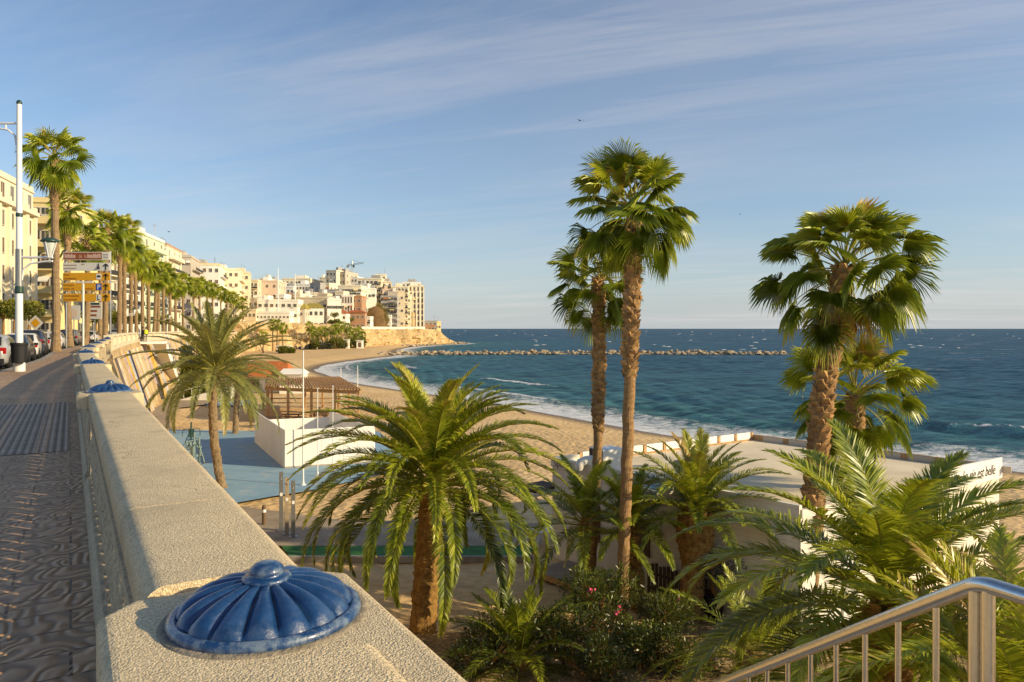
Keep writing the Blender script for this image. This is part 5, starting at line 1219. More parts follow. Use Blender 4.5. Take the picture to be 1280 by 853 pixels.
def machine(px, Y, label, mt, seed):
    e = empty('exercise_machine', (gx(px, Y), Y, ZP), seed, label, 'exercise machine'); a = M[mt]
    m = MB(); m.tube([(0, 0, 0), (0, 0, 1.75)], .06, 10); m.build('post', a, e, True); m = MB(); m.lathe([(.24, 0), (.24, .03)], n=16); m.build('base_plate', a, e)
    for sx in (-1, 1):
        m = MB(); m.tube([(sx * .1, 0, 1.35), (sx * .55, .1, 1.30), (sx * .62, .25, 1.05), (sx * .60, .1, .8)], .028, 8); m.build('handle', a, e, True); m = MB(); m.tube([(sx * .07, 0, 1.2), (sx * .35, -.1, .55), (sx * .42, -.15, .22)], .035, 8); m.build('swing_arm', a, e, True); m = MB(); m.bevbox((sx * .44, -.15, .2), (.18, .36, .04), .01); m.build('footrest', M['black'], e)
    m = MB(); m.bevbox((0, .3, .72), (.42, .34, .06), .02); m.bevbox((0, .47, 1.02), (.40, .06, .5), .02); m.build('seat', a, e); m = MB(); m.tube([(0, 0, .55), (0, .3, .68)], .035, 8); m.build('bracket', a, e); m = MB(); m.lathe([(.0, 1.86), (.07, 1.8), (.07, 1.73)], n=12); m.build('cap', a, e)
M['teal'] = plain('teal_paint', (.025,.07,.06), .45, .2, 4, 0); M['pale_teal'] = plain('pale_teal_paint', (.24,.33,.31), .45, .2, 4, 0)
machine(239, 54, 'dark outdoor exercise machine on the blue floor in the enclosure shadow', 'teal', .4); machine(243, 48.5, 'pale green outdoor exercise machine nearest the stone coping', 'pale_teal', 1.2); machine(249, 46.6, 'low white and green exercise machine beside the date palm trunk', 'pale_teal', 2.4)
# hut with orange canopy, white kiosk, green hedge and ramp
hx = gx(326, 104); e = empty('beach_hut', (hx, 104, 1.0), .06, 'beach hut with an orange tiled canopy roof behind the date palm', 'hut')
m = MB(); m.prism([(-4.2, -2.4), (4.0, -2.4), (4.0, 2.4), (-4.2, 2.4)], 0, 2.2); m.build('wall', M['white_far'], e)
m = MB(); m.add([(-4.8, -3, 2.2), (4.6, -3, 2.2), (4.6, 3, 2.2), (-4.8, 3, 2.2), (-4.0, 0, 4.3), (3.8, 0, 4.3)], [[0, 1, 5, 4], [1, 2, 5], [2, 3, 4, 5], [3, 0, 4], [0, 3, 2, 1]]); m.build('roof', M['orange_roof'], e)
for x in (-3, -.4, 2.2): m = MB(); m.box((x, -2.42, 1.15), (1.7, .06, 1.3)); m.build('counter_opening', M['shutter'], e)
e = empty('beach_kiosk', (gx(367, 101), 101, 1.0), .08, 'white kiosk with a pitched white roof and dark openings beside the orange hut', 'kiosk')
m = MB(); m.prism([(-1.6, -1.5), (1.6, -1.5), (1.6, 1.5), (-1.6, 1.5)], 0, 2.7); m.build('wall', M['white_far'], e)
m = MB(); m.add([(-1.85, -1.8, 2.7), (1.85, -1.8, 2.7), (1.85, 1.8, 2.7), (-1.85, 1.8, 2.7), (-1.4, 0, 3.4), (1.4, 0, 3.4)], [[0, 1, 5, 4], [1, 2, 5], [2, 3, 4, 5], [3, 0, 4], [0, 3, 2, 1]]); m.build('roof', M['white_far'], e)
for x in (-1.0, 0, 1.0): m = MB(); m.box((x, -1.52, 1.7), (.75, .06, .9)); m.build('window', M['glass'], e)
def hedge(px0, px1, Y, h, label, sd):
    r = R_(sd); x0, x1 = gx(px0, Y), gx(px1, Y); mb = MB(); e = empty('hedge', ((x0 + x1) / 2, Y, 1.0), 0, label, 'hedge'); hw = (x1 - x0) / 2
    mb.box((0, 0, h / 2 - .1), (hw * 2 - .4, 1.2, h - .3), t=.1); n = int(900 * hw * 2 * h / 6); P = np.column_stack([r.uniform(-hw, hw, n), np.where(r.random(n) < .6, -.7, r.uniform(-.7, .7, n)), r.uniform(0, h, n)]); P[P[:, 1] > -.69, 2] = h
    ax = norm(r.normal(0, 1, (n, 3)) + np.array([0, -.6, .4])); s_ = norm(np.cross(ax, r.normal(0, 1, (n, 3)))); L = .3 * r.uniform(.6, 1.3, n)[:, None]
    V = np.stack([P, P + ax * L * .5 + s_ * L * .3, P + ax * L, P + ax * L * .5 - s_ * L * .3], 1).reshape(-1, 3); mb.add(V, np.arange(n)[:, None] * 4 + np.array([[0, 1, 2, 3]]), 0, np.repeat(np.clip(r.normal(.5, .15, n), 0, .8), 4)); mb.build('foliage', M['leaf_tree'], e)
hedge(226, 262, 92, 5.2, 'tall clipped green hedge wall beside the beach ramp', 1); hedge(229, 240, 118, 6, 'dark green hedge block farther up the beach ramp', 2)
e = empty('beach_ramp', (gx(258, 90), 90, 1.0), 0, 'white concrete ramp with railing leading down to the blue patch', 'ramp'); m = MB(); m.add([(-3.5, -.8, .05), (3.4, -.8, 1.9), (3.4, .8, 1.9), (-3.5, .8, .05), (-3.5, -.8, -.2), (3.4, -.8, -.2), (3.4, .8, -.2), (-3.5, .8, -.2)], [[0, 1, 2, 3], [0, 4, 5, 1], [1, 5, 6, 2], [2, 6, 7, 3], [3, 7, 4, 0]]); m.build('slope', M['white_far'], e)
m = MB(); m.tube([(-3.5, -.75, 1.05), (3.4, -.75, 2.9)], .04, 6)
for i in range(8): m.tube([(-3.5 + i, -.75, .1 + .27 * i), (-3.5 + i, -.75, 1.05 + .27 * i)], .03, 5)
m.build('handrail', M['white_metal'], e)
# ------------------------------------------------------------------ lamp posts
def lamp_post(x, y, H, rz, label, full=True, group=None):
    e = empty('street_lamp', (x, y, PZ), rz, label, 'street lamp', group)
    m = MB(); m.tube([(0, 0, .06), (0, 0, H * .40), (0, 0, H)], (.135, .115, .085), 16); m.build('pole', M['white_metal'], e, True)
    m = MB(); m.lathe([(.20, 0), (.20, .30), (.16, .36), (.15, .40)], n=16); m.build('base', M['white_metal'], e)
    m = MB(); m.lathe([(.128, 0), (.15, .05), (.15, .22), (.13, .28), (.118, .32)], (0, 0, H * .29), 16); m.build('collar', M['dark_green'], e)
    m = MB(); m.lathe([(.105, 0), (.12, .04), (.12, .12), (.10, .16)], (0, 0, H * .575), 16); m.build('collar', M['dark_green'], e)
    m = MB(); m.lathe([(.132, 0), (.127, 1.45)], (0, 0, H * .31 + .02), 16); m.build('grey_band', M['grey_metal'], e, True)
    m = MB(); m.lathe([(.09, H - .04), (.10, H), (.09, H + .06), (.05, H + .11), (0, H + .13)], n=14); m.build('finial', M['dark_green'], e, True)
    def arm(z, sgn, L, name):
        m = MB(); m.tube([(sgn * .05, 0, z), (sgn * L, 0, z)], .045, 8); m.tube([(sgn * .10, 0, z - .85), (sgn * .16, 0, z - .45), (sgn * .42, 0, z - .24), (sgn * .9, 0, z - .16), (sgn * L, 0, z - .14)], .035, 8); m.tube([(sgn * .5, 0, z), (sgn * .5, 0, z - .22)], .03, 6); m.build('arm', M['white_metal'], e, True)
    def lantern(z, x):
        m = MB()
        for a in np.linspace(0, 2 * math.pi, 5)[:-1]: m.tube([(x + .07 * math.cos(a), .07 * math.sin(a), z), (x + .26 * math.cos(a), .26 * math.sin(a), z + .60)], .022, 5)
        l = m.build('lantern', M['white_metal'], e)
        m = MB(); m.lathe([(.04, .05), (.19, .48), (.21, .56)], (x, 0, z), 14); m.build('glass', M['glass_lamp'], l, True)
        m = MB(); m.lathe([(.31, .58), (.33, .61), (.24, .69), (.10, .74), (0, .75)], (x, 0, z), 18); m.build('lantern_hood', M['dark_green'], l, True)
    arm(H * .925, -1, 2.0, 'arm'); lantern(H * .925, -1.85); arm(H * .425, 1, 1.25, 'arm'); lantern(H * .425, 1.15); return e
lamp_post(gx(24, 27), 27, 10.05, 0, 'white two arm lamp post with green collars standing on the kerb by the litter bin')
for px, Y, lab in ((155, 92, 'white lamp post among the kerbside palms just before the balustrade curve'), (203, 130, 'farther white lamp post among the kerbside palms beyond the curve')):
    lamp_post(gx(px, Y), Y, 8.2, .4, lab)
e = empty('litter_bin', (gx(24, 26.72), 26.72, PZ), 0, 'dark slatted litter bin hung on the foot of the white lamp post', 'litter bin')
m = MB(); m.lathe([(.22, .34), (.24, .36), (.27, 1.02), (.25, 1.03), (.22, .5)], n=20); m.build('body', M['black'], e); m = MB(); m.lathe([(.275, .98), (.29, 1.0), (.29, 1.06), (.27, 1.08), (.25, 1.06)], n=20); m.build('rim', M['black'], e, True); m = MB(); m.box((0, .24, .7), (.10, .16, .3)); m.build('bracket', M['black'], e)

# ------------------------------------------------------------------ direction sign over the promenade and the smaller signs
YS = 60.0
def sx(px): return gx(px, YS)
def sz(py): return CAMZ - (py - 411) * YS / 900
e = empty('direction_sign', (sx(108.5), YS, PZ), 0, 'tall direction sign of five brown, white and yellow boards with a blue parking symbol', 'road sign')
ex = sx(108.5)
def lx(px): return sx(px) - ex
def lz(py): return sz(py) - PZ
for px in (82, 137.2): m = MB(); m.tube([(lx(px), .09, 0), (lx(px), .09, lz(314))], .075, 12); m.build('post', M['grey_metal'], e, True)
boards = [('brown', 315.2, 325.4), ('white', 328.6, 338.8), ('yellow', 341.2, 350.8), ('yellow', 354, 363.6), ('yellow', 367.5, 377)]
def quad(parent, nm, x0, x1, z0, z1, y, mt): m = MB(); m.box(((x0 + x1) / 2, y, (z0 + z1) / 2), (x1 - x0, .012, z1 - z0)); return m.build(nm, M[mt], parent)
def arrow(parent, cx, cz, s):
    m = MB(); y = -.055
    m.box((cx, y, cz - s * .05), (s * .14, .008, s * .9))
    pts = [(-.40, .02), (-.30, .24), (0, .46), (.30, .24), (.40, .02), (.30, -.02), (.22, .12), (0, .26), (-.22, .12), (-.30, -.02)]
    V = [(cx + a * s, y - .004, cz + b * s) for a, b in pts]; m.add(V, [list(range(10))[::-1]]); m.build('arrow', M['ink'], parent)
for bi, (c, y0, y1) in enumerate(boards):
    z0, z1 = lz(y1), lz(y0); m = MB(); m.bevbox(((lx(79) + lx(137.5)) / 2, 0, (z0 + z1) / 2), (lx(137.5) - lx(79), .06, z1 - z0), .012); b = m.build('board', M['sign_' + ('white' if c != 'yellow' else 'yellow')], e); cz = (z0 + z1) / 2
    if c == 'brown':
        quad(b, 'brown_field', lx(80), lx(127.5), z0 + .05, z1 - .05, -.034, 'sign_brown'); quad(b, 'icon_plate', lx(129), lx(135.5), z0 + .08, z1 - .08, -.034, 'sign_white')
        for k in (-.13, .07):
            for q in range(3): quad(b, 'icon_mark', lx(129.7) + q * .14, lx(129.7) + q * .14 + .10, cz + k, cz + k + .06, -.041, 'ink')
        for q0, q1 in ((81, 95.5), (109.5, 126.5)):
            q = q0
            while q < q1 - .6: L_ = min(random.uniform(1.5, 2.4), q1 - q); quad(b, 'faded_letter', lx(q), lx(q + L_ * .84), cz - .17, cz + random.choice((.10, .10, .18)), -.041, 'sign_smudge_b'); q += L_
        text('de  la', .46, (lx(98.5), -.045, cz - .16), (R(90), 0, 0), M['sign_smudge_b'], b, 0, .002, sx=.66)
    else:
        arrow(b, lx(132.6), cz, (z1 - z0) * .86)
        txt = {1: ['', ''], 2: [(80, 88, .13), (80, 96, -.17)], 3: [(80, 93, .13), (80, 88, -.17), (90, 94, -.17), (107, 117, -.17)], 4: [(80, 100, .13), (80, 98, -.17)]}[bi]
        if c == 'yellow':
            for (a0, a1, dz) in txt:
                q = a0
                while q < a1 - .6: L_ = min(random.uniform(.7, 1.3), a1 - q); quad(b, 'faded_letter', lx(q), lx(q + L_ * .8), cz + dz - .07, cz + dz + .07, -.034, 'sign_smudge_y'); q += L_
        else:
            for (a0, a1, dz) in [(80, 96, .12), (80, 96, -.14), (102, 106, .2)]:
                quad(b, 'faded_line', lx(a0), lx(a1), cz + dz - .05, cz + dz + .05, -.034, 'sign_smudge')
            m = MB(); m.lathe([(0, -.20), (.13, -.17), (.05, .05), (.03, .26), (0, .28)], (lx(123.5), -.04, cz), 10); m.build('tower_icon', M['ink'], b)
        if bi == 2: quad(b, 'icon_plate', lx(120.5), lx(127), z0 + .08, z1 - .08, -.034, 'sign_white'); quad(b, 'car_icon', lx(121.3), lx(126.2), cz - .06, cz + .03, -.041, 'ink'); quad(b, 'car_icon', lx(122.3), lx(125.2), cz + .03, cz + .11, -.041, 'ink')
        if bi == 3: quad(b, 'parking_plate', lx(120.3), lx(127.2), z0 + .05, z1 - .05, -.034, 'sign_blue'); text('P', .58, (lx(121.6), -.044, cz - .21), (R(90), 0, 0), M['plate'], b, 0, .003)
        if bi == 4: quad(b, 'icon_plate', lx(120.5), lx(127), z0 + .06, z1 - .06, -.034, 'sign_white'); quad(b, 'icon_mark', lx(122), lx(122.8), cz - .2, cz + .2, -.041, 'ink'); quad(b, 'icon_mark', lx(122.8), lx(125), cz - .2, cz - .13, -.041, 'ink')
# smaller signs
def small_sign(px, Y, pyt, pyb, w, label, nm='road_sign', z0=PZ):
    x = gx(px, Y); e = empty(nm, (x, Y, z0), 0, label, 'road sign'); zt_ = CAMZ - (pyt - 411) * Y / 900 - z0; zb = CAMZ - (pyb - 411) * Y / 900 - z0
    m = MB(); m.tube([(0, .06, 0), (0, .06, zt_)], .045, 8); m.build('post', M['grey_metal'], e, True); m = MB(); m.bevbox((0, 0, (zt_ + zb) / 2), (w, .04, zt_ - zb), .01); b = m.build('board', M['sign_white'], e); return e, b, zb, zt_
e, b, zb, zt_ = small_sign(118, 70, 378, 399, 1.45, 'white board with three brown lines under the big direction sign')
quad(b, 'green_line', -.66, .5, zt_ - .26, zt_ - .06, -.026, 'dark_green')
for k, (w_l) in enumerate((1.15, .8, .75)): quad(b, 'brown_line', -.45, -.45 + w_l * .9, zt_ - .52 - k * .42, zt_ - .34 - k * .42, -.026, 'sign_brown')
e, b, zb, zt_ = small_sign(92, 68.5, 382, 400, 1.25, 'white square board with a reddish ring between the first palm trunks')
m = MB(); m.lathe([(.30, 0), (.42, 0), (.42, .015), (.30, .015)], n=24); o = m.build('ring', M['wall_pink'], b, loc=(0, -.026, (zb + zt_) / 2 - .05)); o.rotation_euler = (R(90), 0, 0)
e, b, zb, zt_ = small_sign(44.5, 77, 397, 411, .1, 'white pointed priority sign with a yellow diamond beyond the parked cars', z0=PZ)
m = MB(); h2 = .85; c = (zb + zt_) / 2; m.add([(-h2, -.03, c), (0, -.03, c - h2), (h2, -.03, c), (0, -.03, c + h2)], [[0, 1, 2, 3]]); m.build('white_diamond', M['sign_white'], b); m = MB(); h2 = .52; m.add([(-h2, -.045, c), (0, -.045, c - h2), (h2, -.045, c), (0, -.045, c + h2)], [[0, 1, 2, 3]]); m.build('yellow_diamond', M['sign_yellow'], b)
e = empty('slim_post', (gx(104, 47.5), 47.5, PZ), 0, 'slim pale post with a flat top plate standing against the balustrade before the direction sign', 'post'); hp = CAMZ - (353 - 411) * 47.5 / 900 - PZ
m = MB(); m.tube([(0, 0, 0), (0, 0, hp)], .07, 10); m.build('pole', M['sign_white'], e, True); m = MB(); m.bevbox((.1, 0, hp), (1.1, .12, .10), .01); m.build('top_plate', M['sign_white'], e)

# ------------------------------------------------------------------ parked cars
def car_meshes(kind):
    L, Wd, H = {'hatch': (4.05, 1.74, 1.47), 'suv': (4.4, 1.83, 1.66), 'sedan': (4.5, 1.78, 1.44)}[kind]
    hood = .60 * H; belt = .62 * H
    # stations along x (front +): (x, z low, z belt, z roof, half width belt, half width roof)
    xs_ = np.array([-.5, -.485, -.44, -.36, -.22, -.02, .12, .24, .34, .44, .485, .5]) * L
    belt_z = np.array([.50, .58, .62, .635, .635, .63, .625, .61, .585, .53, .46, .38]) * H
    roof = {'hatch': [.50, .60, .78, .955, 1.0, .985, .91, .72, .60, .535, .462, .385], 'suv': [.50, .62, .86, .975, 1.0, .985, .92, .73, .60, .54, .462, .385], 'sedan': [.50, .60, .64, .80, .985, .985, .90, .70, .60, .535, .462, .385]}[kind]
    roof = np.maximum(np.array(roof) * H, belt_z + .004); hw = np.array([.76, .88, .95, .99, 1, 1, 1, 1, .985, .93, .82, .68]) * Wd / 2; rw = hw * np.interp(roof / H, [.6, 1.0], [.96, .76]); lowz = np.array([.30, .24, .20, .18, .17, .17, .17, .17, .18, .2, .23, .28])
    rings = []
    for x, zb, zr, h_, r_, zl in zip(xs_, belt_z, roof, hw, rw, lowz):
        half = [(0, zl), (h_ * .80, zl), (h_ * .97, zl + .10), (h_, zl + (zb - zl) * .55), (h_ * .985, zb), (r_ + (h_ * .985 - r_) * .15, zb + (zr - zb) * .86), (r_ * .90, zb + (zr - zb) * .985), (0, zr + .012)]
        ring = half + [(-a, b) for a, b in half[-2:0:-1]]; rings.append([(x, a, b) for a, b in ring])
    n = len(rings[0]); V = np.array(rings).reshape(-1, 3); k = len(rings); m = MB(); i, j = np.meshgrid(np.arange(k - 1), np.arange(n), indexing='ij'); i = i.ravel(); j = j.ravel(); j2 = (j + 1) % n
    m.add(V, np.stack([i * n + j, (i + 1) * n + j, (i + 1) * n + j2, i * n + j2], 1)); m.add(V[:n], [list(range(n))]); m.add(V[-n:], [list(range(n))[::-1]])
    RG = np.array(rings)
    def patch(i0, i1, u0, u1, side, out=.006):       # glass panel following the cabin side
        m = MB(); pts = []
        ii = range(i0, i1 + 1)
        for q in ii:
            a, b = RG[q][4], RG[q][5]; lo = a + (b - a) * u0; hi = a + (b - a) * u1; pts.append((lo, hi))
        V = []; 
        for lo, hi in pts:
            for p in (lo, hi): V.append((p[0], side * (p[1] + out), p[2] + .002))
        m.add(V, [[2 * q, 2 * q + 2, 2 * q + 3, 2 * q + 1][::side] for q in range(len(pts) - 1)]); return m
    def cross(i0, i1, u, f0, f1, out):                # windscreen / rear window strip from side to side
        m = MB(); A_ = RG[i0]; B_ = RG[i1]; lo0 = A_[4]; V = []
        for f, rg_a in ((f0, None), (f1, None)):
            p = np.array([A_[7] * (1 - f) + B_[7] * f])[0]; hwid = (A_[6][1] * (1 - f) + B_[6][1] * f) * .96
            V += [(p[0] + out[0], -hwid, p[2] + out[1] - .012), (p[0] + out[0], -hwid * .4, p[2] + out[1]), (p[0] + out[0], hwid * .4, p[2] + out[1]), (p[0] + out[0], hwid, p[2] + out[1] - .012)]
        m.add(V, [[0, 1, 5, 4], [1, 2, 6, 5], [2, 3, 7, 6]]); return m
    return dict(L=L, W=Wd, H=H, body=m, patch=patch, cross=cross, RG=RG, kind=kind)
wheel_mb = MB(); wheel_mb.lathe([(.20, -.10), (.29, -.105), (.315, -.08), (.32, 0), (.315, .08), (.29, .105), (.20, .10)], n=24); tyre_me = wheel_mb.mesh('tyre', M['tyre'], True)
rim_mb = MB(); rim_mb.lathe([(0, .085), (.05, .09), (.07, .07), (.19, .085), (.205, .10), (.205, -.05)], n=20)
for k in range(5): a = k * 1.2566; rim_mb.box((.12 * math.cos(a), .12 * math.sin(a), .085), (.15, .035, .02), rz=a)
rim_me = rim_mb.mesh('rim', M['rim'])
car_cache = {}
def car(kind, paint, x, y, rz, label, z=PZ - .13):
    e = empty('parked_car', (x, y, z), rz, label, 'car', 'cars parked along the kerb')
    if kind not in car_cache:
        c = car_meshes(kind); L, W_, H = c['L'], c['W'], c['H']; me = {}
        me['body'] = c['body'].mesh('body', M['car_grey'], True)
        me['side_window'] = [c['patch'](3 if kind != 'sedan' else 4, 7, .12, .88, s).mesh('side_window', M['carglass']) for s in (1, -1)]
        me['rear_window'] = c['cross'](*((2, 3) if kind != 'sedan' else (3, 4)), 0, -.55 if kind != 'sedan' else -.3, .88, (-.012, .012)).mesh('rear_window', M['carglass']); me['windscreen'] = c['cross'](7, 6, 0, -.25, .98, (.012, .014)).mesh('windscreen', M['carglass'])
        def bb(cn, s, nm, mt, b=.02): m = MB(); m.bevbox(cn, s, b); return m.mesh(nm, M[mt])
        me['tail'] = [bb((-L * .478, s * W_ * .40, H * .545), (.14, .22, .26 if kind != 'sedan' else .17), 'tail_lamp', 'red_lamp') for s in (1, -1)]; me['head'] = [bb((L * .455, s * W_ * .36, H * .43), (.22, .30, .13), 'head_lamp', 'head_lamp') for s in (1, -1)]
        me['rb'] = bb((-L * .492, 0, .36), (.12, W_ * .86, .22), 'rear_bumper', 'black', .04); me['fb'] = bb((L * .492, 0, .34), (.12, W_ * .80, .2), 'front_bumper', 'black', .04); me['pl'] = bb((-L * .503, 0, H * .44), (.02, .50, .12), 'number_plate', 'plate', .004)
        me['mir'] = [bb((L * .17, s * (W_ / 2 + .09), H * .64), (.12, .18, .13), 'mirror', 'black', .03) for s in (1, -1)]; me['c'] = c; car_cache[kind] = me
    me = car_cache[kind]; c = me['c']; L, W_ = c['L'], c['W']
    b = obj_from(me['body'], 'body', e, (0, 0, 0)); b.material_slots[0].link = 'OBJECT'; b.material_slots[0].material = M[paint]
    for nm in ('rear_window', 'windscreen'): obj_from(me[nm], nm, e, (0, 0, 0))
    for o in me['side_window']: obj_from(o, 'side_window', e, (0, 0, 0))
    for o in me['tail']: obj_from(o, 'tail_lamp', e, (0, 0, 0))
    for o in me['head']: obj_from(o, 'head_lamp', e, (0, 0, 0))
    for o in me['mir']: obj_from(o, 'mirror', e, (0, 0, 0))
    for k_, nm in (('rb', 'rear_bumper'), ('fb', 'front_bumper'), ('pl', 'number_plate')): obj_from(me[k_], nm, e, (0, 0, 0))
    for fx in (-.30, .30):
        for s in (1, -1):
            w_ = bpy.data.objects.new('wheel', None); col.objects.link(w_); w_.parent = e; w_.location = (fx * L, s * (W_ / 2 - .09), .32); w_.rotation_euler = (R(-90 * s), 0, 0)
            obj_from(tyre_me, 'tyre', w_, (0, 0, 0)); obj_from(rim_me, 'rim', w_, (0, 0, 0))
    return e
cars = [('suv', 'car_dark', 26.6, 'dark brown suv parked first in the kerb row left of the lamp post'), ('hatch', 'car_silver', 32.2, 'silver hatchback with a red tail lamp parked behind the dark suv'), ('sedan', 'car_dark', 37.4, 'dark car half hidden behind the lamp post between the silver and white hatchbacks'),
        ('hatch', 'car_white', 42.6, 'white hatchback parked just right of the lamp post'), ('suv', 'car_blue', 47.9, 'dark blue car parked between the white hatchback and the first palm'), ('hatch', 'car_silver', 53.3, 'pale silver car parked right beside the first tall palm trunk'),
        ('hatch', 'car_white', 60, 'white car parked behind the second palm trunk'), ('sedan', 'car_dark', 66.5, 'dark saloon parked behind the third palm trunk'), ('suv', 'car_grey', 73, 'grey suv parked beyond the direction sign posts'), ('hatch', 'car_red', 80, 'red hatchback parked far along the kerb'), ('hatch', 'car_white', 87, 'small white car far along the kerb beyond the red one'), ('sedan', 'car_dark', 95, 'farthest dark saloon in the kerb row'), ('suv', 'car_silver', 103, 'farthest silver suv of the kerb row')]
for kind, paint, Y, lab in cars:
    q = KERB.s_of_y(Y); p = KERB.at(q); t_ = KERB.tan(q); nr = np.array([t_[1], -t_[0]]); p = p - nr * 1.08
    car(kind, paint, p[0], p[1], math.atan2(t_[1], t_[0]), lab)

# ------------------------------------------------------------------ round crowned street trees beyond the road
def street_tree(x, y, H, rad, label, sd, group=None):
    r = R_(sd); e = empty('street_tree', (x, y, PZ), 0, label, 'tree', group); t = MB(); t.tube([(0, 0, 0), (.03, 0, H * .4), (0, .05, H * .62)], (.16, .12, .10), 8)
    for k in range(6): a = k * 1.05; t.tube([(0, .03, H * .55), (rad * .4 * math.cos(a), rad * .4 * math.sin(a), H * .75), (rad * .7 * math.cos(a), rad * .7 * math.sin(a), H * .88)], (.07, .05, .02), 5)
    t.build('trunk', M['bark_canary'], e); mb = MB()
    for k in range(16):
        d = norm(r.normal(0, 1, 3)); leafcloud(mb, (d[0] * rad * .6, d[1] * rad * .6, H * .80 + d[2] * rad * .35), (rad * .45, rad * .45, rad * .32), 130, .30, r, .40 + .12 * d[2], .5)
    mb.build('crown', M['leaf_tree'], e); return e
for i, (px, Y, py) in enumerate([(4, 76, 388), (18, 79, 390), (36, 82, 389), (120, 96, 398), (138, 112, 400), (170, 132, 402), (206, 150, 402)]):
    q = FARK.s_of_y(Y); p = FARK.at(q); x = gx(px, Y); street_tree(x, Y, 4.6 if i < 3 else 4.2, 1.7, ['round topped street tree nearest the left end beyond the parked cars', 'round topped street tree behind the lamp post', 'round topped street tree above the priority sign'][i] if i < 3 else 'small street tree glimpsed between the kerbside palm trunks', 300 + i, 'street trees beyond the road' if i < 3 else 'street trees glimpsed between palm trunks')

# ------------------------------------------------------------------ people on the lookout
def person(x, y, rz, label, shirt, trousers, hair, stride=.0, vest=None):
    V = [(0, 0, .95), (0, 0, 1.15), (0, 0, 1.38), (0, .0, 1.50), (0, .01, 1.60), (0, .02, 1.70), (.10, 0, .90), (.11, .05 + stride, .50), (.11, 0 + stride, .08), (.11, .14 + stride, .04), (-.10, 0, .90), (-.11, .05 - stride, .50), (-.11, -.02 - stride, .08), (-.11, .12 - stride, .04), (.19, 0, 1.40), (.25, -.02, 1.14), (.24, .10, .90), (.24, .14, .80), (-.19, 0, 1.40), (-.25, -.02, 1.14), (-.22, .12, .92), (-.21, .18, .84)]
    E = [(0, 1), (1, 2), (2, 3), (3, 4), (4, 5), (0, 6), (6, 7), (7, 8), (8, 9), (0, 10), (10, 11), (11, 12), (12, 13), (2, 14), (14, 15), (15, 16), (16, 17), (2, 18), (18, 19), (19, 20), (20, 21)]
    rad = [.15, .14, .16, .06, .085, .08, .09, .065, .045, .04, .09, .065, .045, .04, .065, .047, .036, .03, .065, .047, .036, .03]
    me = bpy.data.meshes.new('person'); me.from_pydata(V, E, []); o = bpy.data.objects.new('person', me); col.objects.link(o); md = o.modifiers.new('s', 'SKIN'); md.use_smooth_shade = True
    for i, s in enumerate(o.data.skin_vertices[0].data): s.radius = (rad[i], rad[i] * .8); s.use_root = (i == 0)
    o.modifiers.new('u', 'SUBSURF').levels = 2; o.modifiers['u'].render_levels = 2
    bpy.context.view_layer.update(); ev = bpy.data.meshes.new_from_object(o.evaluated_get(bpy.context.evaluated_depsgraph_get())); bpy.data.objects.remove(o)
    ev.materials.clear()
    for m_ in (M['skin'], M[shirt], M[trousers], M['black']): ev.materials.append(m_)
    for p in ev.polygons:
        c = p.center; p.use_smooth = True
        p.material_index = 0 if c.z > 1.47 or (abs(c.x) > .185 and c.z < .88) else 1 if c.z > .93 or abs(c.x) > .19 else 3 if c.z < .09 else 2
    e = bpy.data.objects.new('person', ev); col.objects.link(e); e.location = (x, y, PZ + .0); e.rotation_euler = (0, 0, rz); tag(e, label, 'person')
    m = MB(); m.lathe([(.105, 1.62), (.108, 1.70), (.09, 1.77), (.05, 1.81), (0, 1.82)], (0, 0, 0), 14); h_ = m.build('hair', M[hair], e, True)
    if vest: m = MB(); m.lathe([(.20, .98), (.21, 1.15), (.22, 1.34), (.17, 1.44), (.09, 1.47)], n=16); v = m.build('vest', M[vest], e, True); v.scale = (1.05, .82, 1)
    return e
M['skin'] = plain('skin', (.42,.25,.16), .55, .05, 5, 0); M['hivis'] = plain('hi_vis_yellow', (.62,.70,.03), .7, .05, 5, 0); M['navy_cloth'] = plain('navy_cloth', (.03,.035,.06), .85, .2, 9, 0); M['grey_cloth'] = plain('grey_cloth', (.22,.20,.18), .85, .2, 9, 0); M['hair'] = plain('dark_hair', (.025,.018,.012), .6, .2, 9, 0)
pa = at(182.5, 428, 86.5); pb_ = at(178.5, 428, 87.0)
person(pa[0], pa[1], .9, 'person in a fluorescent yellow vest standing in the gap of the curved balustrade', 'navy_cloth', 'grey_cloth', 'hair', .05, 'hivis')
person(pb_[0], pb_[1], -.6, 'person in dark clothes standing beside the one in the yellow vest', 'navy_cloth', 'navy_cloth', 'hair', .02)
for ob in [o for o in col.objects if o.name.startswith('person') and o.parent is None]: ob.location.z = PZ - .01

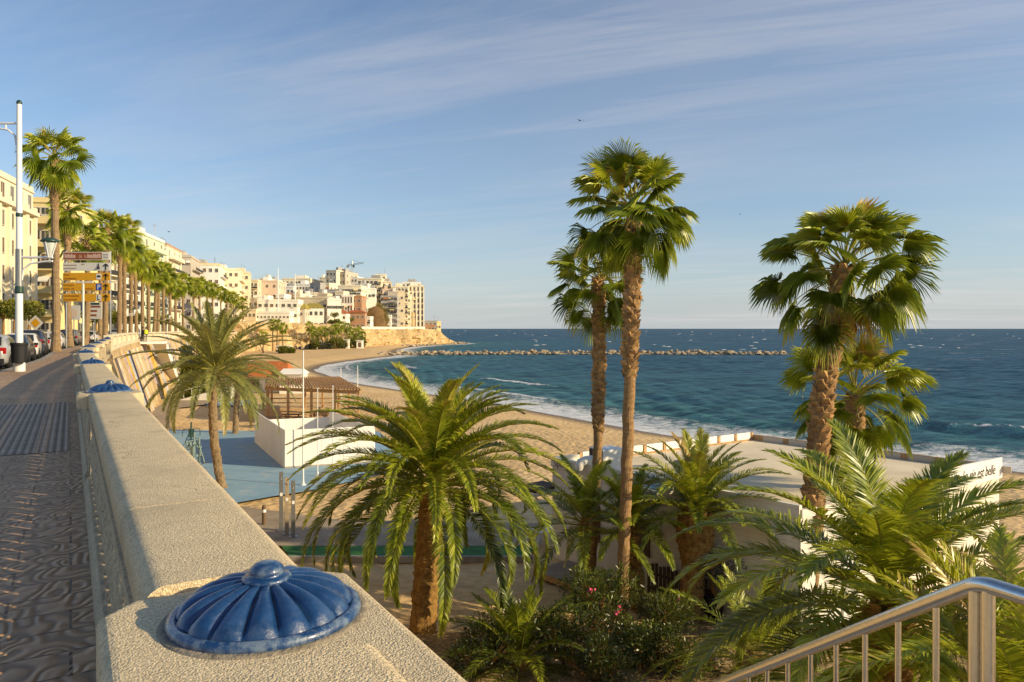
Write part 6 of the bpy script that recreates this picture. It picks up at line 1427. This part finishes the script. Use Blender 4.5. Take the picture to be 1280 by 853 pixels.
# ------------------------------------------------------------------ buildings
win_cache = {}
def window_mesh(w, h, kind):
    k = (round(w, 2), round(h, 2), kind)
    if k not in win_cache:
        m = MB(); f = .09
        m.box((-w / 2 + f / 2, -.03, 0), (f, .12, h), m=0); m.box((w / 2 - f / 2, -.03, 0), (f, .12, h), m=0); m.box((0, -.03, h / 2 - f / 2), (w - 2 * f - .004, .12, f), m=0); m.box((0, -.05, -h / 2 + f / 2), (w - 2 * f - .004, .2, f), m=0)
        if w > 1.0: m.box((0, -.02, 0), (.05, .06, h - 2 * f - .004), m=0)
        m.box((0, .0, 0), (w - 2 * f - .004, .03, h - 2 * f - .004), m=1)
        win_cache[k] = m.mesh('window', [M['frame_w'], M['shutter' if kind == 's' else 'glass']])
    return win_cache[k]
rb_ = random.Random(5)
def building(name, label, cx, cy, z0, w, dpt, h, rz, wall, floors, cols, roof='flat', balc=(), side_cols=3, ww=1.2, wh=1.5, roofmat=None, z_off=0.0, shut=.3, group=None, faces=('front', 'right'), ground=True, pent=0):
    e = empty(name, (cx, cy, z0), rz, label, 'building', group); m = MB(); m.box((0, dpt / 2, h / 2 - 2), (w, dpt, h + 4)); m.build('wall', M[wall], e)
    if roof == 'flat':
        m = MB(); 
        for (c, s) in (((0, .12, h + .3), (w + .1, .3, .6)), ((0, dpt - .12, h + .3), (w + .1, .3, .6)), ((w / 2 - .1, dpt / 2, h + .3), (.3, dpt - .55, .6)), ((-w / 2 + .1, dpt / 2, h + .3), (.3, dpt - .55, .6))): m.box(c, s)
        m.build('roof_parapet', M[roofmat or wall], e)
        for k in range(pent):
            pw = w * rb_.uniform(.2, .4); m = MB(); m.box((rb_.uniform(-.25, .25) * w, dpt * .45 + k * .05, h + 1.3 + .01 * k), (pw, dpt * .4, 2.6)); m.build('rooftop_room', M[rb_.choice(['wall_white', wall, 'wall_grey'])], e)
    else:
        m = MB(); o = .5; rh = dpt * (.22 if roof == 'gable' else .2)
        if roof == 'gable': m.add([(-w / 2 - o, -o, h), (w / 2 + o, -o, h), (w / 2 + o, dpt + o, h), (-w / 2 - o, dpt + o, h), (-w / 2 - o, dpt / 2, h + rh), (w / 2 + o, dpt / 2, h + rh)], [[0, 1, 5, 4], [1, 2, 5], [2, 3, 4, 5], [3, 0, 4], [0, 3, 2, 1]])
        else: m.add([(-w / 2 - o, -o, h), (w / 2 + o, -o, h), (w / 2 + o, dpt + o, h), (-w / 2 - o, dpt + o, h), (-w / 4, dpt / 2, h + rh), (w / 4, dpt / 2, h + rh)], [[0, 1, 5, 4], [1, 2, 5], [2, 3, 4, 5], [3, 0, 4], [0, 3, 2, 1]])
        m.build('roof', M[roofmat or 'tile_roof'], e)
    fh = h / floors
    for fl in range(floors):
        zc = fh * (fl + .52)
        if 'front' in faces:
            for c in range(cols):
                x = w * ((c + .5) / cols - .5); k = 's' if rb_.random() < shut else 'g'; o = obj_from(window_mesh(ww, min(wh, fh * .7), k), 'window', e, (x, -.015, zc))
        for fc, sg in (('right', 1), ('left', -1)):
            if fc in faces:
                for c in range(side_cols):
                    y = dpt * (c + .5) / side_cols; k = 's' if rb_.random() < shut else 'g'; obj_from(window_mesh(ww, min(wh, fh * .7), k), 'window', e, (sg * (w / 2 + .015), y, zc), R(90) * sg)
        if fl > 0:
            for (b0, b1, fc) in balc:
                if fc == 'front':
                    x0, x1 = w * (b0 - .5), w * (b1 - .5); m = MB(); m.box(((x0 + x1) / 2, -.65, fh * fl + .08), (x1 - x0, 1.28, .18)); b = m.build('balcony', M[wall], e); m = MB(); m.box(((x0 + x1) / 2, -1.25, fh * fl + .62), (x1 - x0, .05, .86)); m.build('balcony_railing', M['railing_dark' if rb_.random() < .45 else wall], b)
                else:
                    y0, y1 = dpt * b0, dpt * b1; m = MB(); m.box((w / 2 + .65, (y0 + y1) / 2, fh * fl + .08), (1.28, y1 - y0, .18)); b = m.build('balcony', M[wall], e); m = MB(); m.box((w / 2 + 1.25, (y0 + y1) / 2, fh * fl + .62), (.05, y1 - y0, .86)); m.build('balcony_railing', M['railing_dark' if rb_.random() < .45 else wall], b)
    if 'front' in faces and cols > 2 and floors > 2:
        for k in range(3):
            c = rb_.randrange(cols); fl = rb_.randrange(floors); x = w * ((c + .5) / cols - .5) + ww * .75 + .35
            if abs(x) < w / 2 - .5: m = MB(); m.box((x, -.19, fh * (fl + .35)), (.85, .36, .6)); m.build('air_conditioner', M['frame_w'], e)
        for k in range(2):
            c = rb_.randrange(cols); fl = rb_.randrange(floors); x = w * ((c + .5) / cols - .5); zt_ = fh * (fl + .52) + min(wh, fh * .7) / 2 + .1; m = MB(); q = ww / 2 + .15
            m.add([(x - q, -.03, zt_), (x + q, -.03, zt_), (x + q, -.95, zt_ - .7), (x - q, -.95, zt_ - .7), (x - q, -.95, zt_ - .9), (x + q, -.95, zt_ - .9)], [[0, 3, 2, 1], [3, 4, 5, 2]]); m.build('awning', M[rb_.choice(['orange_roof', 'wall_white', 'dark_green', 'wall_yellow'])], e)
    if roof == 'flat':
        for k in range(2):
            ax_, ay_ = rb_.uniform(-.4, .4) * w, rb_.uniform(.2, .7) * dpt; ah = rb_.uniform(2.2, 4.5); m = MB(); m.tube([(ax_, ay_, h), (ax_, ay_, h + ah)], .05, 4)
            for q in range(3): m.box((ax_, ay_, h + ah - .25 * q - .05), (.9 - .2 * q, .05, .05))
            m.build('aerial', M['grey_metal'], e)
    m = MB(); m.box((0, dpt / 2, h - .1), (w + .35, dpt + .35, .16)); m.build('cornice', M[wall], e) if roof == 'flat' else None
    return e
# left row: first long block seen along its facade
dB = np.array([-.287, .958]); e0 = np.array([-63.2, 95.0]) ; ctr = e0 - dB * 30
rzB = math.atan2(dB[1], dB[0]) - math.pi / 2
b1 = building('apartment_block', 'long pale stone apartment block with tall pilasters at the left end of the road', e0[0] - 7.5 * math.cos(rzB) + dB[0] * -27, e0[1] - 7.5 * math.sin(rzB) - dB[1] * 27, PZ, 15, 27, 19.6, rzB, 'wall_cream', 6, 3, 'flat', (), 9, 1.3, 1.9, faces=('right', 'front'), shut=.6)
for i in range(10):
    m = MB(); m.box((7.5 + .2, 27 * i / 9, 8.8), (.42, .75, 17.4)); m.build('pilaster', M['wall_cream'], b1)
m = MB(); m.box((7.5 + .35, 13.5, 16.6), (.75, 27.4, .5)); m.build('string_course', M['wall_cream'], b1); m = MB(); m.box((7.5 + .35, 13.5, 3.9), (.75, 27.4, .45)); m.build('string_course', M['wall_cream'], b1)
def bpx(name, label, px0, px1, top, Y, dpt, wall, floors, cols, rz=0.0, z0=PZ, **kw):
    if px0 > 300: Y = max(Y, float(np.interp(px1, [310, 340, 370, 400, 418, 457, 480, 503, 531, 559], [286, 298, 312, 325, 335, 358, 388, 411, 430, 453])) + 11)
    x0, x1 = gx(px0, Y), gx(px1, Y); h = CAMZ - (top - 411) * Y / 900 - z0
    return building(name, label, (x0 + x1) / 2, Y, z0, (x1 - x0) / max(.6, math.cos(rz)), dpt, h, rz, wall, floors, cols, **kw)
A1 = R(12)
bpx('apartment_block', 'yellow cream apartment block with stacked balconies behind the first tall palm', 41, 72, 252, 104, 14, 'wall_yellow', 6, 3, .15, balc=((.05, .95, 'front'),), pent=1)
bpx('apartment_block', 'sand coloured apartment block behind the two nearest palm crowns', 72, 108, 286, 122, 14, 'wall_cream', 5, 4, .15, balc=((.1, .5, 'front'), (.1, .9, 'right')))
bpx('apartment_block', 'white apartment block behind the direction sign', 100, 142, 300, 138, 16, 'wall_white', 6, 4, .2, balc=((.5, .95, 'front'), (.1, .9, 'right')), pent=1)
bpx('apartment_block', 'pale green topped apartment block among the kerbside palm crowns', 138, 176, 292, 160, 18, 'wall_lime', 7, 4, .2, balc=((.1, .9, 'right'),), roofmat='wall_white', pent=1)
bpx('apartment_block', 'tall apartment block with an orange brown top floor above the palms', 168, 206, 306, 188, 20, 'wall_cream', 7, 5, .25, balc=((.1, .9, 'right'), (.5, .95, 'front')), roofmat='wall_orange')
bpx('apartment_block', 'orange brick top storey house right behind the green topped block', 184, 211, 318, 214, 16, 'wall_orange', 6, 4, .25, balc=((.0, 1, 'front'),))
bpx('apartment_block', 'taupe apartment block with set back attic over the distant palms', 206, 237, 321, 240, 22, 'wall_taupe', 6, 5, .28, balc=((.1, .9, 'right'),), pent=2)
bpx('apartment_block', 'long white apartment block with a yellow attic beyond the taupe one', 232, 272, 331, 275, 26, 'wall_white', 6, 6, .3, balc=((.1, .9, 'right'), (.1, .45, 'front')), roofmat='wall_yellow', pent=1)
bpx('apartment_block', 'cream apartment block stepping down beside the long white one', 266, 297, 337, 300, 26, 'wall_cream', 6, 5, .3, balc=((.1, .9, 'right'),), pent=1)
bpx('apartment_block', 'yellowish tower closing the row of houses above the date palm crown', 288, 310, 341, 322, 20, 'wall_sand', 6, 4, .3, balc=((.2, .8, 'front'),), pent=1)
# headland: houses along the cliff edge and the town rising behind
Hh = 9.0
bpx('town_house', 'narrow house with striped balconies next to the yellowish tower', 308, 322, 351, 345, 16, 'wall_sand', 6, 3, .1, z0=Hh, balc=((.0, 1, 'front'),))
bpx('town_house', 'pinkish house with a brown rooftop pavilion below the skyline', 321, 347, 352, 352, 18, 'wall_pink', 5, 3, .1, z0=Hh, pent=1, shut=.2)
bpx('town_house', 'small white house tucked under the pinkish one', 317, 335, 371, 333, 10, 'wall_white', 3, 2, .1, z0=Hh)
bpx('town_house', 'white house row with dark shutters behind the two masts', 345, 367, 359, 398, 18, 'wall_white', 5, 5, .05, z0=Hh, balc=((.1, .6, 'front'),), pent=2)
bpx('town_house', 'long white house row with blue grey shadows right of the masts', 366, 389, 356, 404, 18, 'wall_white', 6, 6, 0, z0=Hh, balc=((.3, .9, 'front'),), pent=2)
bpx('town_house', 'cream houses forming the skyline behind the masts', 352, 388, 349, 440, 20, 'wall_cream', 7, 7, 0, z0=Hh, pent=2)
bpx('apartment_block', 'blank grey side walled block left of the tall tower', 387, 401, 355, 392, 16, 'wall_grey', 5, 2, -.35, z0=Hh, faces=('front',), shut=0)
bpx('town_house', 'cream block beside the blank grey wall', 400, 412, 355, 396, 14, 'wall_cream', 5, 3, -.2, z0=Hh)
bpx('apartment_block', 'tallest cream tower block with a dark stepped shaft on the skyline', 407, 421, 339, 440, 16, 'wall_cream', 9, 3, -.3, z0=Hh, faces=('front', 'left'), balc=((.0, .35, 'front'),), shut=.7, pent=1)
bpx('apartment_block', 'lower stepped tower leaning against the tallest tower block', 420, 432, 341, 443, 16, 'wall_taupe', 9, 3, -.3, z0=Hh, shut=.6, pent=1)
bpx('apartment_block', 'modern white topped block left of the crane mast', 431, 447, 347, 448, 18, 'wall_white', 8, 4, -.1, z0=Hh, shut=.1)
bpx('apartment_block', 'modern grey block with long dark glazed balconies', 399, 424, 363, 386, 18, 'wall_grey', 4, 6, 0, z0=Hh, balc=((.0, 1, 'front'),), ww=2.0, shut=.1)
bpx('apartment_block', 'cream block with long horizontal balcony bands below the crane', 422, 451, 358, 392, 16, 'wall_cream', 5, 7, 0, z0=Hh, balc=((.0, 1, 'front'),), ww=2.2, shut=.1)
bpx('town_house', 'white block with tall brown and red vertical stripes', 427, 441, 370, 372, 12, 'wall_white', 4, 4, 0, z0=Hh, ww=.9, wh=3.2, shut=.9)
bpx('town_house', 'red brown rendered house beside the striped block', 440, 452, 371, 374, 12, 'wall_orange', 4, 2, 0, z0=Hh, shut=.1)
bpx('town_house', 'long beige public building with few windows above the cliff', 368, 411, 373, 356, 14, 'wall_sand', 2, 5, -.04, z0=Hh, shut=.0, ww=2.0)
bpx('town_house', 'white end wing of the long beige building with a ribbon window', 410, 426, 375, 352, 12, 'wall_white', 2, 3, .35, z0=Hh, ww=3.0)
bpx('town_house', 'taupe gabled house at the left end of the cliff', 308, 323, 374, 328, 10, 'wall_taupe', 3, 2, 0, z0=Hh, shut=.0)
bpx('town_house', 'wide white modern house with a brown entrance bay above the cliff', 322, 372, 376, 326, 10, 'wall_white', 3, 7, .05, z0=Hh, shut=.1, ww=1.6)
bpx('town_house', 'low sand coloured house with a terrace wall at the cliff edge', 305, 320, 388, 318, 8, 'wall_sand', 2, 3, 0, z0=Hh)
bpx('town_house', 'low white house with a row of small windows at the cliff edge', 320, 362, 391, 317, 7, 'wall_white', 2, 9, .03, z0=Hh, ww=.9, wh=.9)
bpx('town_house', 'gabled villa with a mossy yellow roof and a shaded grey front', 364, 381, 386, 330, 12, 'wall_taupe', 2, 2, .0, z0=Hh, roof='hip', roofmat='moss_roof')  # taupe wall paints in the shade on the white villa's front
bpx('town_house', 'white villa wing with arched loggia facing the sun', 380, 404, 385, 329, 12, 'wall_white', 2, 4, .25, z0=Hh, roof='hip', roofmat='moss_roof', ww=1.4, wh=1.9, shut=.1)
bpx('town_house', 'pale house with a terracotta roof right of the mossy villa', 407, 433, 392, 342, 10, 'wall_white', 2, 4, .05, z0=Hh, roof='hip', roofmat='tile_roof')
bpx('town_house', 'long low white house with red roof blocks above the palm grove', 432, 463, 397, 350, 10, 'wall_white', 2, 9, .05, z0=Hh, ww=1.0, wh=1.1, balc=((.0, 1, 'front'),))
bpx('town_house', 'small red roofed upper storey on the long low white house', 434, 456, 391, 356, 7, 'wall_orange', 2, 4, .05, z0=Hh, roof='hip', roofmat='tile_roof')
bpx('apartment_block', 'big cream apartment block with many dark balconies under the crane jib', 447, 477, 349, 424, 20, 'wall_cream', 8, 6, .0, z0=Hh, balc=((.05, .45, 'front'), (.55, .95, 'front')), ww=1.6, shut=.4, pent=1)
bpx('apartment_block', 'stepped right wing of the big cream apartment block', 474, 489, 353, 428, 20, 'wall_sand', 8, 4, .15, z0=Hh, balc=((.05, .95, 'front'),), shut=.4, pent=2)
bpx('apartment_block', 'attic tower crowning the big cream apartment block', 469, 482, 344, 434, 10, 'wall_cream', 9, 3, .1, z0=Hh, faces=('front',), shut=.3)
bpx('apartment_block', 'grey glazed block with white balcony frames below the big cream one', 476, 496, 371, 402, 16, 'wall_grey', 6, 5, .0, z0=Hh, ww=2.2, wh=2.0, shut=.05, balc=((.5, 1, 'front'),))
bpx('apartment_block', 'stepped cream block between the glazed block and the end tower', 489, 510, 359, 416, 18, 'wall_cream', 8, 5, .1, z0=Hh, balc=((.0, .5, 'front'), (.55, 1, 'front')), shut=.4, pent=2)
bpx('apartment_block', 'lower cream block with loggias right of the glazed block', 495, 514, 375, 406, 14, 'wall_sand', 6, 4, .1, z0=Hh, balc=((.1, .9, 'front'),), shut=.3)
tw = bpx('apartment_block', 'tall cream corner tower with vertical window strips at the end of the headland', 511, 530, 358, 424, 20, 'wall_cream', 8, 4, .12, z0=7.5, ww=1.1, wh=2.8, shut=.3, pent=1)
for k in range(5): m = MB(); m.box((4.4 * (k / 2 - 1), -.25, 13), (.5, .6, 25)); m.build('pilaster', M['wall_white'], tw)
bpx('apartment_block', 'terraced white penthouse blocks just behind the end tower', 503, 526, 354, 446, 18, 'wall_white', 9, 5, .12, z0=Hh, pent=2, shut=.2, balc=((.2, .8, 'front'),))
bpx('town_house', 'old ochre house with dark arched windows at the foot of the end tower', 489, 516, 392, 408, 12, 'wall_tan', 2, 6, .0, z0=Hh, ww=1.2, wh=2.0, shut=.8)
bpx('town_house', 'small white hut left of the old ochre house', 476, 489, 395, 400, 8, 'wall_white', 2, 2, .1, z0=Hh, shut=0)
bpx('town_house', 'bright yellow little house on the tip of the headland', 541, 551, 403, 447, 8, 'wall_yellow', 1, 3, .3, z0=8.0)
bpx('town_house', 'low orange walled house next to the yellow one', 531, 543, 407, 440, 8, 'wall_orange', 1, 3, .1, z0=8.0)
bpx('town_house', 'low grey roofed house behind the yellow one', 531, 546, 402, 456, 8, 'wall_grey', 2, 3, .1, z0=8.0)
# small houses stepping up the slope between the bigger blocks
hr = random.Random(31); walls = ['wall_white', 'wall_white', 'wall_cream', 'wall_cream', 'wall_sand', 'wall_pink', 'wall_taupe']; cname = dict(wall_white='white', wall_cream='cream', wall_sand='sandy', wall_pink='pinkish', wall_taupe='taupe')
for (px, top, Y) in [(312, 362, 372), (327, 364, 376), (338, 367, 362), (350, 369, 350), (360, 367, 372), (371, 368, 366), (381, 370, 372), (391, 366, 384), (403, 369, 376), (414, 371, 368), (330, 349, 410), (343, 351, 430), (396, 351, 450), (404, 347, 470), (455, 356, 416), (462, 361, 406), (484, 363, 420), (491, 366, 412), (499, 364, 418), (506, 369, 412), (436, 362, 410), (444, 365, 396), (424, 366, 382), (357, 355, 450), (372, 352, 460)]:
    wl = hr.choice(walls); wpx = hr.uniform(9, 15); fl = hr.choice((3, 4))
    bpx('town_house', 'small %s hillside house stepped between the taller blocks of the headland' % cname[wl], px - wpx / 2, px + wpx / 2, top + hr.uniform(-1, 1), Y, 9, wl, fl, hr.choice((2, 3)), hr.uniform(-.15, .25), z0=Hh, group='small %s hillside houses' % cname[wl], shut=.3, ww=1.4, pent=hr.choice((0, 1, 1)), balc=((.1, .6, 'front'),) if hr.random() < .4 else ())
# brown bush covered slope between the blocks
r = R_(80); e = empty('dry_bush', (gx(470, 408), 408, 9.5), 0, 'large brown dry bush covered mound between the striped block and the glazed block', 'bush'); mb = MB()
for k in range(26):
    d = norm(r.normal(0, 1, 3)); leafcloud(mb, (d[0] * 5.4, d[1] * 2, 7.0 + d[2] * 5.6), (2.8, 2.0, 2.6), 150, .9, r, .90, .6)
mb.build('foliage', M['leaf_tree'], e); mb = MB(); mb.lathe([(6.4, -2), (6.6, 2), (6.0, 7), (4.4, 11), (2.0, 13), (0, 13.6)], n=18); mb.build('mound', M['scrub'], e, True)
for i, (px, Y, rad, H_b) in enumerate([(414, 338, 1.5, 3.4), (421, 338, 1.7, 3.8), (438, 366, 1.8, 5), (418, 348, 2.2, 8), (452, 392, 2, 8)]):
    street_tree(gx(px, Y), Y, H_b, rad, ['dark rounded bush on the cliff edge left of the red roofed house', 'grey green rounded bush beside it on the cliff edge', 'small tree behind the long low white house', 'green tree between the beige building and its white wing', 'dark cypress like tree left of the brown mound'][i], 400 + i).location.z = 10.5
# cliff edge wall, masts, crane
m = MB(); m.sweep(catmull([(gx(452, 362), 362), (gx(478, 394), 394), (gx(503, 417), 417), (gx(531, 436), 436)], 3), [(-.2, 9.6), (.2, 9.6), (.2, 11.0), (-.2, 11.0)]); tag(m.build('cliff_wall', M['wall_cream']), 'low pale parapet wall along the top of the cliff', 'wall')
for px, Y, top, lab in ((358, 336, 337, 'taller of the two thin pale masts on the cliff houses'), (378.5, 340, 345, 'shorter right one of the two thin pale masts')):
    z0 = CAMZ - (374 - 411) * Y / 900 - 8; h = CAMZ - (top - 411) * Y / 900 - z0; e = empty('mast', (gx(px, Y), Y - 12, z0), 0, lab, 'mast'); m = MB(); m.tube([(0, 0, 0), (0, 0, h * .6), (0, 0, h)], (.28, .22, .12), 8); m.build('pole', M['white_metal'], e, True)
    for k in (.55, .75): m = MB(); m.box((0, 0, h * k), (1.6, .1, .1)); m.build('spreader', M['white_metal'], e)
Yc = 452; e = empty('tower_crane', (gx(440.5, Yc), Yc, Hh), 0, 'grey tower crane standing above the rooftops of the headland', 'crane'); hc = CAMZ - (331 - 411) * Yc / 900 - Hh
def lattice(mb, a, b, s, n, th=.07):
    a = np.array(a, float); b = np.array(b, float); d = (b - a) / np.linalg.norm(b - a); u_ = np.cross(d, [0, 1, 0]) if abs(d[1]) < .9 else np.cross(d, [1, 0, 0]); u_ = norm(u_); v_ = np.cross(d, u_); cs = [(1, 1), (1, -1), (-1, -1), (-1, 1)]
    for x, y in cs: mb.tube([a + u_ * x * s + v_ * y * s, b + u_ * x * s + v_ * y * s], th, 4)
    for k in range(n):
        p, q = a + (b - a) * k / n, a + (b - a) * (k + 1) / n
        for c in range(4): x, y = cs[c]; x2, y2 = cs[(c + 1) % 4]; mb.tube([p + u_ * x * s + v_ * y * s, q + u_ * x2 * s + v_ * y2 * s], th * .7, 3)
mb = MB(); lattice(mb, (0, 0, 0), (0, 0, hc), .5, 22); mb.build('mast', M['grey_metal'], e)
mb = MB(); lattice(mb, (0, 0, hc), (7.5, -2, hc + 1.0), .35, 10, .06); mb.build('jib', M['grey_metal'], e); mb = MB(); lattice(mb, (0, 0, hc), (-3.3, 1, hc - .4), .35, 4, .06); mb.build('counter_jib', M['grey_metal'], e)
mb = MB(); mb.box((-3.2, 1, hc - 1.0), (1.4, 1.2, 1.4)); mb.build('counterweight', M['concrete'], e); mb = MB(); mb.tube([(0, 0, hc), (0, 0, hc + 3)], (.5, .12), 5); mb.tube([(0, 0, hc + 2.9), (5.5, -1.5, hc + 1)], .07, 4); mb.tube([(0, 0, hc + 2.9), (-3, 1, hc)], .07, 4); mb.build('apex', M['grey_metal'], e); mb = MB(); mb.box((.9, -.3, hc - 1), (1, 1, 1.5)); mb.build('cab', M['glass'], e)
# white stalls under the cliff palms
for i, (px, Y, w_s, h_s, lab) in enumerate([(433, 328, 2.6, 4, 'left white stall under the cliff palms'), (450, 332, 2.8, 3.6, 'right white stall under the cliff palms'), (355, 268, 5, 2.6, 'white boat shed half hidden by shrubs left of the cliff palms')]):
    e = empty('beach_stall', (gx(px, Y), Y, .9), .1, lab, 'stall'); m = MB(); m.box((0, 0, h_s / 2), (w_s, 3, h_s)); m.build('wall', M['white_far'], e); m = MB(); m.box((0, -.3, h_s + .1), (w_s + .6, 4, .18)); m.build('roof', M['white_far'], e); m = MB(); m.box((0, -1.53, h_s * .45), (w_s * .5, .06, h_s * .6)); m.build('opening', M['shutter'], e)
for i, (px, Y, rad) in enumerate([(352, 262, 2.4), (362, 264, 1.8), (400, 314, 3.0), (410, 318, 2.6), (390, 310, 2.2)]):
    bush('shrub', (gx(px, Y), Y, .9), ['bushy green shrub left of the white boat shed', 'smaller green shrub right of the white boat shed', 'grey dry shrub under the leaning palms', 'low dark shrub under the leaning palms', 'leftmost shrub under the leaning palms'][i], [(rb_.uniform(-1, 1) * rad * .6, 0, rad * .5, rad * .7, rad * .55) for _ in range(4)], 120, .8, 500 + i, tint=.35, wid=.5, mat='leaf_tree' if i < 2 else 'leaf_grey')

for i, px in enumerate([392, 414, 420, 426, 433, 440, 446, 452]):
    Y = float(np.interp(px, [370, 400, 418, 457], [310, 323, 330, 356])) - 10
    bush('shrub', (gx(px, Y), Y, .9), 'dark undergrowth shrub among the palm trunks of the cliff foot grove', [(rb_.uniform(-1, 1) * 1.6, 0, 1.4 + rb_.random() * 2.4, 1.5, 1.6) for _ in range(5)], 110, .8, 520 + i, tint=.30, wid=.5, mat='leaf_tree', group='undergrowth shrubs in the cliff grove')

# ------------------------------------------------------------------ breakwater and shore rocks
BW = catmull([(-50, 270), (-30, 277), (0, 280), (40, 281), (80, 280), (106, 278)], 1.0)
mb = MB(); prof = [(-3.6, -1.2), (-1.6, .45), (1.6, .45), (3.6, -1.2)]; mb.sweep(BW, prof); structure(mb, 'breakwater_core', M['rock'])
r = R_(90); nbw = 300
for i in range(nbw):
    u = (i + .5) / nbw; row_ = i % 3; k = int(u * (len(BW) - 1)); p = BW[k]; s = r.choice([.55, .8, 1.0, 1.2, 1.65]) * r.uniform(.85, 1.15)
    o = obj_from(stones[i % 6], 'breakwater_boulder', None, (p[0] + r.normal(0, .3), p[1] + (-2.6, -1.1, .6)[row_] + r.normal(0, .3), (.0, .55, .85)[row_] + r.normal(0, .22)), r.uniform(0, 6.28), (s, s * .9, s * .8)); tag(o, 'pale boulder heaped in the long low breakwater across the bay', 'boulder', 'boulders of the breakwater')
for i in range(90):
    y = r.uniform(392, 482); k = np.argmin(abs(SH[:, 1] - y) + (SH[:, 0] < -60) * 1e3); p = SH[k]; s = r.uniform(.8, 1.7)
    o = obj_from(stones[i % 6], 'shore_boulder', None, (p[0] - r.uniform(-1, 9), p[1] + r.normal(0, 1), .35 + r.normal(0, .15)), r.uniform(0, 6.28), (s, s * .9, s * .8)); tag(o, 'brown boulder scattered on the waterline below the headland cliff', 'boulder', 'boulders below the headland')
# birds
def bird(px, py, Y, s, rz, label):
    e = empty('bird', at(px, py, Y), rz, label, 'bird'); m = MB(); m.lathe([(0, -.22), (.05, -.14), (.065, 0), (.04, .15), (.02, .22), (0, .25)], n=10); b = m.build('body', M['black'], e, True); b.rotation_euler = (R(90), 0, 0)
    for sg in (1, -1): m = MB(); m.add([(0, .08, 0), (0, -.08, 0), (sg * .28, -.02, .12), (sg * .26, .10, .12), (sg * .62, -.06, .05)], [[0, 1, 2, 3], [3, 2, 4]]); m.build('wing', M['black'], e)
    e.scale = (s, s, s); return e
bird(725, 151, 90, 1.0, .5, 'dark seabird gliding left of the tallest palm crown'); bird(925, 268, 160, .9, 1.0, 'tiny distant bird between the two tall palms'); bird(211, 290, 110, .8, 1.4, 'tiny bird above the distant apartment roofs')
